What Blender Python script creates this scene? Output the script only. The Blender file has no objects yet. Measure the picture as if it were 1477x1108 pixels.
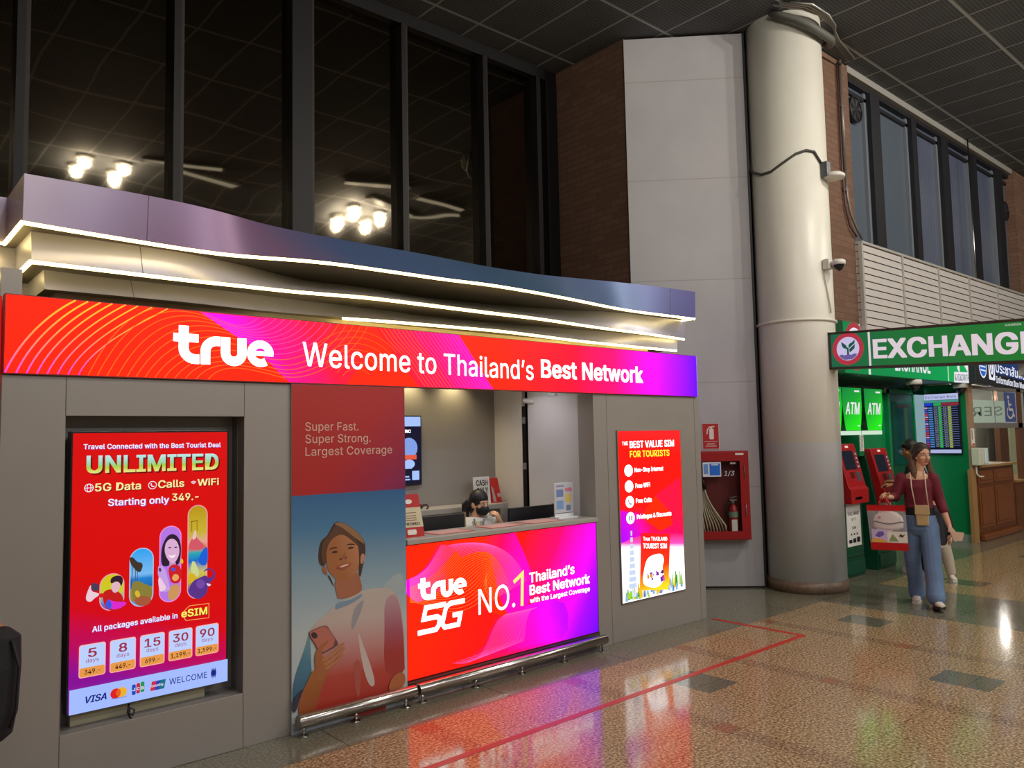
import bpy, bmesh, math, random
from mathutils import Vector, Matrix
from mathutils.geometry import delaunay_2d_cdt
random.seed(7)
SC = bpy.context.scene
COL = SC.collection

# ------------------------------------------------------------------ camera, world, lights, exposure
def make_camera():
    cd = bpy.data.cameras.new('camera'); co = bpy.data.objects.new('camera', cd); COL.objects.link(co)
    cd.sensor_fit = 'HORIZONTAL'; cd.sensor_width = 36.0; cd.lens = 1125.495 / 1477.0 * 36.0
    cd.clip_start = 0.05; cd.clip_end = 200
    yaw, pitch, roll = math.radians(48.86874), math.radians(4.04019), math.radians(-1.16692)
    fwd = Vector((math.cos(yaw) * math.cos(pitch), math.sin(yaw) * math.cos(pitch), math.sin(pitch)))
    right = Vector((math.sin(yaw), -math.cos(yaw), 0)); up = right.cross(fwd)
    r2 = math.cos(roll) * right + math.sin(roll) * up; u2 = -math.sin(roll) * right + math.cos(roll) * up
    m = Matrix((r2, u2, -fwd)).transposed().to_4x4(); m.translation = Vector((0, 0, 1.7))
    co.matrix_world = m
    SC.camera = co
make_camera()
SC.view_settings.view_transform = 'Standard'; SC.view_settings.look = 'None'
SC.view_settings.exposure = 0.0; SC.view_settings.gamma = 1.0; SC.view_settings.use_curve_mapping = False

W = bpy.data.worlds.new('night'); SC.world = W; W.use_nodes = True
W.node_tree.nodes['Background'].inputs[0].default_value = (0.75, 0.8, 1.0, 1)
W.node_tree.nodes['Background'].inputs[1].default_value = 0.02

CEIL = 6.39
def light(name, kind, loc, energy, color, size=0.3, target=None, spot=None, blend=0.6, size_y=None, spread=None):
    l = bpy.data.lights.new(name, kind); l.energy = energy; l.color = color
    if kind == 'AREA':
        l.size = size
        if size_y: l.shape = 'RECTANGLE'; l.size_y = size_y
        if spread: l.spread = math.radians(spread)
    elif kind == 'SPOT':
        l.shadow_soft_size = size; l.spot_size = math.radians(spot or 90); l.spot_blend = blend
    else: l.shadow_soft_size = size
    o = bpy.data.objects.new(name, l); COL.objects.link(o); o.location = loc
    if target: o.rotation_euler = (Vector(target) - Vector(loc)).to_track_quat('-Z', 'Y').to_euler()
    return o
# hall downlights: clusters of four round lamps in the ceiling (the lamps themselves are built below)
CLUSTERS = [(3.26, 0.05), (8.06, 0.05), (12.86, 0.05), (-1.54, 0.05), (0.86, -4.75), (5.66, -4.75), (10.46, -4.75), (15.2, -4.75)]
WARM = (1.0, 0.92, 0.80)
for (cx, cy), e in zip(CLUSTERS, (270, 460, 210, 90, 150, 170, 230, 220)):
    for dx in (-0.3, 0.3):
        for dy in (-0.29, 0.29):
            light('hall_downlight', 'POINT', (cx + dx, cy + dy, CEIL - 0.14), e / 4, WARM, 0.075)
# cool fluorescent battens, added out of view to fill the hall with light
ADDED_BATTENS = [(1.5, -8.5), (5.5, -8.5), (9.5, -8.5), (13.5, -8.5)]
for x, y in ADDED_BATTENS:
    light('hall_fill_light', 'POINT', (x, y, CEIL - 0.25), 240, (0.86, 0.90, 1.0), 0.12)

# ------------------------------------------------------------------ materials
def lin(c): c /= 255.0; return c / 12.92 if c <= 0.04045 else ((c + 0.055) / 1.055) ** 2.4
def S(h): h = h.lstrip('#'); return (lin(int(h[0:2], 16)), lin(int(h[2:4], 16)), lin(int(h[4:6], 16)), 1.0)
_M = {}
def pmat(name, hexc, rough=0.5, metal=0.0, spec=0.5, coat=0.0, noise=0.0, nscale=8.0, bump=0.0, bscale=40.0, alpha=1.0, trans=0.0):
    if name in _M: return _M[name]
    m = bpy.data.materials.new(name); m.use_nodes = True; nt = m.node_tree; b = nt.nodes['Principled BSDF']
    c = S(hexc)
    b.inputs['Base Color'].default_value = c; b.inputs['Roughness'].default_value = rough; b.inputs['Metallic'].default_value = metal
    b.inputs['Specular IOR Level'].default_value = spec; b.inputs['Coat Weight'].default_value = coat
    b.inputs['Alpha'].default_value = alpha; b.inputs['Transmission Weight'].default_value = trans
    if noise or bump:
        tc = nt.nodes.new('ShaderNodeTexCoord')
    if noise:
        n = nt.nodes.new('ShaderNodeTexNoise'); n.inputs['Scale'].default_value = nscale; n.inputs['Detail'].default_value = 4
        r = nt.nodes.new('ShaderNodeValToRGB')
        r.color_ramp.elements[0].position = 0.3; r.color_ramp.elements[1].position = 0.7
        r.color_ramp.elements[0].color = tuple(v * (1 - noise) for v in c[:3]) + (1,)
        r.color_ramp.elements[1].color = tuple(min(1, v * (1 + noise)) for v in c[:3]) + (1,)
        nt.links.new(tc.outputs['Object'], n.inputs['Vector']); nt.links.new(n.outputs['Fac'], r.inputs[0]); nt.links.new(r.outputs[0], b.inputs['Base Color'])
    if bump:
        n = nt.nodes.new('ShaderNodeTexNoise'); n.inputs['Scale'].default_value = bscale; n.inputs['Detail'].default_value = 3
        bp = nt.nodes.new('ShaderNodeBump'); bp.inputs['Strength'].default_value = bump; bp.inputs['Distance'].default_value = 0.01
        nt.links.new(tc.outputs['Object'], n.inputs['Vector']); nt.links.new(n.outputs['Fac'], bp.inputs['Height']); nt.links.new(bp.outputs[0], b.inputs['Normal'])
    _M[name] = m; return m
def emat(name, hexc, strength=1.0):
    if name in _M: return _M[name]
    m = bpy.data.materials.new(name); m.use_nodes = True; b = m.node_tree.nodes['Principled BSDF']
    c = S(hexc)
    b.inputs['Base Color'].default_value = (0.004, 0.004, 0.004, 1); b.inputs['Roughness'].default_value = 0.5; b.inputs['Specular IOR Level'].default_value = 0.15
    b.inputs['Emission Color'].default_value = c; b.inputs['Emission Strength'].default_value = strength
    _M[name] = m; return m
def gmat(name, p0, p1, stops, strength=1.0, emit=True, rough=0.4):
    """printed / backlit colour running from point p0 to point p1 through stops [(t, hex)]"""
    if name in _M: return _M[name]
    m = bpy.data.materials.new(name); m.use_nodes = True; nt = m.node_tree; b = nt.nodes['Principled BSDF']
    g = nt.nodes.new('ShaderNodeNewGeometry'); d = nt.nodes.new('ShaderNodeVectorMath'); d.operation = 'DOT_PRODUCT'
    p0, p1 = Vector(p0), Vector(p1); v = (p1 - p0) / (p1 - p0).length_squared
    d.inputs[1].default_value = v
    a = nt.nodes.new('ShaderNodeMath'); a.operation = 'SUBTRACT'; a.inputs[1].default_value = p0.dot(v)
    r = nt.nodes.new('ShaderNodeValToRGB'); cr = r.color_ramp
    while len(cr.elements) < len(stops): cr.elements.new(0.5)
    for e, (t, h) in zip(cr.elements, stops): e.position = t; e.color = S(h)
    nt.links.new(g.outputs['Position'], d.inputs[0]); nt.links.new(d.outputs['Value'], a.inputs[0]); nt.links.new(a.outputs[0], r.inputs[0])
    if emit:
        b.inputs['Base Color'].default_value = (0.004, 0.004, 0.004, 1); b.inputs['Specular IOR Level'].default_value = 0.15
        nt.links.new(r.outputs[0], b.inputs['Emission Color']); b.inputs['Emission Strength'].default_value = strength
    else: nt.links.new(r.outputs[0], b.inputs['Base Color'])
    b.inputs['Roughness'].default_value = rough
    _M[name] = m; return m
class NX:
    """tiny arithmetic helper for procedural node materials"""
    def __init__(s, nt): s.nt = nt
    def m(s, op, *a):
        n = s.nt.nodes.new('ShaderNodeMath'); n.operation = op
        for i, v in enumerate(a):
            if isinstance(v, (int, float)): n.inputs[i].default_value = v
            else: s.nt.links.new(v, n.inputs[i])
        return n.outputs[0]
    def band(s, v, lo, hi): return s.m('MULTIPLY', s.m('GREATER_THAN', v, lo), s.m('LESS_THAN', v, hi))
    def near(s, v, period, offset, w):
        f = s.m('FRACT', s.m('DIVIDE', s.m('SUBTRACT', v, offset - w / 2), period)); return s.m('LESS_THAN', f, w / period)
    def mix(s, fac, a, b):
        n = s.nt.nodes.new('ShaderNodeMix'); n.data_type = 'RGBA'
        ins = [i for i in n.inputs if i.type == 'RGBA']
        for i, v in zip(ins, (a, b)):
            if isinstance(v, tuple): i.default_value = v
            else: s.nt.links.new(v, i)
        if isinstance(fac, (int, float)): n.inputs[0].default_value = fac
        else: s.nt.links.new(fac, n.inputs[0])
        return [o for o in n.outputs if o.type == 'RGBA'][0]

# ------------------------------------------------------------------ mesh building
def world_loc(o):
    v = Vector((0, 0, 0))
    while o is not None: v = v + o.location; o = o.parent
    return v
class MB:
    def __init__(s): s.v = []; s.f = []; s.mi = []; s.sm = []
    def add(s, verts, faces, m=0, smooth=False):
        k = len(s.v); s.v += [Vector(p) for p in verts]
        for f in faces: s.f.append([k + i for i in f]); s.mi.append(m); s.sm.append(smooth)
        return s
    def box(s, x0, x1, y0, y1, z0, z1, m=0):
        return s.add([(x0, y0, z0), (x1, y0, z0), (x1, y1, z0), (x0, y1, z0), (x0, y0, z1), (x1, y0, z1), (x1, y1, z1), (x0, y1, z1)],
                     [(0, 3, 2, 1), (4, 5, 6, 7), (0, 1, 5, 4), (1, 2, 6, 5), (2, 3, 7, 6), (3, 0, 4, 7)], m)
    def quad(s, a, b, c, d, m=0): return s.add([a, b, c, d], [(0, 1, 2, 3)], m)
    def prism(s, base, ext, m=0, smooth=False):
        n = len(base); e = Vector(ext); b = [Vector(p) for p in base]
        s.add(b + [p + e for p in b], [tuple(range(n - 1, -1, -1)), tuple(range(n, 2 * n))], m)
        k = len(s.v) - 2 * n
        for i in range(n):
            j = (i + 1) % n; s.f.append([k + i, k + j, k + n + j, k + n + i]); s.mi.append(m); s.sm.append(smooth)
        return s
    def tube(s, pts, r, m=0, seg=12, cap=True, smooth=True):
        pts = [Vector(p) for p in pts]; rs = r if isinstance(r, (list, tuple)) else [r] * len(pts)
        rings = []; prev = None
        for i, p in enumerate(pts):
            t = (pts[min(i + 1, len(pts) - 1)] - pts[max(i - 1, 0)]).normalized()
            if prev is None:
                a = Vector((0, 0, 1)) if abs(t.z) < 0.9 else Vector((1, 0, 0)); u = t.cross(a).normalized()
            else:
                u = (prev - t * prev.dot(t)).normalized()
            prev = u; w = t.cross(u)
            rings.append([p + rs[i] * (math.cos(2 * math.pi * k / seg) * u + math.sin(2 * math.pi * k / seg) * w) for k in range(seg)])
        vs = [q for rr in rings for q in rr]; fs = []
        for i in range(len(rings) - 1):
            for k in range(seg):
                a = i * seg + k; b = i * seg + (k + 1) % seg; fs.append((a, b, b + seg, a + seg))
        s.add(vs, fs, m, smooth)
        if cap:
            s.add(rings[0], [tuple(range(seg - 1, -1, -1))], m); s.add(rings[-1], [tuple(range(seg))], m)
        return s
    def cyl(s, a, b, r, m=0, seg=20, r2=None): return s.tube([a, b], [r, r if r2 is None else r2], m, seg)
    def loft(s, rings, m=0, smooth=True, caps=True, closed=True):
        n = len(rings[0]); vs = [Vector(p) for r in rings for p in r]; fs = []
        for i in range(len(rings) - 1):
            for k in range(n if closed else n - 1):
                a = i * n + k; b = i * n + (k + 1) % n; fs.append((a, b, b + n, a + n))
        s.add(vs, fs, m, smooth)
        if caps and closed: s.add(rings[0], [tuple(range(n - 1, -1, -1))], m); s.add(rings[-1], [tuple(range(n))], m)
        return s
    def ell(s, c, r, m=0, nu=16, nv=10, mat=None):
        c = Vector(c); vs = []; fs = []
        for j in range(nv + 1):
            t = math.pi * j / nv
            for i in range(nu):
                p = 2 * math.pi * i / nu
                q = Vector((r[0] * math.sin(t) * math.cos(p), r[1] * math.sin(t) * math.sin(p), r[2] * math.cos(t)))
                vs.append(c + (mat @ q if mat else q))
        for j in range(nv):
            for i in range(nu):
                a = j * nu + i; b = j * nu + (i + 1) % nu; fs.append((a, a + nu, b + nu, b))
        return s.add(vs, fs, m, True)
    def build(s, name, mats, parent=None, bevel=0.0, seg=2, label=None, fix=True):
        if not isinstance(mats, (list, tuple)): mats = [mats]
        o0 = world_loc(parent) if parent is not None else Vector((0, 0, 0))
        me = bpy.data.meshes.new(name); me.from_pydata([tuple(p - o0) for p in s.v], [], s.f); me.update()
        for mm in mats: me.materials.append(mm)
        for p, i, sm in zip(me.polygons, s.mi, s.sm): p.material_index = i; p.use_smooth = sm
        if fix:
            bm = bmesh.new(); bm.from_mesh(me)
            bmesh.ops.remove_doubles(bm, verts=bm.verts, dist=1e-5)
            bmesh.ops.recalc_face_normals(bm, faces=bm.faces); bm.to_mesh(me); bm.free()
        ob = bpy.data.objects.new(name, me); COL.objects.link(ob)
        if parent is not None: ob.parent = parent
        if bevel:
            b = ob.modifiers.new('bevel', 'BEVEL'); b.width = bevel; b.segments = seg; b.limit_method = 'ANGLE'; b.angle_limit = math.radians(40)
        if label: ob['label'] = label
        return ob
def thing(name, label, cat, loc=(0, 0, 0), group=None):
    o = bpy.data.objects.new(name, None); COL.objects.link(o); o.location = loc; o.empty_display_size = 0.1
    return tag(o, label, cat, group)
def tag(o, label, cat, group=None):
    o['label'] = label; o['category'] = cat
    if group: o['group'] = group
    return o
def base(ob, loc):
    """move a single-mesh thing's origin to its base without moving the mesh"""
    loc = Vector(loc); ob.data.transform(Matrix.Translation(-loc)); ob.location = loc; return ob
def struct(ob, label=None):
    ob['kind'] = 'structure'
    if label: ob['label'] = label
    return ob
def copy_tree(o, parent=None):
    c = o.copy(); COL.objects.link(c)
    if parent is not None: c.parent = parent
    for ch in o.children: copy_tree(ch, c)
    return c

# ------------------------------------------------------------------ flat lettering and printed artwork
class Frame:
    """a flat panel: o + u*U + v*V, d metres proud of it"""
    def __init__(s, o, U, V=(0, 0, 1)):
        s.o = Vector(o); s.U = Vector(U).normalized(); s.V = Vector(V).normalized(); s.N = s.U.cross(s.V)
    def __call__(s, u, v, d=0.0): return s.o + s.U * u + s.V * v + s.N * d
def YF(y): return Frame((0, y, 0), (1, 0, 0))            # faces -Y ; u = x, v = z
def XF(x): return Frame((x, 0, 0), (0, -1, 0))           # faces -X ; u = -y, v = z
class Art:
    def __init__(s, frame, d0=0.0015, step=0.00022): s.F = frame; s.mb = MB(); s.d = d0; s.step = step; s.mats = []; s.idx = {}
    def mi(s, m):
        if m.name not in s.idx: s.idx[m.name] = len(s.mats); s.mats.append(m)
        return s.idx[m.name]
    def up(s, k=1): s.d += s.step * k
    def poly(s, pts, m, lift=True):
        n = len(pts)
        r = delaunay_2d_cdt([Vector((p[0], p[1])) for p in pts], [(i, (i + 1) % n) for i in range(n)], [], 1, 1e-7)
        def ccw(f):
            a, b, c = [r[0][i] for i in f[:3]]; return f if (b - a).cross(c - a) > 0 else f[::-1]
        s.mb.add([s.F(p.x, p.y, s.d) for p in r[0]], [ccw(list(f)) for f in r[2]], s.mi(m))
        if lift: s.up()
    def rect(s, u0, v0, u1, v1, m): s.poly([(u0, v0), (u1, v0), (u1, v1), (u0, v1)], m)
    def rrect(s, u0, v0, u1, v1, r, m, n=6):
        p = []
        for cx, cy, a in ((u1 - r, v0 + r, -90), (u1 - r, v1 - r, 0), (u0 + r, v1 - r, 90), (u0 + r, v0 + r, 180)):
            for k in range(n + 1): t = math.radians(a + 90 * k / n); p.append((cx + r * math.cos(t), cy + r * math.sin(t)))
        s.poly(p, m)
    def disc(s, u, v, ru, m, rv=None, n=24, a0=0, a1=360):
        rv = rv or ru
        p = [(u + ru * math.cos(math.radians(a0 + (a1 - a0) * k / n)), v + rv * math.sin(math.radians(a0 + (a1 - a0) * k / n))) for k in range(n + (a1 - a0 < 360))]
        s.poly(p, m)
    def ribbon(s, pts, w, m, closed=False, lift=True):
        """constant-width (or tapering, w = list) line through pts, drawn as a flat strip"""
        P = [Vector((p[0], p[1])) for p in pts]; n = len(P); L = []; R = []
        ws = w if isinstance(w, (list, tuple)) else [w] * n
        for i in range(n):
            if closed: a, b = P[i - 1], P[(i + 1) % n]
            else: a, b = P[max(i - 1, 0)], P[min(i + 1, n - 1)]
            d1 = (P[i] - a); d2 = (b - P[i])
            if d1.length < 1e-9: d1 = d2
            if d2.length < 1e-9: d2 = d1
            d1 = d1.normalized(); d2 = d2.normalized(); t = (d1 + d2)
            t = t.normalized() if t.length > 1e-6 else d1
            nn = Vector((-t.y, t.x)); c = max(0.35, nn.dot(Vector((-d1.y, d1.x))))
            L.append(P[i] + nn * ws[i] / 2 / c); R.append(P[i] - nn * ws[i] / 2 / c)
        vs = [s.F(p.x, p.y, s.d) for p in L] + [s.F(p.x, p.y, s.d) for p in R]
        fs = [(i, i + n, (i + 1) % n + n, (i + 1) % n) for i in range(n if closed else n - 1)]
        s.mb.add(vs, fs, s.mi(m))
        if lift: s.up()
    def text(s, body, P, m, bold=0.0, shear=0.0, mirror=False, face='Inter.woff2'):
        """P = [baseline left, baseline right, cap top]; the word is fitted to that span"""
        (u0, v0), (u1, v1), (u2, v2) = P; vs, fs, (x0, x1) = glyphs(body, 0.0, shear, face); ch = cap_height(0.0)
        sx = (u1 - u0) / (x1 - x0); h = v2 - v0 - (v1 - v0) * (u2 - u0) / (u1 - u0) ; sy = h / ch; sl = (v1 - v0) / (u1 - u0)
        # heavier weights: the outline is laid down again all round its own edge
        b_ = max(0.0, bold) * 0.62; vs0, fs0 = vs, fs; vs, fs = list(vs), list(fs)
        if b_ > 0.002:
            x0, x1 = x0 - b_, x1 + b_; sx = (u1 - u0) / (x1 - x0)
            for q in range(8):
                k = len(vs); ox, oy = b_ * (1, 1, 0, -1, -1, -1, 0, 1)[q], b_ * (0, 1, 1, 1, 0, -1, -1, -1)[q]
                vs += [(x + ox, y + oy * 0.6) for x, y in vs0]; fs += [tuple(i + k for i in f) for f in fs0]
        pts = []; n0 = len(vs0)
        for i_, (x, y) in enumerate(vs):
            u = u0 + (x - x0) * sx
            if mirror: u = u0 + (x1 - x) * sx
            pts.append(s.F(u, v0 + sl * (u - u0) + y * sy, s.d + 2e-5 * (i_ // n0)))
        s.mb.add(pts, fs, s.mi(m)); s.up()
    def build(s, name, parent, label=None): return s.mb.build(name, s.mats, parent, label=label, fix=False)
_G = {}; _F = {}
def font(name):
    # lettering uses the typefaces bundled with Blender, falling back to its built-in one
    if name not in _F:
        try:
            p = bpy.utils.system_resource('DATAFILES', path='fonts')
            _F[name] = bpy.data.fonts.load(p + '/' + name)
        except Exception: _F[name] = None
    return _F[name]
def glyphs(body, bold=0.0, shear=0.0, face='Inter.woff2'):
    k = (body, bold, shear, face)
    if k in _G: return _G[k]
    cu = bpy.data.curves.new('tmp', 'FONT'); cu.body = body; cu.size = 1
    if font(face): cu.font = font(face)
    cu.offset = bold; cu.shear = shear; cu.resolution_u = 3; cu.fill_mode = 'FRONT'
    cu.space_character = 1.02
    o = bpy.data.objects.new('tmp', cu); COL.objects.link(o); bpy.context.view_layer.update()
    dg = bpy.context.evaluated_depsgraph_get(); me = bpy.data.meshes.new_from_object(o.evaluated_get(dg))
    vs = [(v.co.x, v.co.y) for v in me.vertices]; fs = [tuple(p.vertices) for p in me.polygons]
    bpy.data.objects.remove(o); bpy.data.curves.remove(cu); bpy.data.meshes.remove(me)
    xs = [v[0] for v in vs]; _G[k] = (vs, fs, (min(xs), max(xs))); return _G[k]
def cap_height(bold): return max(v[1] for v in glyphs('H', bold)[0])
def arc(cx, cy, r, a0, a1, n=10, ry=None):
    ry = ry or r
    return [(cx + r * math.cos(math.radians(a0 + (a1 - a0) * k / n)), cy + ry * math.sin(math.radians(a0 + (a1 - a0) * k / n))) for k in range(n + 1)]
def bez(p0, p1, p2, p3, n=12):
    o = []
    for k in range(n + 1):
        t = k / n; a = (1 - t) ** 3; b = 3 * t * (1 - t) ** 2; c = 3 * t * t * (1 - t); d = t ** 3
        o.append((a * p0[0] + b * p1[0] + c * p2[0] + d * p3[0], a * p0[1] + b * p1[1] + c * p2[1] + d * p3[1]))
    return o
def lerp_pts(pts, x):
    if x <= pts[0][0]: return pts[0][1]
    for (x0, y0), (x1, y1) in zip(pts, pts[1:]):
        if x <= x1: return y0 + (y1 - y0) * (x - x0) / (x1 - x0)
    return pts[-1][1]
def smooth_poly(pts, it=2):
    """Chaikin corner rounding of a closed outline"""
    for _ in range(it):
        o = []
        for a, b in zip(pts, pts[1:] + pts[:1]):
            o.append((0.75 * a[0] + 0.25 * b[0], 0.75 * a[1] + 0.25 * b[1])); o.append((0.25 * a[0] + 0.75 * b[0], 0.25 * a[1] + 0.75 * b[1]))
        pts = o
    return pts

# ------------------------------------------------------------------ the hall
def node_mat(name, fn, rough=0.5, spec=0.5):
    m = bpy.data.materials.new(name); m.use_nodes = True; nt = m.node_tree; b = nt.nodes['Principled BSDF']
    b.inputs['Roughness'].default_value = rough; b.inputs['Specular IOR Level'].default_value = spec
    g = nt.nodes.new('ShaderNodeNewGeometry'); sp = nt.nodes.new('ShaderNodeSeparateXYZ'); nt.links.new(g.outputs['Position'], sp.inputs[0])
    fn(NX(nt), nt, b, g.outputs['Position'], sp.outputs[0], sp.outputs[1], sp.outputs[2]); return m
def noise(nt, pos, scale, detail=2, rough=0.5, vec=None):
    n = nt.nodes.new('ShaderNodeTexNoise'); n.inputs['Scale'].default_value = scale; n.inputs['Detail'].default_value = detail; n.inputs['Roughness'].default_value = rough
    if vec is not None:
        mp = nt.nodes.new('ShaderNodeMapping'); mp.inputs['Scale'].default_value = vec; nt.links.new(pos, mp.inputs[0]); pos = mp.outputs[0]
    nt.links.new(pos, n.inputs['Vector']); return n.outputs['Fac']
def ramp(nt, v, stops):
    r = nt.nodes.new('ShaderNodeValToRGB'); cr = r.color_ramp
    while len(cr.elements) < len(stops): cr.elements.new(0.5)
    for e, (t, h) in zip(cr.elements, stops): e.position = t; e.color = S(h)
    nt.links.new(v, r.inputs[0]); return r.outputs[0]

def floor_nodes(N, nt, b, pos, X, Y, Z):
    n1 = noise(nt, pos, 62, 3, 0.65); n2 = noise(nt, pos, 3.0, 2)
    gran = ramp(nt, n1, [(0.34, '#57452f'), (0.46, '#927a5c'), (0.54, '#b0966f'), (0.66, '#dcc8a4')])
    grey = ramp(nt, n1, [(0.35, '#5e5b50'), (0.6, '#86826f'), (0.8, '#9d9986')])
    dark = ramp(nt, n1, [(0.4, '#5a5a4e'), (0.7, '#838270')])
    brown = ramp(nt, n1, [(0.36, '#463728'), (0.48, '#84694f'), (0.64, '#c2a988')])
    red = ramp(nt, n1, [(0.36, '#6a4836'), (0.6, '#b0805f')])
    inY = N.m('LESS_THAN', Y, 4.02); far = N.m('GREATER_THAN', X, 7.6); far2 = N.m('GREATER_THAN', X, 8.9)
    core = N.m('MULTIPLY', inY, N.m('SUBTRACT', 1.0, N.m('MULTIPLY', far, N.m('SUBTRACT', 1.0, far2))))
    main = N.m('MULTIPLY', inY, N.m('SUBTRACT', 1.0, far))
    col = N.mix(core, grey, gran)
    # inlaid darker bands and squares of the main field
    col = N.mix(N.m('MULTIPLY', main, N.m('MULTIPLY', N.near(X, 1.25, 5.23, 0.13), 0.75)), col, brown)
    col = N.mix(N.m('MULTIPLY', main, N.m('MULTIPLY', N.near(X, 1.25, 5.23, 0.13), N.near(Y, 1.22, 2.725, 0.12))), col, red)
    sq1 = N.m('MULTIPLY', N.near(X, 2.5, 4.59, 0.33), N.near(Y, 2.5, 3.34, 0.39))
    sq2 = N.m('MULTIPLY', N.near(X, 2.5, 5.88, 0.33), N.near(Y, 2.5, 2.09, 0.38))
    col = N.mix(N.m('MULTIPLY', core, N.m('MAXIMUM', sq1, sq2)), col, dark)
    j = N.m('MAXIMUM', N.near(Y, 0.61, 2.66, 0.006), N.near(X, 0.625, 5.16, 0.006))
    jb = N.m('MAXIMUM', N.near(X, 1.2, 2.25, 0.008), N.near(Y, 0.6, 4.02, 0.008))
    joint = N.m('MAXIMUM', N.m('MULTIPLY', core, N.m('MULTIPLY', j, 0.45)), N.m('MULTIPLY', N.m('SUBTRACT', 1.0, core), N.m('MULTIPLY', jb, 0.7)))
    col = N.mix(joint, col, S('#2a2620'))
    nt.links.new(col, b.inputs['Base Color'])
    b.inputs['IOR'].default_value = 1.55
    rr = N.m('ADD', N.m('MULTIPLY', n2, 0.06), 0.085); nt.links.new(rr, b.inputs['Roughness'])
    bp = nt.nodes.new('ShaderNodeBump'); bp.inputs['Strength'].default_value = 0.06; bp.inputs['Distance'].default_value = 0.004
    nt.links.new(noise(nt, pos, 14, 3), bp.inputs['Height']); nt.links.new(bp.outputs[0], b.inputs['Normal'])
M_floor = node_mat('polished granite floor', floor_nodes, 0.1)
struct(MB().box(-9, 29, -13, 7.0, -0.1, 0, 0).build('floor', M_floor), 'polished brown speckled granite floor with grey border strips')

def ceil_nodes(N, nt, b, pos, X, Y, Z):
    n = noise(nt, pos, 2.2, 3)
    basec = ramp(nt, n, [(0.3, '#464a4e'), (0.7, '#565a5e')])
    cell = N.m('MAXIMUM', N.near(X, 0.04, 0, 0.013), N.near(Y, 0.04, 0, 0.013))
    col = N.mix(N.m('MULTIPLY', cell, 0.55), basec, S('#7c8084'))
    bar = N.m('MAXIMUM', N.m('MULTIPLY', N.near(X, 0.6, 10.18, 0.022), 0.75), N.near(Y, 1.205, 2.985, 0.035))
    col = N.mix(bar, col, S('#b2b6b8'))
    nt.links.new(col, b.inputs['Base Color'])
M_ceil = node_mat('mesh ceiling tiles', ceil_nodes, 0.8, 0.2)
struct(MB().box(-9, 29, -13, 7.3, CEIL, CEIL + 0.1).build('ceiling', M_ceil), 'dark metal mesh ceiling in a light T-bar grid')

def brick_nodes(c0, c1, cm):
    def f(N, nt, b, pos, X, Y, Z):
        cb = nt.nodes.new('ShaderNodeCombineXYZ'); nt.links.new(N.m('ADD', X, Y), cb.inputs[0]); nt.links.new(Z, cb.inputs[1])
        t = nt.nodes.new('ShaderNodeTexBrick'); t.inputs['Scale'].default_value = 1.0; t.inputs['Brick Width'].default_value = 0.24; t.inputs['Row Height'].default_value = 0.075
        t.inputs['Mortar Size'].default_value = 0.006; t.inputs['Mortar Smooth'].default_value = 0.3; t.inputs['Color1'].default_value = S(c0); t.inputs['Color2'].default_value = S(c1); t.inputs['Mortar'].default_value = S(cm)
        nt.links.new(cb.outputs[0], t.inputs['Vector']); nt.links.new(t.outputs['Color'], b.inputs['Base Color'])
    return f
M_brick = node_mat('brown brick', brick_nodes('#6c5243', '#785c4d', '#614c40'), 0.85, 0.2)
M_dark = pmat('dark bronze frame', '#0f0c0e', 0.5, 0.0, 0.3)
M_frame = pmat('blackened window bar', '#1e1e24', 0.5, 0.2)
M_bronze = pmat('brown window bar', '#30261f', 0.5, 0.0, 0.3)
M_white = pmat('white painted board', '#d6d2c6', 0.55, noise=0.03, nscale=3)

def glass_nodes(N, nt, b, pos, X, Y, Z):
    b.inputs['Base Color'].default_value = S('#756c5d'); b.inputs['Metallic'].default_value = 1.0
    bp = nt.nodes.new('ShaderNodeBump'); bp.inputs['Strength'].default_value = 0.22; bp.inputs['Distance'].default_value = 0.05
    w = N.m('ADD', noise(nt, pos, 0.55, 0, 0.5, (1.0, 1.0, 2.2)), N.m('MULTIPLY', noise(nt, pos, 1.6, 0, 0.5, (1.0, 1.0, 2.0)), 0.12))
    nt.links.new(w, bp.inputs['Height']); nt.links.new(bp.outputs[0], b.inputs['Normal'])
M_nightglass = node_mat('tinted reflecting glass at night', glass_nodes, 0.03)
struct(MB().box(-9, 7.2, 6.95, 7.15, 0, 1.2).box(-9, 7.2, 6.93, 7.15, 6.25, CEIL).build('wall_back', M_dark), 'dark sill wall and head beam of the window front behind the kiosk')
mull = [-6.05, -4.87, -3.69, -2.51, -1.33, -0.15, 1.025, 2.2, 3.38, 4.565, 5.7, 6.56, 6.79]
for i, (a, c) in enumerate(zip(mull, mull[1:])):
    w = struct(MB().box(a, c, 7.02, 7.04, 1.2, 6.25).build('window_%d' % (i + 1), M_nightglass), 'tall dark reflecting pane of the window front behind the kiosk')
    m = MB(); hw = 0.105 if abs(a - 3.38) < 0.01 else 0.03
    m.box(a - hw, a + hw, 6.90, 7.05, 1.2, 6.25, 0)
    m.box(a + hw, a + hw + 0.035, 6.93, 7.03, 1.2, 6.25, 1)
    m.build('window_frame', [M_dark, M_bronze], w)
m = MB(); m.box(6.70, 6.885, 6.9, 7.05, 0.0, 6.25); struct(m.build('trim_1', M_dark), 'dark end post where the window front meets the brick wall')
struct(MB().box(6.91, 7.1, 5.79, 7.15, 0, CEIL).build('wall_side', M_brick), 'brown brick side wall between window front and white panel')
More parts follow.
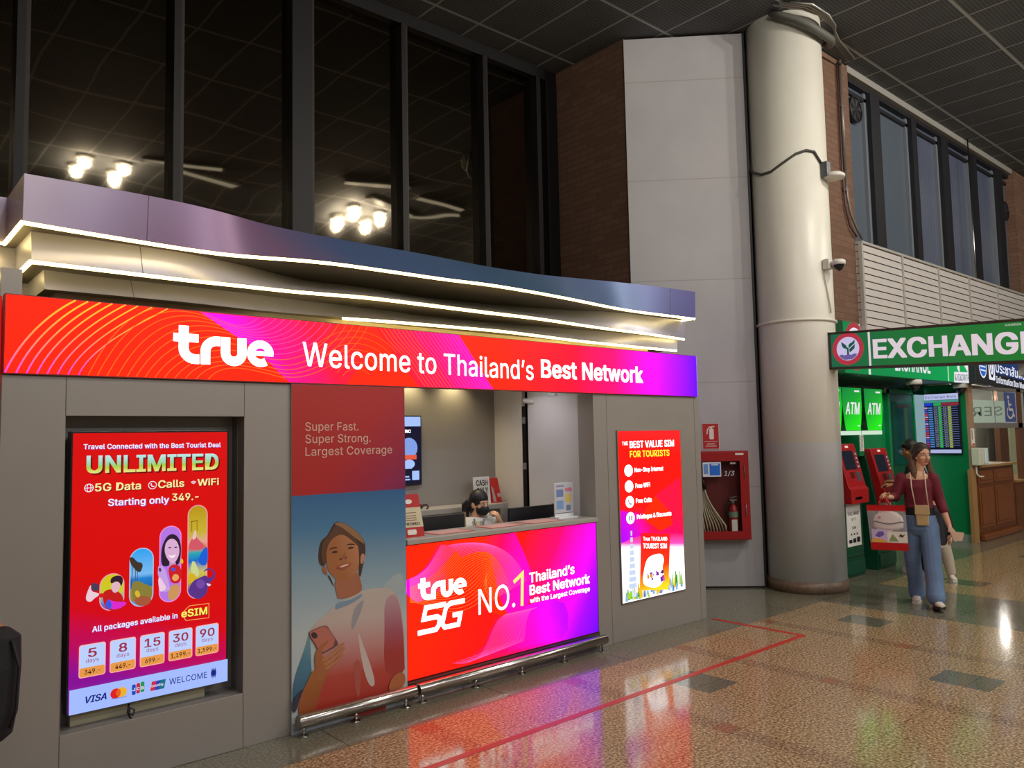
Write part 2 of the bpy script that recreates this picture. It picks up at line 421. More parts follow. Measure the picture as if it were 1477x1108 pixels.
def panel_nodes(N, nt, b, pos, X, Y, Z):
    n = noise(nt, pos, 1.4, 3)
    col = ramp(nt, n, [(0.3, '#a6a4a8'), (0.7, '#b0aeb0')])
    j = N.near(Z, 1.18, 3.475, 0.012); col = N.mix(N.m('MULTIPLY', j, 0.55), col, S('#8d887e'))
    nt.links.new(col, b.inputs['Base Color'])
M_panel = node_mat('white wall boards with thin joints', panel_nodes, 0.5)
d45 = Vector((1, -1, 0)).normalized(); n45 = Vector((-1, -1, 0)).normalized()
def P45(s, z, d=0.0):
    v = d45 * s - n45 * 8.9519 + n45 * d; return Vector((v.x, v.y, z))
m = MB(); m.prism([P45(0.79, 0.02), P45(2.155, 0.02), P45(2.155, 6.36), P45(0.79, 6.36)], -n45 * 0.12)
struct(m.build('wall_corner', M_panel), 'tall white boarded panel set at an angle between brick wall and column')
m = MB(); m.prism([P45(0.80, 0.0, -0.02), P45(2.15, 0.0, -0.02), P45(2.15, 0.02, -0.02), P45(0.80, 0.02, -0.02)], -n45 * 0.1)
m.prism([P45(2.155, 0.0, -0.01), P45(2.185, 0.0, -0.01), P45(2.185, 6.37, -0.01), P45(2.155, 6.37, -0.01)], -n45 * 0.1)
struct(m.build('trim_2', M_frame), 'thin dark joint between white panel and column')

struct(MB().box(7.86, 8.50, 5.30, 5.45, 0, CEIL).box(8.38, 8.50, 4.72, 5.30, 0, CEIL).build('wall_behind_column', M_brick), 'brown brick wall just behind the round column')
# round column
def col_nodes(N, nt, b, pos, X, Y, Z):
    n = noise(nt, pos, 2.0, 3)
    col = ramp(nt, n, [(0.3, '#e2dfd2'), (0.7, '#e8e5d9')])
    col = N.mix(N.m('LESS_THAN', Z, 1.6), col, S('#e0e4e8')); nt.links.new(col, b.inputs['Base Color'])
M_col = node_mat('painted column', col_nodes, 0.38)
def tile_nodes(N, nt, b, pos, X, Y, Z):
    col = ramp(nt, noise(nt, pos, 30, 2), [(0.3, '#6d5747'), (0.7, '#86705d')])
    nt.links.new(col, b.inputs['Base Color'])
M_tile = node_mat('brown mosaic skirting', tile_nodes, 0.4)
cx, cy, cr = 8.19, 4.48, 0.413
m = MB(); m.cyl((cx, cy, 0.0), (cx, cy, CEIL), cr, 0, 64); col = struct(m.build('trim_3', M_col), 'round white column, grey painted below shoulder height, beside the exchange sign')
m = MB(); m.cyl((cx, cy, 0), (cx, cy, 0.12), cr + 0.012, 0, 64); m.build('skirting', M_tile, col)
m = MB(); m.tube(arc3 := [(cx + (cr + 0.012) * math.cos(t), cy + (cr + 0.012) * math.sin(t), 2.925) for t in [math.radians(a) for a in range(120, 335, 6)]], 0.014, 0, 8); m.build('pipe_collar', M_col, col)
# brick pier right of the column, window strip and louvred box above the bank front
struct(MB().box(8.25, 9.66, 4.42, 4.7, 3.05, CEIL - 0.02).build('wall_pier', M_brick), 'brown brick pier rising beside the round column')
struct(MB().box(15.98, 16.7, 4.40, 4.7, 3.05, CEIL - 0.02).build('wall_pier_far', M_brick), 'brown brick pier at the far end of the blinded windows')
def blind_nodes(N, nt, b, pos, X, Y, Z):
    f = N.m('FRACT', N.m('DIVIDE', X, 0.105)); col = N.mix(N.m('LESS_THAN', f, 0.10), ramp(nt, noise(nt, pos, 0.8, 2), [(0.3, '#515a70'), (0.7, '#656c7c')]), S('#3f454f'))
    nt.links.new(col, b.inputs['Base Color'])
M_blind = node_mat('grey vertical blinds behind glass', blind_nodes, 0.3)
M_greypane = pmat('grey green frosted pane', '#545e6a', 0.3)
mr = [9.66, 10.52, 11.79, 12.95, 14.22, 15.43, 16.2]
for i, (a, c) in enumerate(zip(mr, mr[1:])):
    w = struct(MB().box(a, c, 4.56, 4.58, 4.05, 6.24).build('window_%d' % (20 + i), M_greypane if i in (0, 1, 5) else M_blind), 'tall grey window above the louvred box, blinds drawn')
    m = MB(); hw = 0.085 if i % 2 else 0.14
    m.box(c - hw, c + hw, 4.46, 4.56, 4.05, 6.24); m.box(c - hw - 0.06, c - hw, 4.52, 4.56, 4.05, 6.24, 1); m.box(a, c, 4.48, 4.56, 6.24, 6.32, 0); m.box(a, c, 4.52, 4.56, 6.12, 6.17, 0)
    m.build('window_frame', [M_frame, pmat('grey inner window bar', '#6d747c', 0.5)], w)
struct(MB().box(9.66, 16.0, 4.42, 4.6, 6.3, CEIL).build('trim_4', pmat('light ceiling edge', '#8f8e88', 0.6)), 'light metal ceiling edge above the blinded windows')
# louvred box
M_louv = pmat('pale louvre slats', '#c4bfba', 0.45)
M_louvb = pmat('louvre gap', '#35302d', 0.7)
lv = struct(MB().box(9.66, 16.0, 4.37, 4.56, 2.9, 4.07).build('wall_louvre', M_louvb), 'pale louvred box running above the green bank fascia')
bays = [9.64, 10.83, 12.07, 13.27, 14.55, 15.98]
for a, c in zip(bays, bays[1:]):
    m = MB(); z = 2.95
    while z < 4.02:
        m.prism([(a + 0.02, 4.345, z), (a + 0.02, 4.372, z + 0.02), (a + 0.02, 4.372, z + 0.082), (a + 0.02, 4.352, z + 0.082)], (c - a - 0.04, 0, 0)); z += 0.092
    m.build('louvre_bay', M_louv, lv)
m = MB(); z = 2.95
while z < 4.02: m.box(9.63, 9.66, 4.36, 4.55, z, z + 0.082); z += 0.092
m.build('louvre_end', M_louv, lv)
m = MB()
for a in bays: m.box(a - 0.022, a + 0.022, 4.335, 4.38, 2.9, 4.06)
m.box(9.63, 16.0, 4.33, 4.58, 4.055, 4.085); m.build('louvre_frame', pmat('louvre frame', '#aaa6a0', 0.45), lv)
# rest of the hall, mostly seen in reflections
M_hall = pmat('beige hall wall', '#9c9484', 0.7, noise=0.05)
struct(MB().box(-9, 29, -13.2, -13, 0, CEIL).build('wall_front', M_hall), 'beige wall on the far side of the hall')
struct(MB().box(-9.2, -9, -13, 7.3, 0, CEIL).build('wall_left', M_hall), 'beige wall at the left end of the hall')
struct(MB().box(29, 29.2, -13, 7.3, 0, CEIL).build('wall_right', M_hall), 'beige wall at the right end of the hall')
struct(MB().box(16.75, 29, 4.6, 7.3, 2.7, CEIL).build('wall_far_block', M_hall), 'beige wall block beyond the service counters')

# ceiling lamps
M_lamp = emat('lit lamp glass', '#fff3d0', 2.5)
M_ring = pmat('lamp ring', '#8d8c86', 0.4, 0.5)
proto = None
for cx_, cy_ in CLUSTERS:
    for dx in (-0.3, 0.3):
        for dy in (-0.29, 0.29):
            loc = (cx_ + dx, cy_ + dy, CEIL)
            if proto is None:
                proto = thing('ceiling_downlight', 'round white downlight, one of four clustered in the dark grid ceiling', 'ceiling lamp', loc, 'downlights in the grid ceiling')
                m = MB(); m.tube([(loc[0], loc[1], CEIL), (loc[0], loc[1], CEIL - 0.05)], [0.12, 0.13], 0, 28, cap=False); m.build('lamp_ring', M_ring, proto)
                m = MB(); m.cyl((loc[0], loc[1], CEIL - 0.002), (loc[0], loc[1], CEIL - 0.03), 0.105, 0, 28); m.build('lamp_glass', M_lamp, proto)
            else:
                c = copy_tree(proto); c.location = loc
M_tube = emat('lit fluorescent tube', '#eef6ff', 5.0)
proto = None
for x, y in ADDED_BATTENS:
    if proto is None:
        proto = thing('added_batten', 'long white fluorescent batten added out of view far behind the viewer as hall fill light', 'ceiling lamp', (x, y, CEIL), 'fluorescent battens added at the back of the hall')
        MB().box(x - 1.2, x + 1.2, y - 0.15, y + 0.15, CEIL - 0.05, CEIL).build('housing', M_ring, proto)
        m = MB()
        for dy in (-0.07, 0.07): m.cyl((x - 1.15, y + dy, CEIL - 0.07), (x + 1.15, y + dy, CEIL - 0.07), 0.02, 0, 10)
        m.build('tube', M_tube, proto)
    else:
        c = copy_tree(proto); c.location = (x, y, CEIL)

proto = None
for x, y, r in ((9.0, 1.7, 0), (8.3, 0.9, -15), (7.4, 1.9, 25), (9.3, 1.0, 40), (4.3, 1.0, 15), (4.9, 0.4, -20)):
    if proto is None:
        proto = thing('ceiling_panel_lamp', 'slim rectangular ceiling lamp reflected in the dark windows', 'ceiling lamp', (x, y, CEIL), 'slim ceiling lamps reflected in the windows'); proto.rotation_euler.z = 0
        MB().box(x - 0.62, x + 0.62, y - 0.12, y + 0.12, CEIL - 0.04, CEIL).build('housing', M_ring, proto); MB().box(x - 0.58, x + 0.58, y - 0.08, y + 0.08, CEIL - 0.046, CEIL - 0.04).build('diffuser', emat('dim lamp diffuser', '#e8e6d8', 1.3), proto)
    else:
        c = copy_tree(proto); c.location = (x, y, CEIL); c.rotation_euler.z = math.radians(r)

# red queue tape on the floor
m = MB(); m.box(0.6, 6.245, 3.445, 3.495, 0.0, 0.0015); m.box(6.195, 6.245, 3.495, 4.36, 0.0, 0.0015)
t = base(m.build('floor_tape', pmat('red floor tape', '#b8352a', 0.4)), (6.22, 3.47, 0)); tag(t, 'red tape line turning a corner on the granite floor before the kiosk', 'floor tape')

# ------------------------------------------------------------------ the kiosk shell
M_metal = pmat('brushed grey kiosk metal', '#9c9690', 0.38, 0.2, noise=0.03, nscale=1.5)
M_metal2 = pmat('grey metal reveal', '#8f8a86', 0.42, 0.25)
M_inner = pmat('grey interior wall', '#96918c', 0.6)
M_innerw = pmat('white interior wall', '#dedad4', 0.6)
KY = 4.42
kiosk = thing('sales_kiosk', 'large grey metal phone shop kiosk with curved lit canopy before dark windows', 'kiosk', (3.4, 4.42, 0))
m = MB()                                                                  # left front wall with a recess cut into it
m.box(0.61, 0.885, KY, 4.52, 0, 2.06); m.box(1.80, 2.085, KY, 4.52, 0, 2.06); m.box(0.885, 1.80, KY, 4.52, 1.862, 2.06); m.box(0.885, 1.80, KY, 4.52, 0, 0.30)
m.build('front_panel', M_metal, kiosk, bevel=0.002)
m = MB(); m.box(0.885, 1.80, 4.60, 4.63, 0.28, 1.88); m.box(0.86, 0.885, 4.52, 4.63, 0.28, 1.88); m.box(1.80, 1.825, 4.52, 4.63, 0.28, 1.88); m.box(0.86, 1.825, 4.52, 4.63, 0.26, 0.30); m.box(0.86, 1.825, 4.52, 4.63, 1.862, 1.89)
m.build('recess_lining', M_metal2, kiosk)
for x in (0.885, 1.80):
    for z0, z1 in ((1.862, 2.06), (0.0, 0.30)): MB().box(x - 0.0015, x + 0.0015, KY - 0.001, 4.43, z0, z1).build('panel_seam', pmat('seam', '#57524c', 0.6), kiosk)
m = MB(); m.box(0.61, 0.70, 4.52, 7.0 - 0.15, 0, 2.6); m.box(-3.0, 0.61, 5.0, 5.1, 0, 2.6); m.build('side_wall', M_metal, kiosk)
m = MB(); m.box(4.745, 6.215, KY, 4.60, 0, 2.065); m.box(6.115, 6.215, 4.60, 6.0, 0, 2.5); m.build('pillar_panel', M_metal, kiosk, bevel=0.002)
for x in (4.905, 6.13): MB().box(x, x + 0.003, KY - 0.001, 4.44, 0, 2.065).build('panel_seam', pmat('seam', '#57524c', 0.6), kiosk)
m = MB(); m.box(2.0, 4.87, 5.8, 5.86, 0, 2.40); m.build('back_wall', M_inner, kiosk)
m = MB(); m.box(4.83, 4.87, 4.60, 5.32, 0, 2.40); m.box(4.83, 4.87, 5.40, 5.8, 0, 2.40); m.box(4.89, 4.93, 5.3, 5.42, 0, 2.4, 1); m.build('inner_side_wall', [M_innerw, M_dark], kiosk)
m = MB(); m.box(4.80, 4.828, 4.60, 5.28, 0.02, 2.075); m.cyl((4.815, 4.92, 2.075), (4.815, 5.02, 2.085), 0.022, 0, 10); m.cyl((4.815, 5.20, 2.03), (4.79, 5.32, 2.05), 0.025, 0, 10); m.build('door_leaf', pmat('white door leaf', '#d9d6d6', 0.35), kiosk, bevel=0.006)
m = MB(); m.box(4.815, 4.829, 5.335, 5.385, 0.0, 2.0, 0); m.box(4.812, 4.829, 5.335, 5.385, 1.84, 1.9, 1); m.box(4.812, 4.829, 5.335, 5.385, 1.42, 1.48, 1); m.build('door_jamb', [M_dark, M_metal2], kiosk)
m = MB(); m.box(2.0, 4.9, 4.52, 5.86, 2.40, 2.46); m.box(2.0, 4.75, 4.47, 4.53, 2.1, 2.46); m.build('inner_ceiling', M_innerw, kiosk)
m = MB(); m.box(2.0, 2.04, 4.52, 5.86, 0, 2.42); m.box(2.085, 2.885, 4.465, 4.52, 0, 2.1); m.build('inner_partition', M_innerw, kiosk)
# stepped canopy: each tier is traced by a lower edge and an upper edge curve (x, y)
ZT = [(2.822, 3.07), (2.655, 2.822), (2.546, 2.655)]
B1 = [(0.679, 4.410), (0.717, 4.421), (1.077, 4.455), (1.455, 4.491), (1.732, 4.492), (1.994, 4.409), (2.189, 4.345), (2.414, 4.322), (2.603, 4.320), (2.933, 4.317), (3.223, 4.318), (3.505, 4.281), (3.778, 4.292), (4.079, 4.313), (4.506, 4.359), (4.804, 4.407), (5.112, 4.447), (5.411, 4.464), (5.785, 4.446), (6.220, 4.428)]
T1 = [(0.686, 4.445), (1.090, 4.440), (1.441, 4.455), (1.740, 4.516), (1.966, 4.607), (2.344, 4.652), (2.823, 4.664), (3.262, 4.671), (3.860, 4.721), (4.449, 4.699), (4.692, 4.646), (5.067, 4.558), (5.371, 4.492), (5.785, 4.435), (6.191, 4.400)]
B2 = [(0.739, 4.527), (0.762, 4.529), (1.091, 4.530), (1.474, 4.544), (1.850, 4.523), (2.133, 4.523), (2.434, 4.468), (2.679, 4.432), (3.099, 4.447), (3.645, 4.467), (4.216, 4.465), (4.705, 4.519), (5.066, 4.549), (5.717, 4.569), (6.327, 4.636)]
T2 = [(0.746, 4.599), (1.111, 4.592), (1.492, 4.605), (1.654, 4.635), (1.909, 4.724), (2.150, 4.825), (2.395, 4.951), (2.742, 4.912), (2.968, 4.909), (3.395, 5.000), (4.051, 4.963), (4.570, 4.836), (4.862, 4.791), (5.082, 4.664), (5.380, 4.600), (5.774, 4.599), (6.263, 4.582)]
B3 = [(0.833, 4.712), (1.125, 4.703), (1.604, 4.693), (1.937, 4.735), (2.376, 4.719), (2.807, 4.646), (3.212, 4.611), (3.924, 4.575), (4.867, 4.679), (5.586, 4.704), (6.289, 4.704)]
T3 = [(0.831, 4.739), (1.134, 4.775), (1.625, 4.759), (1.953, 4.775), (2.423, 4.812), (2.919, 4.830), (3.314, 4.884), (3.981, 4.881), (4.544, 4.815), (4.921, 4.770), (5.234, 4.726), (5.792, 4.704), (6.306, 4.712)]
def tier_edge(pts, step_y, n=90):
    pts = sorted(pts); x0, x1 = pts[0][0], pts[-1][0]; out = []
    xs = [x0 + (x1 - x0) * k / n for k in range(n + 1)]
    ys = [lerp_pts(pts, x) for x in xs]
    for _ in range(6): ys = [ys[0]] + [(a + 2 * b + c) / 4 for a, b, c in zip(ys, ys[1:], ys[2:])] + [ys[-1]]
    return [(-3.0, step_y + 0.02), (x0 + 0.0, step_y)] + list(zip(xs, ys)) + [(x1, 6.1)]
EDG = [(tier_edge(B1, 4.94), tier_edge(T1, 4.94)), (tier_edge(B2, 5.01), tier_edge(T2, 5.05)), (tier_edge(B3, 5.2), tier_edge(T3, 5.2))]
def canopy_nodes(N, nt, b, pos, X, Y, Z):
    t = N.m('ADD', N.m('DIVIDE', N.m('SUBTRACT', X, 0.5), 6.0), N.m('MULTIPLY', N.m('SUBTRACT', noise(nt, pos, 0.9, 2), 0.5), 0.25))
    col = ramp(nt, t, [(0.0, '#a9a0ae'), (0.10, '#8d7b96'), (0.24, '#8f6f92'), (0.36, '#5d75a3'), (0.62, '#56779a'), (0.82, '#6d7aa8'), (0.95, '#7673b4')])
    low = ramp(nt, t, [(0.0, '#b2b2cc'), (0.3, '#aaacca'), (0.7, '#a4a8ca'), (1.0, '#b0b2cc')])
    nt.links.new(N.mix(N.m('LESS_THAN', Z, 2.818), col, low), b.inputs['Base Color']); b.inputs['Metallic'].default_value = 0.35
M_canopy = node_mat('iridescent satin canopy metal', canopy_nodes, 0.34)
M_soffit = pmat('canopy soffit', '#6e685c', 0.5, 0.1)
M_led = emat('warm light strip', '#ffe08a', 11.0)
def roundify(p): return [Vector(q) for q in p]
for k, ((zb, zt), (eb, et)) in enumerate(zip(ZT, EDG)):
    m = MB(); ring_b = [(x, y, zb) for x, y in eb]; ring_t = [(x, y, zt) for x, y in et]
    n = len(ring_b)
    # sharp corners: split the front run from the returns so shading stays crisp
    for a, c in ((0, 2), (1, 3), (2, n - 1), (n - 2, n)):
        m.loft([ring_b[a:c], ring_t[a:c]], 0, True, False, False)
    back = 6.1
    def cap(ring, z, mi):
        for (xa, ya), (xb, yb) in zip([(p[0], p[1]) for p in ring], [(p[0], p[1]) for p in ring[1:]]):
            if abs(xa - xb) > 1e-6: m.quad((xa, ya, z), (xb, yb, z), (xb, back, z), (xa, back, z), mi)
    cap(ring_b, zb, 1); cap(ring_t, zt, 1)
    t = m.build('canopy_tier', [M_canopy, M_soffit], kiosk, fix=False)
    # light strip hugging the lower edge
    m = MB()
    run = ring_b[1:-1] + [(ring_b[-1][0], ring_b[-2][1] + 0.35, zb)]
    if k == 2: run = [p for p in run if p[0] > 2.5]           # the lowest strip only shows from the middle of the front on
    else: m.tube([(x, y + 0.014, zb - 0.006) for x, y, z in run[:2]], 0.011, 0, 8)
    m.tube([(x, y + 0.014, zb - 0.006) for x, y, z in run[1:-1]], 0.011, 0, 8)
    if k == 0: m.tube([(x - 0.01, y, zb - 0.006) for x, y, z in run[-2:]], 0.008, 0, 8)
    if k < 2: m.tube([(x, y + 0.014, zb - 0.006) for x, y, z in ring_b[0:2]], 0.008, 0, 8)
    m.build('light_strip', M_led, t)
    for xs in ((1.27, 5.85) if k == 0 else (1.27,)):
        m = MB()
        yb, yt = lerp_pts(sorted(eb[2:-1]), xs), lerp_pts(sorted(et[2:-1]), xs)
        m.quad((xs, yb - 0.001, zb), (xs + 0.004, yb - 0.001, zb), (xs + 0.004, yt - 0.001, zt), (xs, yt - 0.001, zt))
        m.build('sheet_joint', pmat('seam', '#57524c', 0.6), t, fix=False)
m = MB(); m.box(0.9, 5.95, 4.80, 4.86, 2.40, 2.56); m.box(0.9, 0.96, 4.86, 6.0, 2.40, 2.56); m.build('canopy_base', pmat('cream canopy base', '#c9bfa2', 0.5), kiosk)
m = MB(); m.box(2.3, 6.1, 4.95, 5.0, 3.0, 3.10); m.build('canopy_parapet', pmat('dull grey parapet', '#6e6a62', 0.6), kiosk)

# kiosk ceiling lamps washing the back wall
for i, x in enumerate((3.30, 3.84, 4.32)):
    light('kiosk_downlight', 'SPOT', (x, 5.71, 2.33), 14, (1.0, 0.80, 0.42), 0.04, (x, 5.80, 1.2), 110, 0.9)
    t = thing('kiosk_downlight', 'small warm round downlight in the kiosk ceiling near its back wall', 'ceiling lamp', (x, 5.71, 2.397), 'downlights inside the kiosk')
    m = MB(); m.tube([(x, 5.71, 2.397), (x, 5.71, 2.385)], [0.06, 0.055], 0, 20, cap=False); m.build('lamp_ring', M_ring, t)
    m = MB(); m.cyl((x, 5.71, 2.397), (x, 5.71, 2.392), 0.05, 0, 20); m.build('lamp_glass', M_lamp, t)
for x, y in ((2.6, 4.95), (3.5, 5.0), (4.4, 5.0)):
    light('kiosk_fill_light', 'SPOT', (x, y, 2.36), 13, (0.96, 0.94, 1.0), 0.06, (x, y, 0), 140, 0.9)  # added fill for the kiosk interior, no lamp fixtures here

# long backlit header sign
M_signbody = pmat('dark red sign edge', '#7a1210', 0.4)
header = thing('header_sign', 'long backlit red to violet sign across the kiosk front, welcome wording', 'sign', (3.4, 4.40, 2.06))
m = MB(); m.box(0.612, 6.168, 4.40, 4.47, 2.062, 2.452); m.build('sign_box', M_signbody, header)
m = MB(); m.box(6.168, 6.172, 4.402, 4.468, 2.064, 2.450); m.build('side_face', emat('violet lit side face', '#8020ff', 11.0), header)
m = MB(); m.box(-3.0, 0.60, 4.93, 4.98, 2.062, 2.45); m.box(0.603, 0.611, 4.48, 4.97, 2.062, 2.45); m.build('side_sign', emat('red lit side face', '#d81418', 0.8), kiosk)

# tall poster panel beside the counter
poster = thing('poster_panel', 'tall printed poster of a smiling young person with phone under a red block', 'poster', (2.485, 4.42, 0.0))
m = MB(); m.box(2.083, 2.888, 4.405, 4.46, 0.0, 2.06); m.build('board', pmat('pale poster board', '#b7bcc6', 0.5), poster)

# counter
counter = thing('sales_counter', 'kiosk counter with grey worktop and glowing red and violet front', 'counter', (3.81, 4.42, 0))
m = MB(); m.box(2.893, 4.742, 4.44, 4.70, 0.0, 1.012); m.build('carcass', M_metal2, counter)
m = MB(); m.box(2.893, 4.742, 4.395, 4.72, 1.014, 1.048); m.build('worktop', pmat('grey worktop', '#a7a29b', 0.35), counter, bevel=0.004)
m = MB(); m.box(2.893, 4.742, 4.41, 4.44, 0.0, 0.125); m.build('kick_plate', pmat('shiny grey kick plate', '#8e8986', 0.25, 0.9), counter)
for i in range(5):
    m = MB(); m.cyl((3.05 + i * 0.41, 4.41, 0.085), (3.05 + i * 0.41, 4.40, 0.085), 0.012, 0, 10); m.build('bolt', pmat('chrome', '#c9c8c6', 0.12, 1.0), counter)
m = MB(); m.box(2.895, 4.735, 4.415, 4.44, 0.128, 1.012); cfront = m.build('front_lightbox', M_signbody, counter)

# right lightbox
rbox = thing('lightbox_poster', 'portrait backlit red poster on the kiosk right pillar, sim card advert', 'lightbox', (5.455, 4.42, 0.3))
m = MB(); m.box(5.018, 5.895, 4.408, 4.43, 0.302, 1.757); m.build('frame', pmat('thin grey lightbox frame', '#8b8780', 0.35, 0.6), rbox, bevel=0.002)

# digital display in the left recess
disp = thing('digital_display', 'portrait digital screen in the kiosk left recess, red unlimited data advert', 'screen', (1.32, 4.50, 0.30))
m = MB(); m.box(0.915, 1.722, 4.45, 4.52, 0.375, 1.785); m.build('bezel', pmat('black screen bezel', '#0d0d12', 0.3), disp, bevel=0.003)
m = MB(); m.box(0.95, 1.62, 4.52, 4.60, 0.30, 0.40); m.build('wall_bracket', pmat('pale bracket tray', '#b9b08f', 0.5), disp, bevel=0.003)
m = MB(); m.tube([(1.21, 4.46, 0.37), (1.20, 4.445, 0.33), (1.225, 4.44, 0.312), (1.235, 4.45, 0.335), (1.215, 4.455, 0.35), (1.205, 4.445, 0.318), (1.218, 4.44, 0.295)], 0.005, 0, 8); m.build('cable', M_dark, disp)

# chrome foot rails
M_steel = pmat('polished steel tube', '#b3aeaa', 0.18, 1.0)
def rail(x0, x1, posts, label):
    t = thing('foot_rail', label, 'rail', ((x0 + x1) / 2, 4.34, 0), 'foot rails along the kiosk')
    m = MB(); m.cyl((x0, 4.34, 0.088), (x1, 4.34, 0.088), 0.038, 0, 28); m.build('tube', M_steel, t, bevel=0.004)
    for p in posts:
        m = MB(); m.cyl((p, 4.34, 0.006), (p, 4.34, 0.06), 0.012, 0, 14); m.cyl((p, 4.34, 0.0), (p, 4.34, 0.008), 0.03, 0, 20); m.build('post', pmat('chrome', '#c9c8c6', 0.12, 1.0), t)
    for p in posts[1:-1]:
        m = MB(); m.tube([(p, 4.34, 0.11), (p, 4.39, 0.10), (p, 4.402, 0.10)], 0.006, 0, 8); m.build('wall_stay', pmat('chrome', '#c9c8c6', 0.12, 1.0), t)
rail(2.09, 2.905, [2.125, 2.47, 2.83], 'steel foot rail running along the bottom of the person poster')
rail(2.925, 4.73, [2.96, 3.40, 3.83, 4.26, 4.695], 'longer steel foot rail running along the glowing counter front')

# ------------------------------------------------------------------ header sign artwork
E_white = emat('white lettering', '#ffffff', 2.4)
def clip_run(pts, u0, u1, v0, v1):
    out = []; cur = []
    for p in pts:
        if u0 <= p[0] <= u1 and v0 <= p[1] <= v1: cur.append(p)
        else:
            if len(cur) > 1: out.append(cur)
            cur = []
    if len(cur) > 1: out.append(cur)
    return out
def lines(art, runs, w, m, box):
    for r in runs:
        for c in clip_run(r, *box): art.ribbon(c, w, m, lift=False)
    art.up()
def true_word(art, P, m, k=0.245):
    """the rounded four-letter wordmark; P = baseline left, baseline right, top"""
    (u0, v0), (u1, v1), (_, v2) = P; h = v2 - v0; W = (u1 - u0) / 2.50
    def T(pts): return [(u0 + x * W, v0 + y * h) for x, y in pts]
    w = k * (W + h) / 2
    art.ribbon(T([(0.0, 0.68), (0.60, 0.68)]), 0.22 * h, m, lift=False)
    art.ribbon(T([(0.244, 1.0), (0.244, 0.42)] + arc(0.52, 0.40, 0.276, 180, 270, 8) + [(0.62, 0.124)]), w, m, lift=False)
    art.ribbon(T([(0.77, 0.0), (0.77, 0.36)] + arc(1.05, 0.36, 0.28, 180, 90, 8) + [(1.13, 0.64)]), w, m, lift=False)
    art.ribbon(T([(1.27, 0.765), (1.27, 0.33)] + arc(1.48, 0.325, 0.21, 180, 360, 12) + [(1.69, 0.33), (1.69, 0.765)]), w, m, lift=False)
    art.ribbon(T([(1.98, 0.375), (2.53, 0.375)]), 0.13 * h, m, lift=False)
    art.ribbon(T(arc(2.18, 0.37, 0.255, 0, 305, 22, 0.265)), w * 0.86, m); art.up()
HF = YF(4.40)
a = Art(HF, 0.001)
HB = (0.616, 6.164, 2.068, 2.447)
a.rect(HB[0], HB[2], HB[1], HB[3], gmat('header glow', (0.61, 4.4, 2.2), (6.17, 4.4, 2.15), [(0, '#ff1a00'), (0.56, '#ff1c00'), (0.70, '#ff062a'), (0.79, '#ff0062'), (0.86, '#e000c0'), (0.93, '#a400e8'), (1.0, '#5200f0')], 1.7))
BL = [(1.538, 2.444), (1.604, 2.404), (1.679, 2.359), (1.760, 2.313), (1.872, 2.243), (1.957, 2.165), (2.013, 2.114), (2.070, 2.066)]
BLt = [(p[0], min(max(p[1], HB[2]), HB[3])) for p in BL]
topR = (2.764, 2.443); botR = (2.453, 2.065)
a.poly(BLt + [(botR[0], HB[2]), (topR[0], HB[3])], gmat('header magenta sweep', (BL[3][0], 4.4, BL[3][1]), (BL[3][0] + 0.62, 4.4, BL[3][1] + 0.36), [(0, '#f000c0'), (0.25, '#f40070'), (0.6, '#fc0830'), (1.0, '#ff1a00')], 1.7))
BR = [(3.344, 2.438), (3.411, 2.368), (3.510, 2.248), (3.585, 2.150), (3.656, 2.076)]
BRt = [(p[0], min(max(p[1], HB[2]), HB[3])) for p in BR]; BRt[0] = (BRt[0][0], HB[3]); BRt[-1] = (BRt[-1][0], HB[2])
l0 = (2.657, 2.366)
a.poly([(l0[0], HB[3])] + BRt + [(l0[0] + 0.35, HB[2])], gmat('header magenta wedge', (BR[2][0], 4.4, BR[2][1]), (BR[2][0] - 0.72, 4.4, BR[2][1] - 0.40), [(0, '#f400a0'), (0.35, '#f80054'), (0.75, '#ff0c14'), (1.0, '#ff1c00')], 1.7))
ub = [q[0] for q in [(0.619, 2.066), (0.665, 2.068), (0.708, 2.066), (0.752, 2.068), (0.796, 2.066), (0.841, 2.068), (0.887, 2.066), (0.934, 2.068), (0.978, 2.066), (1.020, 2.068), (1.065, 2.066), (1.115, 2.068), (1.162, 2.066), (1.206, 2.067), (1.251, 2.065), (1.300, 2.067), (1.349, 2.065), (1.403, 2.067), (1.459, 2.065), (1.518, 2.064), (1.583, 2.066), (1.653, 2.064), (1.732, 2.063)]]
ut = [q[0] for q in [(0.915, 2.448), (0.972, 2.447), (1.030, 2.446), (1.086, 2.448), (1.150, 2.447), (1.211, 2.449), (1.281, 2.448), (1.363, 2.449)]]
E_arc1 = gmat('header arc lines', (0, 4.4, 2.07), (0, 4.4, 2.40), [(0, '#ff3cc8'), (0.25, '#ff6a8c'), (0.6, '#ff8c4a'), (1.0, '#ffb02e')], 1.3)
E_arc2 = emat('header faint arc lines', '#ff6014', 1.2)
runs = []
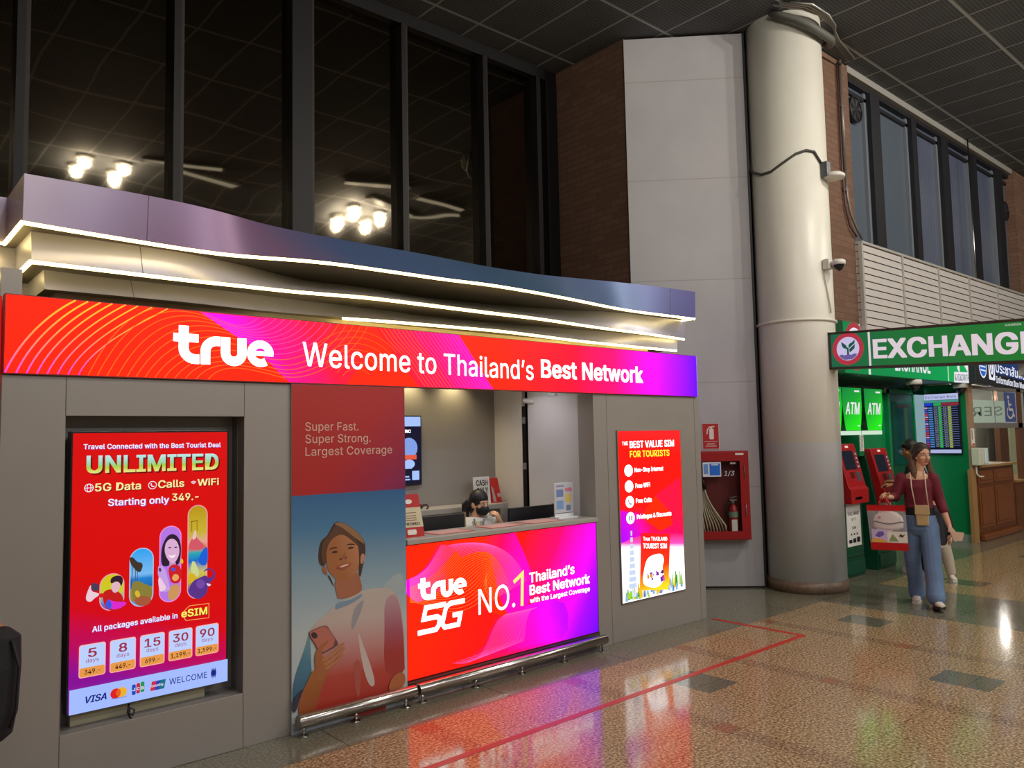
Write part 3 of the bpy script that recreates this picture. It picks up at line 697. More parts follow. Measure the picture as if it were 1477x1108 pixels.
for i, u in enumerate(ub):
    if i < len(ut):
        e = (ut[i], HB[3]); runs.append(bez((u, HB[2]), (u + 0.055, HB[2] + 0.15), (e[0] - 0.13, HB[3] - 0.085), e, 14))
        for c in clip_run(runs[-1], *HB): a.ribbon(c, 0.0085 - 0.0004 * i, E_arc1, lift=False)
    else:
        t = min(1.0, (i - len(ut)) / 13.0); k = t * (len(BL) - 1); j = min(int(k), len(BL) - 2); f = k - j
        e = (BL[j][0] + (BL[j + 1][0] - BL[j][0]) * f, BL[j][1] + (BL[j + 1][1] - BL[j][1]) * f)
        if e[1] > HB[2] + 0.01:
            c0 = (u + 0.09, HB[2] + 0.21 - 0.10 * t); c1 = (e[0] - 0.32 * (1 - 0.4 * t), e[1] + 0.055 * (1 - t) + 0.035)
            for c in clip_run(bez((u, HB[2]), c0, c1, e, 20), *HB): a.ribbon(c, 0.005, E_arc2, lift=False)
a.up()
E_pink = emat('header pink lines', '#ff40a0', 1.2)
for k in range(15):
    t = k / 14.0 * 6.2; j = min(int(t), len(BL) - 2); f = t - j
    s_ = (BL[j][0] + (BL[j + 1][0] - BL[j][0]) * f, BL[j][1] + (BL[j + 1][1] - BL[j][1]) * f)
    e = (BL[0][0] + 0.34 + k * 0.052, HB[3])
    for c in clip_run(bez(s_, (s_[0] + 0.16, s_[1] - 0.04), (e[0] - 0.12, e[1] - 0.11 - 0.008 * k), e, 16), HB[0], HB[1], HB[2], HB[3] + 0.001): a.ribbon(c, 0.0042, E_pink if k < 10 else E_arc2, lift=False)
for k in range(20):
    dx = 0.030 * k
    pts = [(p[0] - dx - 0.004 * k * (1 if i < 2 else 0.4), p[1]) for i, p in enumerate(BRt)]
    a.ribbon(pts, 0.004, E_pink if k < 12 else E_arc2, lift=False)
for k in range(7):
    c0 = (2.527, 2.063); r = 0.12 + 0.045 * k
    for c in clip_run(arc(c0[0], c0[1], r, 40, 150, 18, r * 0.9), *HB): a.ribbon(c, 0.003, E_arc2, lift=False)
a.up()
a.build('artwork', header)
a = Art(HF, 0.006)
true_word(a, [(1.392, 2.152), (1.957, 2.161), (1.390, 2.361)], E_white); a.build('wordmark', header); a = Art(HF, 0.006)
a.text('Welcome to Thailand\u2019s', [(2.151, 2.172), (4.059, 2.151), (2.151, 2.317)], E_white, 0.008); a.build('lettering', header); a = Art(HF, 0.006)
a.text('Best Network', [(4.140, 2.176), (5.368, 2.172), (4.145, 2.311)], E_white, 0.034)
a.build('lettering', header)

# ------------------------------------------------------------------ counter front artwork
CFr = YF(4.415); CB = (2.898, 4.730, 0.136, 1.006)
a = Art(CFr, 0.001)
a.rect(CB[0], CB[2], CB[1], CB[3], gmat('counter glow', (3.35, 4.4, 0.95), (4.80, 4.4, 0.12), [(0, '#ff1a00'), (0.30, '#ff0c08'), (0.50, '#fc0058'), (0.66, '#ec00b8'), (0.82, '#8c00f0'), (1.0, '#3c00f0')], 1.7))
Wp = [(2.886, 0.787), (2.958, 0.796), (3.033, 0.837), (3.096, 0.901), (3.129, 0.954), (3.162, 1.001), (3.853, 1.007), (3.889, 0.940), (3.933, 0.861), (3.991, 0.741), (4.021, 0.686), (3.983, 0.471), (3.784, 0.390), (3.583, 0.477), (3.460, 0.581), (3.367, 0.690), (3.274, 0.703), (3.080, 0.658), (2.986, 0.621), (2.932, 0.659), (2.885, 0.706)]
a.poly(smooth_poly(Wp, 1), gmat('counter magenta left', (2.90, 4.4, 0.72), (3.32, 4.4, 0.80), [(0, '#f400b8'), (0.45, '#f80060'), (0.8, '#ff1608'), (1.0, '#ff1e00')], 1.7))
Wr = [(3.539, 1.004), (3.853, 1.007), (3.889, 0.940), (3.933, 0.861), (3.991, 0.741), (4.036, 0.656), (3.968, 0.462), (3.784, 0.390), (3.700, 0.546), (3.646, 0.728), (3.607, 0.886)]
a.poly(Wr, gmat('counter magenta right', (3.50, 4.4, 0.85), (3.92, 4.4, 0.72), [(0, '#ff1c00'), (0.4, '#fa0048'), (0.8, '#f40090'), (1.0, '#f400a0')], 1.7))
Wl = [(3.550, 0.247), (3.594, 0.325), (3.667, 0.399), (3.815, 0.441), (4.014, 0.466), (4.222, 0.469), (4.353, 0.415), (4.392, 0.326), (4.380, 0.211), (4.311, 0.153), (4.084, 0.160), (3.778, 0.156), (3.383, 0.168)]
a.poly(Wl, gmat('counter lower swirl', (3.35, 4.4, 0.22), (4.30, 4.4, 0.45), [(0, '#ff0c08'), (0.35, '#fa0054'), (0.65, '#ee00a8'), (1.0, '#a800f0')], 1.7))
E_cl = emat('counter line orange', '#ff8a34', 1.15); E_cp = emat('counter line pink', '#ff60c4', 1.15)
for k in range(34):
    f = k / 33.0
    p0 = (2.886, 0.785); p1 = (3.162, 0.999); p2 = (3.853, 1.005); p3 = (4.020, 0.658)
    s_ = (p0[0], p0[1] - 0.15 * f); 
    top = (p1[0] + (p2[0] - p1[0]) * 0.5 * f, CB[3] - 0.02 - 0.42 * f * f); e = (p3[0] - 0.42 * f, p3[1] - 0.12 * f)
    lft = bez(s_, (s_[0] + 0.16, s_[1] + 0.02), (top[0] - 0.10 - 0.15 * f, top[1] - 0.15), (top[0] + 0.02, top[1]), 14)
    rgt = bez((top[0] + 0.02, top[1]), (top[0] + 0.14 + 0.3 * (1 - f), top[1] + 0.14 * f), (e[0] - 0.12, e[1] + 0.26), e, 14)
    for c in clip_run(lft, *CB): a.ribbon(c, 0.0024, E_cp if f < 0.35 else E_cl, lift=False)
    for c in clip_run(rgt, *CB):
        if f > 0.15: a.ribbon(c, 0.0024, E_cl if 0.5 < f else E_cp, lift=False)
for k in range(24):
    f = k / 23.0
    q0 = (3.264, 0.156); q1 = (3.579, 0.316); q2 = (3.983, 0.448); q3 = (4.382, 0.281)
    b0 = (q0[0] + 0.62 * f, q0[1] + 0.02 + 0.06 * f); m1 = (q1[0] + 0.32 * f, q1[1] + 0.04 * f); e = (q3[0] - 0.03 * f, q3[1] - 0.15 + 0.26 * (1 - f))
    for c in clip_run(bez(b0, (m1[0] + 0.06, m1[1] - 0.25), (m1[0] - 0.02, m1[1] + 0.10), (q2[0] - 0.22 + 0.3 * f, q2[1] - 0.02), 20), *CB): a.ribbon(c, 0.0022, E_cp, lift=False)
a.up(); a.build('artwork', cfront)
a = Art(CFr, 0.005)
true_word(a, [(2.984, 0.631), (3.386, 0.635), (2.986, 0.782)], E_white); a.build('wordmark', cfront); a = Art(CFr, 0.005)
def five_g(art, A, m):
    (u0, v0), (u1, v1), (_, v2) = A; h = v2 - v0; W = (u1 - u0) / 2.0; sh = 0.26
    def T(pts): return [(u0 + (x + y * sh) * W, v0 + y * h) for x, y in pts]
    w = 0.17 * h
    art.ribbon(T([(0.93, 0.91), (0.10, 0.91), (0.10, 0.53), (0.66, 0.53), (0.78, 0.46), (0.80, 0.22), (0.72, 0.09), (-0.02, 0.09)]), w, m, lift=False)
    art.ribbon(T([(1.74, 0.91), (1.12, 0.91), (0.96, 0.80), (0.94, 0.24), (1.08, 0.10), (1.66, 0.10), (1.66, 0.47), (1.32, 0.47)]), w, m); art.up()
five_g(a, [(2.977, 0.410), (3.378, 0.420), (2.980, 0.600)], E_white); a.build('wordmark', cfront); a = Art(CFr, 0.005)
a.text('NO.', [(3.495, 0.465), (3.838, 0.468), (3.499, 0.640)], E_white, -0.008)
g = [(3.828, 0.647), (3.916, 0.700), (3.903, 0.465)]
E_gold = emat('pale gold figure', '#ffe27a', 1.2)
a.build('lettering', cfront); a = Art(CFr, 0.005); a.ribbon([g[0], g[1], (g[2][0] + 0.003, g[2][1])], 0.028, E_gold)
a.build('lettering', cfront); a = Art(CFr, 0.005)
a.text('Thailand\u2019s', [(3.985, 0.622), (4.467, 0.631), (3.987, 0.693)], E_white, 0.03)
a.text('Best Network', [(3.985, 0.531), (4.639, 0.535), (3.987, 0.601)], E_white, 0.034)
a.text('with the Largest Coverage', [(3.987, 0.472), (4.636, 0.471), (3.988, 0.508)], E_white, 0.012)
a.build('lettering', cfront)

# ------------------------------------------------------------------ poster of a person with a phone
PF = YF(4.405); a = Art(PF, 0.001)
def pm(n, h): return pmat('poster print ' + n, h, 0.45)
px0, px1 = 2.0835, 2.8875
a.rect(px0, 0.06, px1, 1.42, gmat('poster sky', (2.5, 4.4, 1.42), (2.45, 4.4, 0.55), [(0, '#2f6196'), (0.30, '#4d7fa8'), (0.65, '#8fa9b8'), (1.0, '#b9c3c6')], 1, False))
rb = [(2.078, 1.387), (2.875, 1.386)]
a.poly([(px0, rb[0][1]), (px1, rb[1][1]), (px1, 2.059), (px0, 2.059)], gmat('poster red block', (2.20, 4.4, 2.0), (2.92, 4.4, 1.35), [(0, '#b32014'), (0.45, '#b02020'), (0.75, '#9a1f42'), (1.0, '#76205f')], 1, False))
M_pl = pm('lettering', '#d9b3a4')
a.text('Super Fast.', [(2.172, 1.776), (2.537, 1.776), (2.172, 1.827)], M_pl, 0.004)
a.text('Super Strong.', [(2.172, 1.701), (2.626, 1.701), (2.172, 1.752)], M_pl, 0.004)
a.text('Largest Coverage', [(2.172, 1.624), (2.786, 1.623), (2.172, 1.675)], M_pl, 0.004)
Q = lambda pts, m, it=2: a.poly(smooth_poly(pts, it), m)
Q([(2.675, 0.753), (2.850, 0.871), (2.869, 0.726), (2.810, 0.721)], pm('cloud', '#a9b4ba'))
# back of the hair, neck, shirt
Q([(2.261, 1.075), (2.276, 1.110), (2.319, 1.133), (2.360, 1.207), (2.391, 1.213), (2.443, 1.195), (2.506, 1.153), (2.559, 1.101), (2.583, 1.051), (2.580, 0.985), (2.564, 0.926), (2.547, 0.854), (2.533, 0.855), (2.527, 1.020), (2.318, 0.987), (2.293, 0.945), (2.263, 0.962), (2.253, 1.004)], pm('hair dark', '#4a3328'))
Q([(2.310, 0.898), (2.333, 0.886), (2.361, 0.819), (2.353, 0.822)], pm('hair dark', '#4a3328'))
shirt = [(2.365, 0.700), (2.431, 0.726), (2.566, 0.768), (2.631, 0.772), (2.750, 0.760), (2.810, 0.708), (2.840, 0.653), (2.866, 0.468), (2.866, 0.289), (2.868, 0.199), (2.774, 0.194), (2.743, 0.087), (2.712, -0.030), (2.266, 0.054), (2.125, 0.088), (2.215, 0.299), (2.294, 0.401), (2.241, 0.482), (2.177, 0.564), (2.242, 0.624), (2.315, 0.665)]
a.poly(smooth_poly(shirt, 1), gmat('poster shirt', (2.52, 4.4, 0.86), (2.46, 4.4, 0.12), [(0, '#bdb8ac'), (0.35, '#c4b1aa'), (0.58, '#c48a86'), (0.8, '#b9473a'), (1.0, '#b03428')], 1, False))
Q([(2.087, 0.303), (2.176, 0.505), (2.187, 0.562), (2.200, 0.536), (2.205, 0.418), (2.212, 0.300), (2.138, 0.200), (2.087, 0.166)], gmat('poster sleeve left', (2.2, 4.4, 0.7), (2.1, 4.4, 0.1), [(0, '#8fb0b8'), (0.5, '#4f7e95'), (1.0, '#33506e')], 1, False))
Q([(2.716, 0.684), (2.787, 0.724), (2.832, 0.654), (2.854, 0.496), (2.866, 0.263), (2.858, 0.201), (2.729, 0.197), (2.709, 0.320), (2.717, 0.494)], gmat('poster sleeve right', (2.8, 4.4, 0.85), (2.8, 4.4, 0.35), [(0, '#c7b3ae'), (0.4, '#b58a94'), (0.75, '#a85566'), (1.0, '#a83a34')], 1, False))
Q([(2.487, 0.656), (2.551, 0.708), (2.572, 0.705), (2.529, 0.600), (2.472, 0.512)], pm('shirt shade', '#9c9a9e'))
Q([(2.514, 0.554), (2.563, 0.422), (2.626, 0.262), (2.647, 0.158), (2.597, 0.169), (2.548, 0.327)], pm('shirt fold', '#cdbab4'))
Q([(2.491, 0.338), (2.534, 0.354), (2.547, 0.229), (2.525, 0.088), (2.497, 0.191)], pm('shirt fold red', '#b2564c'))
Q([(2.362, 0.676), (2.379, 0.722), (2.473, 0.720), (2.561, 0.754), (2.551, 0.727), (2.473, 0.695), (2.390, 0.681)], pm('collar', '#7f97ae'))
neck = [(2.361, 0.828), (2.378, 0.771), (2.383, 0.738), (2.451, 0.737), (2.525, 0.750), (2.562, 0.777), (2.536, 0.855), (2.526, 0.889), (2.379, 0.880)]
Q(neck, gmat('poster neck', (2.40, 4.4, 1.05), (2.46, 4.4, 0.85), [(0, '#8f5338'), (0.5, '#b06f50'), (1.0, '#a96a4e')], 1, False))
face = [(2.306, 1.016), (2.311, 1.056), (2.334, 1.104), (2.380, 1.132), (2.453, 1.125), (2.511, 1.087), (2.529, 1.043), (2.534, 0.991), (2.534, 0.925), (2.520, 0.885), (2.472, 0.854), (2.430, 0.841), (2.389, 0.851), (2.343, 0.889), (2.313, 0.934)]
Q(face, gmat('poster face', (2.36, 4.4, 1.10), (2.60, 4.4, 1.18), [(0, '#a8693f'), (0.5, '#bd8059'), (1.0, '#c48c6c')], 1, False))
Q([(2.279, 0.947), (2.298, 0.954), (2.313, 0.925), (2.315, 0.893), (2.298, 0.902), (2.283, 0.919)], pm('ear', '#a86038')); Q([(2.545, 0.989), (2.564, 1.001), (2.577, 0.981), (2.569, 0.949), (2.550, 0.928), (2.542, 0.948)], pm('ear light', '#c88a6c'))
Q([(2.270, 0.984), (2.276, 1.092), (2.319, 1.128), (2.339, 1.154), (2.360, 1.184), (2.401, 1.190), (2.453, 1.162), (2.495, 1.121), (2.527, 1.066), (2.535, 1.033), (2.521, 1.053), (2.474, 1.095), (2.432, 1.127), (2.390, 1.131), (2.344, 1.108), (2.318, 1.074), (2.306, 1.016), (2.303, 0.953)], pm('fringe', '#5e3e2c'))
Q([(2.355, 1.198), (2.391, 1.211), (2.443, 1.193), (2.506, 1.150), (2.554, 1.101), (2.578, 1.052), (2.548, 1.069), (2.506, 1.101), (2.453, 1.143), (2.406, 1.180)], pm('hair lit', '#96704e'))
D_ = pm('feature dark', '#40281f')
Q([(2.318, 1.040), (2.339, 1.057), (2.369, 1.059), (2.390, 1.055), (2.369, 1.050), (2.339, 1.049)], D_); Q([(2.437, 1.062), (2.468, 1.070), (2.500, 1.064), (2.508, 1.056), (2.474, 1.061)], D_)
Q([(2.339, 1.026), (2.362, 1.038), (2.385, 1.030), (2.382, 1.022), (2.359, 1.022)], D_); Q([(2.450, 1.039), (2.468, 1.049), (2.492, 1.047), (2.500, 1.039), (2.473, 1.035)], D_)
Q([(2.392, 0.979), (2.405, 0.993), (2.421, 1.003), (2.431, 1.030), (2.439, 1.001), (2.452, 0.988), (2.449, 0.976), (2.421, 0.973)], pm('nose', '#a06040')); Q([(2.395, 0.981), (2.413, 0.988), (2.410, 0.977), (2.397, 0.975)], D_); Q([(2.431, 0.986), (2.446, 0.987), (2.444, 0.978)], D_)
Q([(2.369, 0.932), (2.395, 0.942), (2.431, 0.950), (2.478, 0.953), (2.473, 0.937), (2.452, 0.921), (2.420, 0.911), (2.389, 0.920)], pm('lips', '#a3523c')); Q([(2.389, 0.932), (2.421, 0.943), (2.465, 0.946), (2.457, 0.939), (2.420, 0.929)], pm('teeth', '#e2c8b0'))
# arm, hand and phone
Q([(2.122, 0.089), (2.125, 0.191), (2.176, 0.284), (2.228, 0.367), (2.280, 0.321), (2.313, 0.290), (2.273, 0.240), (2.240, 0.130), (2.201, 0.069)], gmat('poster arm', (2.20, 4.4, 0.5), (2.28, 4.4, 0.1), [(0, '#b5734a'), (0.6, '#a3602f'), (1.0, '#9a4a22')], 1, False))
Q([(2.182, 0.569), (2.216, 0.584), (2.288, 0.598), (2.313, 0.589), (2.329, 0.560), (2.386, 0.476), (2.378, 0.458), (2.258, 0.423), (2.237, 0.485)], pm('phone edge', '#6e4a44'), 1); Q([(2.187, 0.565), (2.219, 0.579), (2.288, 0.593), (2.310, 0.585), (2.381, 0.475), (2.261, 0.430), (2.242, 0.484)], pm('phone', '#bd6f60'), 1)
Q([(2.199, 0.563), (2.224, 0.572), (2.247, 0.550), (2.242, 0.529), (2.216, 0.531)], pm('camera bump', '#3f3038'), 1)
sk = pm('hand', '#a9663c'); sk2 = pm('finger', '#b97a52')
Q([(2.226, 0.420), (2.237, 0.456), (2.258, 0.481), (2.301, 0.502), (2.320, 0.503), (2.318, 0.491), (2.290, 0.470), (2.272, 0.449), (2.274, 0.420), (2.301, 0.395), (2.355, 0.365), (2.306, 0.303), (2.274, 0.266), (2.236, 0.284), (2.231, 0.361)], sk)
for p in ([(2.263, 0.398), (2.345, 0.426), (2.411, 0.472), (2.428, 0.471), (2.422, 0.455), (2.356, 0.409), (2.290, 0.378)], [(2.274, 0.372), (2.356, 0.399), (2.414, 0.444), (2.434, 0.443), (2.428, 0.425), (2.361, 0.379), (2.295, 0.353)], [(2.285, 0.346), (2.355, 0.370), (2.405, 0.402), (2.422, 0.406), (2.411, 0.384), (2.361, 0.350), (2.301, 0.328)]): Q(p, sk2)
Q([(2.735, 0.108), (2.751, 0.173), (2.804, 0.212), (2.865, 0.200), (2.867, 0.123), (2.803, 0.099)], pm('far hand', '#b5683e')); Q([(2.115, 0.148), (2.127, 0.202), (2.163, 0.258), (2.112, 0.229), (2.075, 0.186), (2.093, 0.119)], pm('sleeve cuff', '#38364a'))
a.build('print', poster)

# ------------------------------------------------------------------ right lightbox artwork
LF = YF(4.408); a = Art(LF, 0.001); L0, L1, Z0, Z1 = 5.028, 5.885, 0.312, 1.748
a.rect(L0, Z0, L1, Z1, gmat('lightbox glow', (5.30, 4.4, 1.75), (5.15, 4.4, 0.31), [(0, '#ff1a1c'), (0.12, '#ff0e06'), (0.45, '#ff0e08'), (0.60, '#fa0054'), (0.665, '#f048a8'), (0.70, '#ffffff'), (1.0, '#ffffff')], 1.5))
E_o = emat('lightbox orange lobe', '#ff2200', 1.4); E_p = gmat('lightbox violet', (5.06, 4.4, 0.72), (5.50, 4.4, 0.98), [(0, '#9000f4'), (0.45, '#c800b8'), (0.8, '#f8044c'), (1.0, '#ff0c0c')], 1.4)
vq = [(5.022, 0.811), (5.035, 1.080), (5.640, 0.975), (5.562, 0.862), (5.329, 0.849), (5.194, 0.839), (5.083, 0.816)]
a.poly([(L0, vq[0][1])] + [(max(L0, p[0]), p[1]) for p in vq[1:]], E_p)
a.poly([(5.496, 1.178), (5.857, 1.324), (5.886, 0.955), (5.762, 0.965)], emat('lightbox rose lobe', '#ff0a38', 1.4))
a.poly([(5.291, 1.003), (5.496, 1.178), (5.692, 1.031), (5.734, 0.907), (5.562, 0.862)], E_o)
a.text('THE', [(5.077, 1.627), (5.151, 1.630), (5.078, 1.657)], E_white, 0.02); a.text('BEST VALUE SIM', [(5.175, 1.605), (5.790, 1.606), (5.177, 1.661)], E_white, 0.034)
a.text('FOR TOURISTS', [(5.173, 1.524), (5.719, 1.522), (5.176, 1.577)], emat('yellow lettering', '#ffe830', 1.4), 0.034)
for (cx_, cy_), (s_, P) in zip([(5.150, 1.411), (5.150, 1.277), (5.153, 1.145), (5.155, 1.009)], [('Non-Stop Internet', [(5.227, 1.395), (5.622, 1.394), (5.229, 1.431)]), ('Free WiFi', [(5.232, 1.258), (5.430, 1.259), (5.233, 1.296)]), ('Free Calls', [(5.234, 1.130), (5.446, 1.128), (5.236, 1.167)]), ('Privileges & Discounts', [(5.239, 0.993), (5.714, 0.988), (5.241, 1.030)])]):
    a.disc(cx_, cy_, 0.054, E_white, 0.05); a.text(s_, P, E_white, 0.024)
E_ic = emat('lightbox icon blue', '#8a6a9a', 0.9)
ic = [(5.150, 1.411), (5.150, 1.277), (5.153, 1.145), (5.155, 1.009)]
a.text('5G', [(ic[0][0] - 0.032, ic[0][1] - 0.014), (ic[0][0] + 0.03, ic[0][1] - 0.014), (ic[0][0] - 0.032, ic[0][1] + 0.018)], E_ic, 0.02)
for r in (0.012, 0.024, 0.036): a.ribbon(arc(ic[1][0], ic[1][1] - 0.018, r, 45, 135, 8), 0.006, E_ic)
a.ribbon(arc(ic[2][0] + 0.012, ic[2][1] + 0.012, 0.03, 160, 290, 8), 0.012, E_ic)
a.rrect(ic[3][0] - 0.022, ic[3][1] - 0.02, ic[3][0] - 0.004, ic[3][1] + 0.02, 0.004, E_ic); a.rrect(ic[3][0] + 0.004, ic[3][1] - 0.02, ic[3][0] + 0.022, ic[3][1] + 0.02, 0.004, E_ic)
rnd = random.Random(3)
for k in range(60):                                                      # garden and skyline along the foot of the picture
    u = L0 + 0.02 + rnd.random() * (L1 - L0 - 0.04); hh = rnd.uniform(0.03, 0.10) + 0.05 * max(0, (u - 5.55) / 0.33)
    hexc = rnd.choice(['#7ad21c', '#3fa02c', '#b6dc3a', '#4a8fd0', '#8fb8e8', '#5c78b8', '#f0c83a', '#d8f0ff'])
    v = Z0 + 0.006 + rnd.random() * hh * 0.5
    a.poly([(u - 0.016, v), (u + 0.016, v), (u + rnd.uniform(0, 0.014), v + hh), (u - rnd.uniform(0, 0.014), v + hh * 0.9)], emat('garden ' + hexc, hexc, 1.0), lift=k % 6 == 0)
t = (5.153, 0.447)
for k in range(9): a.rect(t[0] - 0.05 + 0.005 * k, Z0 + 0.11 + 0.055 * k, t[0] + 0.05 - 0.005 * k, Z0 + 0.15 + 0.055 * k, emat('pale tower', '#c4d4ee', 1.1))
pk = [(5.238, 0.392), (5.629, 0.345), (5.680, 0.829), (5.280, 0.874)]
a.poly(pk, gmat('sim pack', (5.45, 4.4, 0.82), (5.50, 4.4, 0.38), [(0, '#ff1414'), (0.6, '#ff3410'), (0.85, '#ff9a10'), (1.0, '#ffd020')], 1.3))
a.text('True THAILAND', [(5.304, 0.805), (5.634, 0.772), (5.305, 0.837)], E_white, 0.012); a.text('TOURIST SIM', [(5.301, 0.739), (5.625, 0.706), (5.303, 0.781)], E_white, 0.02)
Qe = lambda pts, m: a.poly(smooth_poly(pts, 2), m)
Qe([(5.311, 0.583), (5.353, 0.650), (5.434, 0.670), (5.552, 0.671), (5.584, 0.609), (5.545, 0.540), (5.587, 0.446), (5.489, 0.379), (5.340, 0.407), (5.275, 0.451)], E_white)
for k in range(22):
    q = [(5.319, 0.438), (5.567, 0.522)]; u = q[0][0] + rnd.random() * (q[1][0] - q[0][0]); v = q[0][1] + rnd.random() * (q[1][1] - q[0][1]); hexc = rnd.choice(['#8a2ab8', '#5a3ad0', '#d83a9a', '#e870b0', '#4a2a80', '#f0a040'])
    a.disc(u, v, rnd.uniform(0.008, 0.02), emat('blossom ' + hexc, hexc, 0.9), n=8)
a.build('artwork', rbox)

# ------------------------------------------------------------------ digital display picture
DF = YF(4.45); a = Art(DF, 0.001)
d0, d1, e0, e1 = 0.926, 1.712, 0.386, 1.774
a.rect(d0, e0, d1, e1, gmat('display red', (1.32, 4.45, 0.95), (1.18, 4.45, 0.50), [(0, '#d80202'), (0.35, '#d40014'), (0.75, '#b80060'), (1.0, '#880896')], 1.0))
E_dw = emat('display white', '#f4eeff', 1.0); E_lil = emat('display lilac shadow', '#8a3ac8', 0.8); E_dk = emat('display deep red', '#8a0404', 0.6)
E_dg = emat('display pale gold', '#ffe8a0', 1.0); E_mint = None
def dt(s_, P, m, bold, sh=None, off=0.004):
    if sh: a.text(s_, [(u + off, v - off) for u, v in P], sh, bold)
    a.text(s_, P, m, bold)
dt('Travel Connected with the Best Tourist Deal', [(0.974, 1.693), (1.675, 1.689), (0.973, 1.718)], E_dw, 0.03, E_lil, 0.0025)
U = [(0.989, 1.572), (1.663, 1.565), (0.988, 1.657)]
dt('UNLIMITED', U, gmat('display mint lettering', (1.0, 4.45, U[2][1]), (1.0, 4.45, U[0][1]), [(0, '#bfe8ee'), (0.45, '#9cd8b0'), (0.7, '#a8d040'), (1.0, '#e8e080')], 1.0), 0.04, E_dk, 0.008)
dt('5G Data', [(1.030, 1.476), (1.252, 1.475), (1.029, 1.515)], E_dg, 0.03, E_dk); dt('Calls', [(1.338, 1.476), (1.475, 1.476), (1.337, 1.515)], E_dg, 0.03, E_dk); dt('WiFi', [(1.546, 1.477), (1.665, 1.476), (1.545, 1.513)], E_dg, 0.03, E_dk)
g1 = [(1.002, 1.495), (1.309, 1.493), (1.524, 1.497)]
for k, (u, v) in enumerate(g1):
    if k < 2:
        a.ribbon(arc(u, v, 0.020, 0, 342, 18), 0.0035, E_dw, closed=True)
        if k == 0: a.ribbon(arc(u, v, 0.009, 0, 342, 12, 0.020), 0.003, E_dw, closed=True); a.ribbon([(u - 0.02, v), (u + 0.02, v)], 0.003, E_dw)
        else: a.ribbon(arc(u + 0.004, v + 0.004, 0.011, 150, 300, 8), 0.005, E_dw)
    else:
        for r in (0.006, 0.012, 0.018): a.ribbon(arc(u, v - 0.012, r, 40, 140, 8), 0.003, E_dw)
dt('Starting only', [(1.092, 1.398), (1.395, 1.394), (1.092, 1.432)], E_dw, 0.03, E_lil, 0.003); dt('349.-', [(1.410, 1.403), (1.552, 1.399), (1.410, 1.441)], E_dg, 0.026, E_dk)
# four picture capsules
def capsule(px, mat_rim, mat_in, w):
    (ul, vb), (ur, vt) = px; r = (ur - ul) / 2
    for k, (mm, q) in enumerate(((mat_rim, 0), (mat_in, w))):
        p = arc((ul + ur) / 2, vt - r, r - q, 0, 180, 14) + arc((ul + ur) / 2, vb + r, r - q, 180, 360, 14); a.poly(p, mm)
Dp = lambda pts, h, it=2: a.poly(smooth_poly(pts, it), emat('display paint ' + h, h, 0.95))
rim = emat('display capsule rim', '#f0a0a8', 0.95)
c1 = [(1.058, 0.862), (1.176, 1.051)]; c2 = [(1.199, 0.861), (1.319, 1.166)]; c3 = [(1.347, 0.862), (1.461, 1.269)]; c4 = [(1.493, 0.860), (1.602, 1.371)]
capsule(c1, rim, gmat('capsule yellow', (1.0, 4.45, c1[1][1]), (1.0, 4.45, c1[0][1]), [(0, '#d8c010'), (0.5, '#c8cc28'), (0.8, '#4a78d8'), (1, '#5040c0')], 1.0), 0.005)
capsule(c2, emat('capsule blue rim', '#a8c8f0', 0.95), gmat('capsule sea', (1.0, 4.45, c2[1][1]), (1.0, 4.45, c2[0][1]), [(0, '#20a0f0'), (0.45, '#78b8f0'), (0.52, '#2080d0'), (0.66, '#1868b0'), (0.70, '#98903a'), (0.88, '#a87838'), (0.93, '#40a0e0'), (1, '#90d0ff')], 1.0), 0.005)
capsule(c3, emat('capsule pink rim', '#f090d8', 0.95), emat('capsule lilac', '#b878e8', 0.95), 0.005)
capsule(c4, rim, gmat('capsule temple', (1.0, 4.45, c4[1][1]), (1.0, 4.45, c4[0][1]), [(0, '#b89410'), (0.30, '#c8b030'), (0.40, '#e0a890'), (0.46, '#d86048'), (0.51, '#28a8b0'), (0.60, '#1868c8'), (0.72, '#c8c060'), (0.82, '#c8a828'), (0.9, '#503098'), (1, '#6840a8')], 1.0), 0.005)
C = lambda pts: pts
Dp([(1.069, 0.960), (1.108, 0.977), (1.162, 0.946), (1.177, 0.892), (1.153, 0.856), (1.099, 0.864), (1.078, 0.902)], '#c81818'); Dp([(1.093, 0.928), (1.125, 0.906), (1.196, 0.895), (1.169, 0.871), (1.121, 0.864), (1.099, 0.887)], '#e02ad0'); Dp([(1.083, 0.901), (1.104, 0.926), (1.120, 0.889), (1.105, 0.863)], '#3a58e0')
Dp([(1.116, 1.004), (1.151, 1.005), (1.156, 0.982), (1.146, 0.954), (1.125, 0.949), (1.111, 0.976)], '#e8b8c8'); Dp([(1.107, 1.006), (1.110, 1.028), (1.134, 1.039), (1.161, 1.033), (1.170, 1.009), (1.159, 0.975), (1.153, 0.999), (1.134, 1.010), (1.116, 0.999)], '#30182c')
Dp([(1.019, 1.020), (1.058, 1.004), (1.053, 0.967), (1.019, 0.978)], '#4a3a58', 1); Dp([(0.994, 0.953), (1.019, 1.017), (1.017, 0.973), (1.051, 0.962), (1.059, 0.950), (1.033, 0.936), (1.020, 0.921), (0.999, 0.927)], '#f0d0dc'); Dp([(1.051, 0.956), (1.077, 0.958), (1.088, 0.940), (1.061, 0.932)], '#d81818')
for s_ in (560, 600, 585): 
    t0 = [(1.226, 1.071), (1.238, 0.976)]; a.ribbon([(t0[0][0] + (s_ - 580) * 0.0006, t0[0][1]), (t0[0][0] + (s_ - 585) * 0.0007, t0[1][1])], 0.003, emat('display paint #503828', '#503828', 0.8))
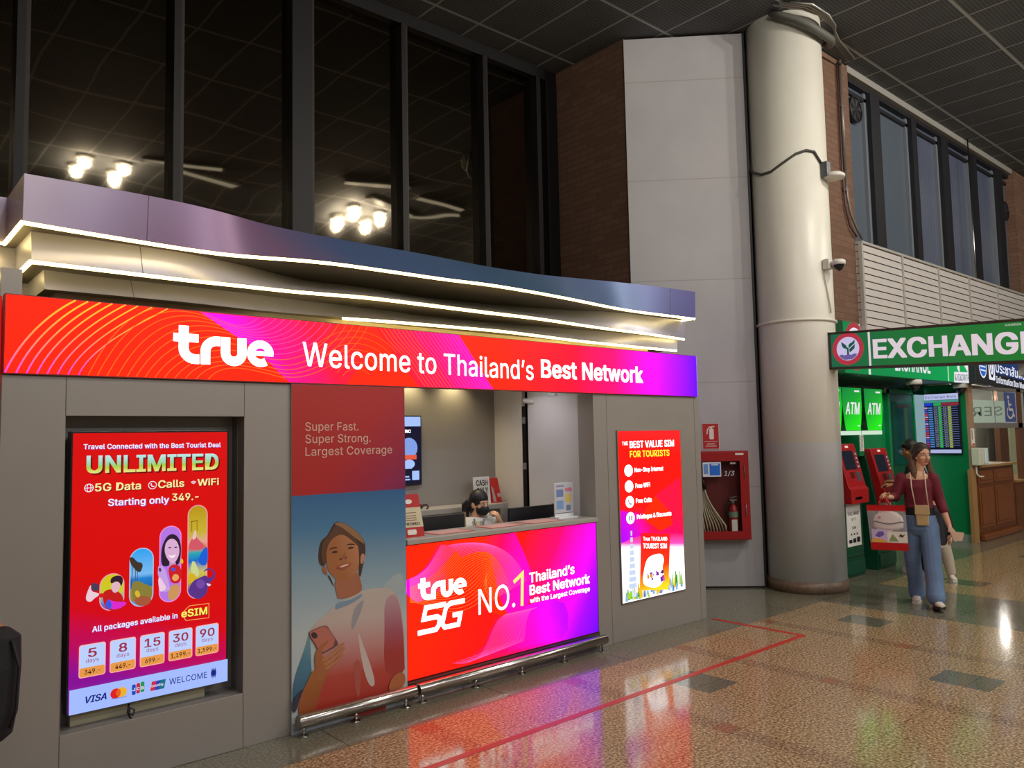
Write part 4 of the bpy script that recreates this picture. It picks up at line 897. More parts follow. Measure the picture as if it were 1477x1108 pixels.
for p in ([(1.195, 1.122), (1.214, 1.125), (1.237, 1.093), (1.259, 1.091), (1.265, 1.067), (1.249, 1.045), (1.226, 1.060), (1.207, 1.079)], [(1.215, 1.073), (1.237, 1.082), (1.262, 1.067), (1.254, 1.039), (1.232, 1.047)]): Dp(p, '#40342c')
Dp([(1.208, 0.992), (1.238, 1.000), (1.272, 0.978), (1.306, 0.961), (1.315, 0.913), (1.290, 0.887), (1.240, 0.883), (1.212, 0.904)], '#8a8038'); Dp([(1.217, 0.904), (1.261, 0.920), (1.312, 0.901), (1.296, 0.863), (1.240, 0.865)], '#a85838'); Dp([(1.222, 0.938), (1.239, 0.953), (1.256, 0.921), (1.239, 0.906)], '#e0b830')
Dp([(1.355, 1.062), (1.355, 1.151), (1.372, 1.197), (1.395, 1.225), (1.430, 1.222), (1.458, 1.177), (1.458, 1.092), (1.444, 1.051), (1.408, 1.067), (1.385, 1.052)], '#2c1830'); Dp([(1.399, 1.092), (1.426, 1.089), (1.435, 1.046), (1.397, 1.051)], '#c890c0', 1); Dp([(1.371, 1.150), (1.381, 1.188), (1.407, 1.203), (1.434, 1.188), (1.450, 1.147), (1.448, 1.105), (1.423, 1.064), (1.400, 1.074), (1.378, 1.110)], '#e0b0d8'); Dp([(1.390, 1.117), (1.408, 1.106), (1.434, 1.116), (1.420, 1.096), (1.402, 1.098)], '#fff0f8'); Dp([(1.387, 1.154), (1.402, 1.158), (1.408, 1.153), (1.399, 1.148)], '#402038'); Dp([(1.419, 1.154), (1.434, 1.156), (1.440, 1.150), (1.428, 1.147)], '#402038')
Dp([(1.391, 1.045), (1.420, 1.066), (1.462, 1.043), (1.460, 0.958), (1.409, 0.959), (1.397, 1.003)], '#d01c24'); Dp([(1.404, 0.954), (1.454, 0.953), (1.451, 0.893), (1.410, 0.863), (1.387, 0.896)], '#d0985a'); Dp([(1.412, 0.995), (1.424, 1.011), (1.447, 1.002), (1.448, 0.978), (1.427, 0.969), (1.412, 0.983)], '#f0a860'); Dp([(1.403, 1.038), (1.417, 1.048), (1.432, 1.034), (1.421, 1.021)], '#3858e0')
Dp([(1.330, 1.059), (1.371, 1.063), (1.401, 0.948), (1.401, 0.924), (1.363, 0.918)], '#c8a0e8', 1); Dp([(1.342, 1.051), (1.353, 1.053), (1.358, 1.032), (1.345, 1.030)], '#503868', 1); Dp([(1.340, 0.998), (1.351, 1.003), (1.375, 0.958), (1.386, 0.938), (1.352, 0.919), (1.343, 0.956)], '#f0d0e8'); Dp([(1.453, 1.068), (1.458, 1.092), (1.470, 1.078), (1.468, 1.057)], '#f0c020')
for u_ in (1080, 1120):
    t0 = [(1.513, 1.282), (1.514, 1.226), (1.541, 1.286), (1.542, 1.230)]
a.ribbon([t0[0], t0[1]], 0.003, emat('display paint #8a5a10', '#8a5a10', 0.8)); a.ribbon([t0[2], t0[3]], 0.003, emat('display paint #8a5a10', '#8a5a10', 0.8)); a.ribbon([(t0[0][0] - 0.006, t0[0][1]), (t0[2][0] + 0.006, t0[2][1])], 0.004, emat('display paint #8a5a10', '#8a5a10', 0.8))
Dp([(1.497, 1.130), (1.503, 1.178), (1.533, 1.206), (1.557, 1.173), (1.582, 1.152), (1.576, 1.122)], '#d85868'); Dp([(1.512, 1.178), (1.532, 1.249), (1.542, 1.193)], '#e8c8c0', 1); Dp([(1.546, 1.069), (1.576, 1.128), (1.601, 1.144), (1.603, 1.038), (1.565, 1.037)], '#1860d8'); Dp([(1.504, 1.013), (1.521, 1.085), (1.559, 1.000), (1.541, 0.972)], '#d0d890', 1); Dp([(1.495, 0.954), (1.498, 1.008), (1.534, 0.997), (1.547, 0.947)], '#d8b420')
Dp([(1.498, 0.923), (1.522, 0.962), (1.565, 0.975), (1.590, 0.984), (1.605, 0.964), (1.624, 0.967), (1.633, 0.988), (1.621, 1.008), (1.599, 1.011), (1.577, 0.998), (1.589, 1.018), (1.620, 1.019), (1.646, 0.989), (1.637, 0.953), (1.605, 0.933), (1.600, 0.884), (1.566, 0.855), (1.523, 0.865)], '#5a3288'); Dp([(1.535, 0.954), (1.565, 0.969), (1.590, 0.941), (1.578, 0.912), (1.547, 0.916)], '#7448a8'); Dp([(1.590, 0.941), (1.624, 0.927), (1.606, 0.917)], '#e8d8f0', 1)
dt('All packages available in', [(1.025, 0.771), (1.441, 0.774), (1.025, 0.798)], E_dw, 0.03, E_lil, 0.003)
dt('eSIM', [(1.461, 0.773), (1.600, 0.770), (1.461, 0.811)], emat('display yellow', '#fff060', 1.0), 0.034, E_dk, 0.003)
a.ribbon([(1.477, 0.807), (1.504, 0.829), (1.609, 0.826), (1.609, 0.748), (1.486, 0.753), (1.477, 0.766)], 0.003, emat('display orange line', '#ffb060', 1.0), closed=True)
cards = [('5', '349.-', [(0.967, 0.553), (1.089, 0.715)]), ('8', '449.-', [(1.108, 0.551), (1.232, 0.714)]), ('15', '699.-', [(1.252, 0.551), (1.375, 0.714)]), ('30', '1,199.-', [(1.395, 0.553), (1.519, 0.713)]), ('90', '1,599.-', [(1.536, 0.553), (1.661, 0.714)])]
E_card = emat('display card', '#bcd0ff', 1.0); E_or = emat('display card foot', '#e89848', 1.0); E_red = gmat('display day figure', (1.0, 4.45, 0.66), (1.0, 4.45, 0.60), [(0, '#a8304a'), (1, '#b890c8')], 0.9); E_blk = emat('display dark text', '#301018', 0.5)
for n, pr, ((ul, vb), (ur, vt)) in cards:
    w, h = ur - ul, vt - vb
    a.rrect(ul, vb, ur, vt, 0.012, emat('display card rim', '#ffb8b0', 1.0)); a.rrect(ul + 0.004, vb + 0.004, ur - 0.004, vt - 0.004, 0.010, E_card); a.rrect(ul + 0.004, vb + 0.004, ur - 0.004, vb + h * 0.30, 0.008, E_or)
    uc = (ul + ur) / 2; hw = 0.020 * len(n)
    a.text(n, [(uc - hw, vb + h * 0.60), (uc + hw, vb + h * 0.60), (uc - hw, vb + h * 0.86)], E_red, 0.028)
    a.text('days', [(uc - 0.030, vb + h * 0.44), (uc + 0.030, vb + h * 0.44), (uc - 0.030, vb + h * 0.56)], E_red, 0.012)
    hw = 0.0072 * len(pr); a.text(pr, [(uc - hw, vb + h * 0.10), (uc + hw, vb + h * 0.10), (uc - hw, vb + h * 0.23)], E_blk, 0.02)
fb = [(0.926, 0.507), (1.710, 0.505)]
a.rect(d0, e0, d1, (fb[0][1] + fb[1][1]) / 2, emat('display footer', '#a4bcff', 1.0))
E_nv = emat('display navy', '#1c2a9a', 0.7)
a.text('VISA', [(0.998, 0.429), (1.095, 0.428), (0.997, 0.461)], E_nv, 0.04, 0.25)
mc = [(1.137, 0.446), (1.165, 0.447), (1.119, 0.420), (1.187, 0.417)]
a.disc(mc[0][0], mc[0][1], 0.025, emat('display mc red', '#e82020', 0.9)); a.disc(mc[1][0], mc[1][1], 0.025, emat('display mc yellow', '#f8b830', 0.9)); a.disc((mc[0][0] + mc[1][0]) / 2, (mc[0][1] + mc[1][1]) / 2, 0.010, emat('display mc orange', '#f06020', 0.9), 0.019)
a.text('mastercard', [mc[2], mc[3], (mc[2][0], mc[2][1] + 0.008)], E_nv)
j = [(1.214, 0.420), (1.271, 0.465)]
for k, (hexc, ch) in enumerate((('#1c48b8', 'J'), ('#c82838', 'C'), ('#28984a', 'B'))):
    u = j[0][0] + k * 0.021; a.rrect(u, j[0][1] + 0.003 * k, u + 0.018, j[0][1] + 0.052 + 0.003 * k, 0.006, emat('display bar ' + hexc, hexc, 0.9)); a.text(ch, [(u + 0.003, j[0][1] + 0.020), (u + 0.015, j[0][1] + 0.020), (u + 0.003, j[0][1] + 0.034)], E_dw, 0.03)
for k, hexc in enumerate(('#d82848', '#2848b8', '#18788a')):
    p = [(1.303, 0.421), (1.371, 0.419), (1.374, 0.464), (1.311, 0.468)]; uu = p[0][0] + k * 0.022; a.poly([(uu, p[0][1]), (uu + 0.026, p[0][1]), (uu + 0.034, p[3][1]), (uu + 0.008, p[3][1])], emat('display slab ' + hexc, hexc, 0.9))
a.text('UnionPay', [(uu - 0.038, p[0][1] + 0.018), (uu + 0.022, p[0][1] + 0.018), (uu - 0.038, p[0][1] + 0.030)], E_dw, 0.02)
a.text('WELCOME', [(1.398, 0.434), (1.598, 0.429), (1.398, 0.465)], E_nv, 0.006)
k = (1.633, 0.447)
for dx in (-0.008, 0.0, 0.008): a.poly([(k[0] + dx, k[1] - 0.03), (k[0] + dx + 0.007, k[1]), (k[0] + dx, k[1] + 0.03), (k[0] + dx - 0.007, k[1])], E_nv)
a.build('picture', disp)

# ------------------------------------------------------------------ things inside the kiosk
def single(mb, name, mats, at, label, cat, group=None, **k):
    o = mb.build(name, mats, None, **k); base(o, at); return tag(o, label, cat, group)
M_black = pmat('black plastic', '#141318', 0.4); M_paper = pmat('white paper', '#e9e6e0', 0.6); M_redp = pmat('red print', '#c0201e', 0.45); M_chrome = pmat('chrome', '#c9c8c6', 0.12, 1.0)
t = thing('back_counter', 'grey shelf counter along the kiosk back wall, under the cash notice', 'counter', (3.45, 5.66, 0))
MB().box(2.06, 4.70, 5.58, 5.79, 0, 1.07).build('carcass', M_metal2, t); MB().box(2.06, 4.73, 5.50, 5.79, 1.07, 1.115).build('worktop', pmat('grey worktop', '#a7a29b', 0.35), t, bevel=0.004)
t = thing('desk', 'white work desk behind the kiosk counter carrying two black monitors', 'desk', (3.8, 5.0, 0))
MB().box(2.95, 4.78, 4.86, 5.20, 0.72, 0.75).build('top', M_paper, t)
for x in (2.97, 4.72): MB().box(x, x + 0.04, 4.88, 5.18, 0, 0.72).build('leg', M_metal2, t)
def monitor(x0, x1, y, label):
    t = thing('monitor', label, 'monitor', ((x0 + x1) / 2, y, 0.75), 'monitors behind the counter')
    m = MB(); m.box(x0, x1, y, y + 0.03, 0.86, 1.135); m.build('screen_back', M_black, t, bevel=0.004)
    m = MB(); m.box((x0 + x1) / 2 - 0.02, (x0 + x1) / 2 + 0.02, y + 0.03, y + 0.055, 0.76, 1.0); m.build('stand', M_black, t)
    m = MB(); m.box((x0 + x1) / 2 - 0.1, (x0 + x1) / 2 + 0.1, y - 0.02, y + 0.14, 0.75, 0.762); m.build('foot', M_black, t)
    MB().box(x1 + 0.001, x1 + 0.012, y, y + 0.03, 0.86, 1.14).build('side_trim', pmat('tan trim', '#9a7a5c', 0.5), t)
monitor(3.30, 3.735, 4.87, 'black monitor seen from behind, left of the masked attendant'); monitor(4.20, 4.70, 4.87, 'black monitor seen from behind, right of the masked attendant beside the white door')
# television on the back wall
tv = thing('wall_television', 'portrait dark blue screen on the kiosk back wall, half hidden by the poster', 'screen', (3.73, 5.79, 1.32))
MB().box(3.52, 3.955, 5.765, 5.797, 1.315, 1.925).build('bezel', M_black, tv, bevel=0.003)
a = Art(YF(5.765), 0.001); E_lb = emat('tv pale blue', '#a8c4ff', 1.0); E_tb = emat('tv navy', '#1a1a3c', 0.6)
a.rect(3.53, 1.33, 3.945, 1.915, E_tb); a.rect(3.53, 1.83, 3.945, 1.915, E_lb)
a.disc(3.82, 1.64, 0.09, emat('tv soft blue', '#88a8f0', 0.9)); a.rect(3.74, 1.54, 3.90, 1.58, emat('tv orange', '#f06040', 0.9)); a.disc(3.82, 1.50, 0.06, E_lb, 0.04)
a.rect(3.60, 1.36, 3.83, 1.372, E_lb); a.rect(3.60, 1.385, 3.82, 1.397, E_lb); a.rect(3.60, 1.46, 3.85, 1.468, E_lb); a.rrect(3.85, 1.36, 3.925, 1.44, 0.004, E_lb); a.text('TOPUP QRC', [(3.58, 1.775), (3.84, 1.775), (3.58, 1.80)], E_white, 0.03)
a.build('picture', tv)
# counter top things
c = single(MB().box(4.45, 4.665, 4.60, 4.604, 1.075, 1.335).box(4.45, 4.665, 4.55, 4.65, 1.048, 1.06).box(4.45, 4.665, 4.598, 4.602, 1.048, 1.09), 'leaflet_stand', pmat('clear acrylic', '#e6e8ec', 0.1, spec=0.6), (4.557, 4.6, 1.048), 'clear acrylic stand with a printed price leaflet on the kiosk counter right end', 'leaflet stand')
a = Art(YF(4.60), 0.002); a.rect(4.455, 1.085, 4.66, 1.33, pmat('leaflet paper', '#c6c8d6', 0.5))
for k, (u0, v0, u1, v1, h) in enumerate(((4.47, 1.30, 4.56, 1.315, '#8a90b0'), (4.47, 1.22, 4.55, 1.28, '#6f88b8'), (4.57, 1.17, 4.64, 1.24, '#d8c070'), (4.47, 1.12, 4.55, 1.19, '#7aa0d0'), (4.57, 1.26, 4.65, 1.29, '#d08090'), (4.58, 1.105, 4.63, 1.15, '#70809c'))): a.rect(u0, v0, u1, v1, pmat('leaflet ink ' + h, h, 0.5))
a.build('leaflet', c)
c = single(MB().prism([(2.93, 4.52, 1.048), (3.105, 4.50, 1.048), (3.08, 4.54, 1.335), (2.93, 4.56, 1.335)], (0, 0.012, 0)).box(2.93, 3.10, 4.50, 4.60, 1.048, 1.053), 'card_stand', M_redp, (3.01, 4.54, 1.048), 'red and cream promotional stand at the left end of the counter beside the poster', 'display stand')
a = Art(Frame((2.935, 4.5186, 1.048), (1, -0.1, 0), (-0.02, 0.14, 1)), 0.003)
a.poly([(0.0, 0.065), (0.168, 0.065), (0.158, 0.20), (0.0, 0.20)], pmat('cream card', '#d8ccab', 0.5))
for v in (0.16, 0.14, 0.125, 0.11): a.rect(0.02, v, 0.12, v + 0.006, pmat('card ink', '#8a6a58', 0.5))
a.text('PROMO', [(0.02, 0.08), (0.14, 0.08), (0.02, 0.098)], pmat('card dark ink', '#3a2c28', 0.5), 0.03); a.disc(0.07, 0.24, 0.028, pmat('card white', '#efe8e0', 0.5), 0.016); a.rrect(0.04, 0.015, 0.11, 0.05, 0.01, pmat('card white', '#efe8e0', 0.5))
a.build('card_print', c)
for (x0, x1, lab) in ((3.18, 3.52, 'red bordered leaflet lying on the counter in front of the left monitor'), (3.66, 4.0, 'red bordered leaflet lying on the counter in front of the masked attendant'), (4.06, 4.42, 'red bordered leaflet lying on the counter in front of the right monitor')):
    c = single(MB().box(x0, x1, 4.46, 4.66, 1.048, 1.050), 'counter_leaflet', pmat('leaflet red', '#b5463f', 0.4), ((x0 + x1) / 2, 4.6, 1.048), lab, 'leaflet', 'leaflets on the kiosk counter')
    MB().box(x0 + 0.03, x1 - 0.03, 4.475, 4.645, 1.050, 1.0508).build('printed_face', pmat('leaflet pink', '#d9a59c', 0.4), c)
c = single(MB().prism([(4.43, 5.62, 1.115), (4.62, 5.62, 1.115), (4.62, 5.64, 1.36), (4.43, 5.64, 1.36)], (0, 0.008, 0)).box(4.46, 4.59, 5.60, 5.70, 1.115, 1.12), 'cash_notice', M_paper, (4.525, 5.63, 1.115), 'white standing cash only notice on the grey back counter', 'sign')
a = Art(Frame((4.43, 5.62, 1.115), (1, 0, 0), (0, 0.08, 1)), 0.002); M_ink = pmat('black print', '#1c1a22', 0.5)
a.text('CASH', [(0.03, 0.165), (0.165, 0.165), (0.03, 0.215)], M_ink, 0.034); a.text('ONLY', [(0.03, 0.095), (0.165, 0.095), (0.03, 0.145)], M_ink, 0.034); a.text('only', [(0.06, 0.03), (0.14, 0.03), (0.06, 0.055)], M_ink, 0.02); a.build('lettering', c)
c = single(MB().prism([(4.63, 5.60, 1.115), (4.74, 5.60, 1.115), (4.735, 5.66, 1.34), (4.635, 5.66, 1.34)], (0, 0.06, 0)), 'brochure_box', M_redp, (4.69, 5.65, 1.115), 'red brochure box standing right of the cash notice', 'box')
a = Art(Frame((4.63, 5.60, 1.115), (1, 0, 0), (0, 0.26, 1)), 0.002); a.poly([(0.01, 0.01), (0.045, 0.01), (0.03, 0.14), (0.01, 0.16)], pmat('brochure grey', '#a9a29c', 0.5)); a.disc(0.085, 0.07, 0.02, pmat('brochure pale', '#c8a8b8', 0.5)); a.build('printed_face', c)
m = MB(); m.ell((3.73, 5.60, 1.135), (0.055, 0.03, 0.02)); m.ell((3.80, 5.60, 1.14), (0.05, 0.03, 0.024)); m.tube([(3.84, 5.60, 1.15), (3.88, 5.59, 1.155), (3.89, 5.58, 1.13), (3.87, 5.57, 1.12)], 0.008, 0, 8)
single(m, 'small_pouch', pmat('dark red pouch', '#4a1c24', 0.6), (3.8, 5.6, 1.115), 'small dark red pouch lying on the grey back counter behind the left monitor', 'pouch')

# ------------------------------------------------------------------ fire equipment on the angled white panel
def P(s, z, d=0.0): return P45(s, z, d)
PFr = Frame(P(0, 0, 0), d45)
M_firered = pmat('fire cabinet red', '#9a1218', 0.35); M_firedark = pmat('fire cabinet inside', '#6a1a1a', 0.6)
def pbox(m, s0, s1, z0, z1, da, db, mi=0):
    return m.prism([P(s0, z0, da), P(s1, z0, da), P(s1, z1, da), P(s0, z1, da)], n45 * (db - da), mi)
cab = thing('fire_cabinet', 'red fire hose cabinet with glass door on the white panel behind the kiosk', 'cabinet', P(1.58, 0.54, 0))
m = MB(); pbox(m, 1.145, 2.005, 0.545, 0.60, 0.0, 0.13); pbox(m, 1.145, 2.005, 1.47, 1.52, 0.0, 0.13); pbox(m, 1.145, 1.19, 0.60, 1.47, 0.0, 0.13); pbox(m, 1.96, 2.005, 0.60, 1.47, 0.0, 0.13); m.build('body', M_firered, cab)
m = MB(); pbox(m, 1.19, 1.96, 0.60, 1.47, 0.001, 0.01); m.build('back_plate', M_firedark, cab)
m = MB(); pbox(m, 1.15, 2.0, 0.55, 0.64, 0.131, 0.145); pbox(m, 1.15, 2.0, 1.41, 1.515, 0.131, 0.145); pbox(m, 1.15, 1.245, 0.64, 1.41, 0.131, 0.145); pbox(m, 1.905, 2.0, 0.64, 1.41, 0.131, 0.145); door = m.build('door', M_firered, cab, bevel=0.003)
m = MB(); pbox(m, 1.245, 1.905, 0.64, 1.41, 0.134, 0.138); m.build('glass', pmat('cabinet glass', '#0a0a0a', 0.03, alpha=0.10, spec=0.6), door)
a = Art(PFr, 0.1465); a.rect(1.50, 1.24, 1.70, 1.40, pmat('white label', '#dfe4ee', 0.4)); a.rect(1.575, 1.255, 1.69, 1.385, pmat('blue label', '#1f6fd8', 0.4)); a.rect(1.595, 1.365, 1.67, 1.378, pmat('white label', '#dfe4ee', 0.4)); a.rect(1.51, 1.27, 1.56, 1.38, pmat('label blue print', '#6f9ad8', 0.4))
a.build('sticker', door); a = Art(PFr, 0.1465); a.text('1/3', [(1.73, 1.25), (1.845, 1.25), (1.73, 1.30)], pmat('white label', '#dfe4ee', 0.4), 0.0, 0.2); a.build('lettering', door); a = Art(PFr, 0.1465); a.rect(1.86, 1.475, 1.95, 1.495, M_paper); a.build('sticker', door); a = Art(PFr, 0.1465); a.rect(1.80, 1.375, 1.86, 1.395, pmat('grey label', '#a89a92', 0.5)); a.build('sticker', door)
for z in (0.80, 1.22): m = MB(); m.cyl(P(1.955, z, 0.15), P(1.955, z + 0.14, 0.15), 0.006, 0, 10); m.build('hinge', M_chrome, door)
ex = thing('fire_extinguisher', 'small red fire extinguisher with white label inside the red wall cabinet', 'fire extinguisher', P(1.83, 0.602, 0.07))
m = MB(); ax = lambda z: P(1.83, z, 0.07)
m.tube([ax(0.602), ax(0.61), ax(0.86), ax(0.90), ax(0.925), ax(0.935)], [0.048, 0.053, 0.053, 0.042, 0.022, 0.016], 0, 22); m.build('cylinder', pmat('extinguisher red', '#a3201e', 0.3), ex)
m = MB(); m.cyl(ax(0.935), ax(0.965), 0.016, 0, 12); m.prism([P(1.80, 0.965, 0.062), P(1.87, 0.965, 0.062), P(1.875, 0.985, 0.062), P(1.80, 0.985, 0.062)], n45 * 0.016); m.prism([P(1.80, 0.995, 0.062), P(1.875, 1.01, 0.062), P(1.875, 1.02, 0.062), P(1.80, 1.005, 0.062)], n45 * 0.016); m.build('valve', M_metal2, ex)
m = MB(); m.tube([P(1.815, 0.95, 0.07), P(1.775, 0.93, 0.075), P(1.762, 0.86, 0.08), P(1.768, 0.74, 0.085)], 0.009, 0, 10); m.build('hose', M_black, ex)
m = MB(); m.tube([ax(0.79), ax(0.85)], 0.054, 0, 22, cap=False); m.build('band', pmat('extinguisher green band', '#7c9a84', 0.4), ex)
a = Art(PFr, 0.1245); a.rect(1.80, 0.635, 1.86, 0.765, M_paper); a.build('label_sheet', ex)
hose = MB(); rnd = random.Random(5)
for k in range(9):
    s0 = 1.30 + 0.028 * k
    hose.tube([P(1.47 + 0.004 * k, 1.25, 0.06 + 0.004 * (k % 3)), P(1.46 + 0.010 * k, 1.05, 0.06), P(1.44 + 0.022 * k, 0.85, 0.07), P(1.44 + 0.032 * k, 0.72, 0.06), P(1.45 + 0.034 * k, 0.615, 0.065)], 0.008, 0, 8)
hose.tube([P(1.52, 1.10, 0.09), P(1.55, 1.0, 0.09), P(1.60, 0.90, 0.095), P(1.68, 0.78, 0.09), P(1.735, 0.70, 0.09), P(1.745, 0.615, 0.08)], 0.010, 0, 8)
hs = single(hose, 'fire_hose', pmat('white canvas hose', '#cfc8a8', 0.7), P(1.6, 0.607, 0.07), 'white canvas fire hose hanging in loops inside the red wall cabinet', 'hose')
m = MB(); m.tube([P(1.49, 1.26, 0.09), P(1.51, 1.17, 0.09), P(1.53, 1.10, 0.09)], [0.014, 0.02, 0.022], 0, 12); m.build('nozzle', pmat('dark brass', '#3b342c', 0.3, 0.6), hs)
def fire_sign(s0, s1, z0, z1, label):
    m = MB(); pbox(m, s0, s1, z0, z1, 0.0005, 0.006); t = m.build('fire_sign', pmat('sign white edge', '#d8c8c4', 0.4)); base(t, P((s0 + s1) / 2, z0, 0)); tag(t, label, 'sign')
    a = Art(PFr, 0.007); M_w = pmat('sign white', '#e4dcda', 0.4); R = pmat('sign red', '#b3201f', 0.4); w = s1 - s0; h = z1 - z0
    a.rect(s0 + 0.006, z0 + 0.006, s1 - 0.006, z1 - 0.006, R); a.rect(s0 + 0.02, z0 + h * 0.29, s1 - 0.02, z0 + h * 0.305, M_w)
    uc = s0 + w * 0.55; a.rrect(uc - 0.025, z0 + h * 0.38, uc + 0.025, z0 + h * 0.78, 0.012, M_w); a.rect(uc - 0.01, z0 + h * 0.76, uc + 0.01, z0 + h * 0.85, M_w); a.ribbon([(uc + 0.035, z0 + h * 0.87), (uc - 0.02, z0 + h * 0.85), (uc - 0.045, z0 + h * 0.75), (uc - 0.05, z0 + h * 0.58)], 0.012, M_w)
    a.rect(s0 + 0.05, z0 + h * 0.19, s1 - 0.05, z0 + h * 0.22, M_w); a.rect(s0 + 0.035, z0 + h * 0.11, s1 - 0.035, z0 + h * 0.14, M_w); a.build('pictogram', t)
fire_sign(1.532, 1.722, 1.54, 1.834, 'red fire extinguisher sign above the red cabinet, fully visible')
fire_sign(1.31, 1.50, 1.54, 1.834, 'fire sign almost hidden behind the kiosk edge, left of the other')

# ------------------------------------------------------------------ fittings on the column
m = MB(); m.tube([(7.93, 4.83, 6.2), (7.93, 4.83, 5.2), (7.925, 4.825, 4.88), (7.90, 4.80, 4.76), (7.85, 4.735, 4.685), (7.78, 4.588, 4.604), (7.765, 4.46, 4.598), (7.793, 4.323, 4.668), (7.862, 4.205, 4.751), (7.943, 4.13, 4.787), (8.03, 4.082, 4.778), (8.125, 4.057, 4.66)], 0.014, 0, 10)
single(m, 'column_cable', pmat('dark grey cable', '#45443f', 0.5), (7.8, 4.55, 4.6), 'dark cable crossing the round column in a curve to the antenna', 'cable')
t = thing('antenna', 'white round disc antenna on a grey bracket on the column side', 'antenna', (8.16, 4.05, 4.5))
m = MB(); m.box(8.12, 8.20, 3.99, 4.066, 4.50, 4.67); m.box(8.17, 8.25, 3.99, 4.04, 4.50, 4.53); m.build('bracket', pmat('grey bracket', '#6f7478', 0.4, 0.5), t, bevel=0.004)
m = MB(); m.tube([(8.25, 3.985, 4.495), (8.25, 3.985, 4.525), (8.25, 3.985, 4.55)], [0.115, 0.12, 0.09], 0, 32); m.build('disc', pmat('white plastic', '#dcd9d2', 0.4), t)
t = thing('dome_camera', 'white dome security camera on a wall arm on the round column', 'camera', (8.12, 4.02, 3.5))
m = MB(); m.box(8.07, 8.16, 4.0, 4.068, 3.47, 3.58); m.tube([(8.12, 4.0, 3.53), (8.135, 3.97, 3.535), (8.15, 3.93, 3.535)], 0.02, 0, 12); m.build('wall_arm', pmat('white plastic', '#dcd9d2', 0.4), t, bevel=0.004)
m = MB(); m.tube([(8.15, 3.93, 3.565), (8.15, 3.93, 3.55), (8.15, 3.93, 3.505)], [0.045, 0.07, 0.072], 0, 28); m.build('housing', pmat('white plastic', '#dcd9d2', 0.4), t)
m = MB(); m.tube([(8.15, 3.93, 3.505), (8.15, 3.93, 3.48), (8.15, 3.93, 3.455), (8.15, 3.93, 3.44)], [0.055, 0.052, 0.036, 0.012], 0, 24); m.build('lens_dome', pmat('smoked dome', '#17161c', 0.08), t)
m = MB(); m.tube([(8.10, 4.062, 3.47), (8.095, 4.064, 3.38), (8.12, 4.06, 3.28), (8.145, 4.056, 3.18), (8.17, 4.05, 3.0)], 0.008, 0, 8); m.build('cable', pmat('white cable', '#d0cabc', 0.5), t)
m = MB(); m.tube([(9.40, 4.39, 6.36), (9.40, 4.39, 4.95)], 0.022, 0, 10); m.tube([(9.40, 4.39, 4.95), (9.41, 4.385, 4.62), (9.46, 4.38, 4.42), (9.58, 4.37, 4.25), (9.70, 4.36, 4.12)], 0.015, 0, 8); m.box(9.36, 9.45, 4.375, 4.42, 5.75, 5.79); m.box(9.36, 9.45, 4.375, 4.42, 4.68, 4.72)
single(m, 'conduit_pipe', pmat('grey conduit', '#77706a', 0.4, 0.4), (9.4, 4.39, 4.12), 'grey conduit pipe running down the brick pier into the louvred box', 'pipe')
single(MB().tube([(9.33, 4.395, 6.3), (9.33, 4.395, 4.9), (9.36, 4.392, 4.5), (9.45, 4.39, 4.25), (9.6, 4.38, 4.14)], 0.012, 0, 8), 'power_cable', pmat('dark red cable', '#4a2f28', 0.5), (9.33, 4.395, 4.14), 'thin dark cable hanging beside the conduit pipe on the brick pier', 'cable')
m = MB()
for k in range(4): m.tube([(7.60 + 0.03 * k, 4.25 - 0.05 * k, 6.36), (7.85, 4.05 - 0.04 * k, 6.32), (8.1, 3.97 - 0.03 * k, 6.30 - 0.01 * k), (8.4, 3.98 - 0.01 * k, 6.28), (8.75, 4.08 + 0.02 * k, 6.28), (9.4, 4.2 + 0.02 * k, 6.30)], 0.012, 0, 8)
single(m, 'ceiling_pipes', pmat('silver pipe', '#a9a8a4', 0.3, 0.7), (8.4, 4.0, 6.3), 'bundle of silver pipes bending round the column under the ceiling', 'pipes')
single(MB().tube([(7.72, 4.35, 6.37), (7.76, 4.25, 6.30), (7.84, 4.11, 6.22), (7.95, 4.03, 6.16), (8.08, 3.99, 6.12), (8.22, 3.98, 6.11), (8.38, 4.0, 6.13), (8.55, 4.08, 6.18), (8.72, 4.18, 6.25), (8.85, 4.28, 6.34)], 0.045, 0, 12), 'flexible_duct', pmat('grey flexible duct', '#55554f', 0.6), (8.3, 4.0, 6.1), 'thick grey flexible duct curving across the column top', 'duct')
for x, z, lab in ((10.02, 5.93, 'round black fan in the first window pane beside the brick pier'), (15.75, 5.6, 'round black fan in the last window pane at the far end')):
    t = thing('window_fan', lab, 'fan', (x, 4.52, z), 'fans in the blinded windows')
    m = MB(); m.tube([(x, 4.56, z), (x, 4.50, z)], 0.17, 0, 28); m.build('housing', M_black, t)
    m = MB(); m.tube([(x + 0.165 * math.cos(q), 4.495, z + 0.165 * math.sin(q)) for q in [math.radians(d) for d in range(0, 361, 15)]], 0.012, 0, 8); m.build('rim', M_frame, t)
    m = MB()
    for d in range(0, 360, 60): q = math.radians(d); m.prism([(x, 4.498, z), (x + 0.15 * math.cos(q), 4.492, z + 0.15 * math.sin(q)), (x + 0.15 * math.cos(q + 0.5), 4.498, z + 0.15 * math.sin(q + 0.5))], (0, 0.004, 0))
    m.build('blades', pmat('fan blades', '#2b2c30', 0.5), t)

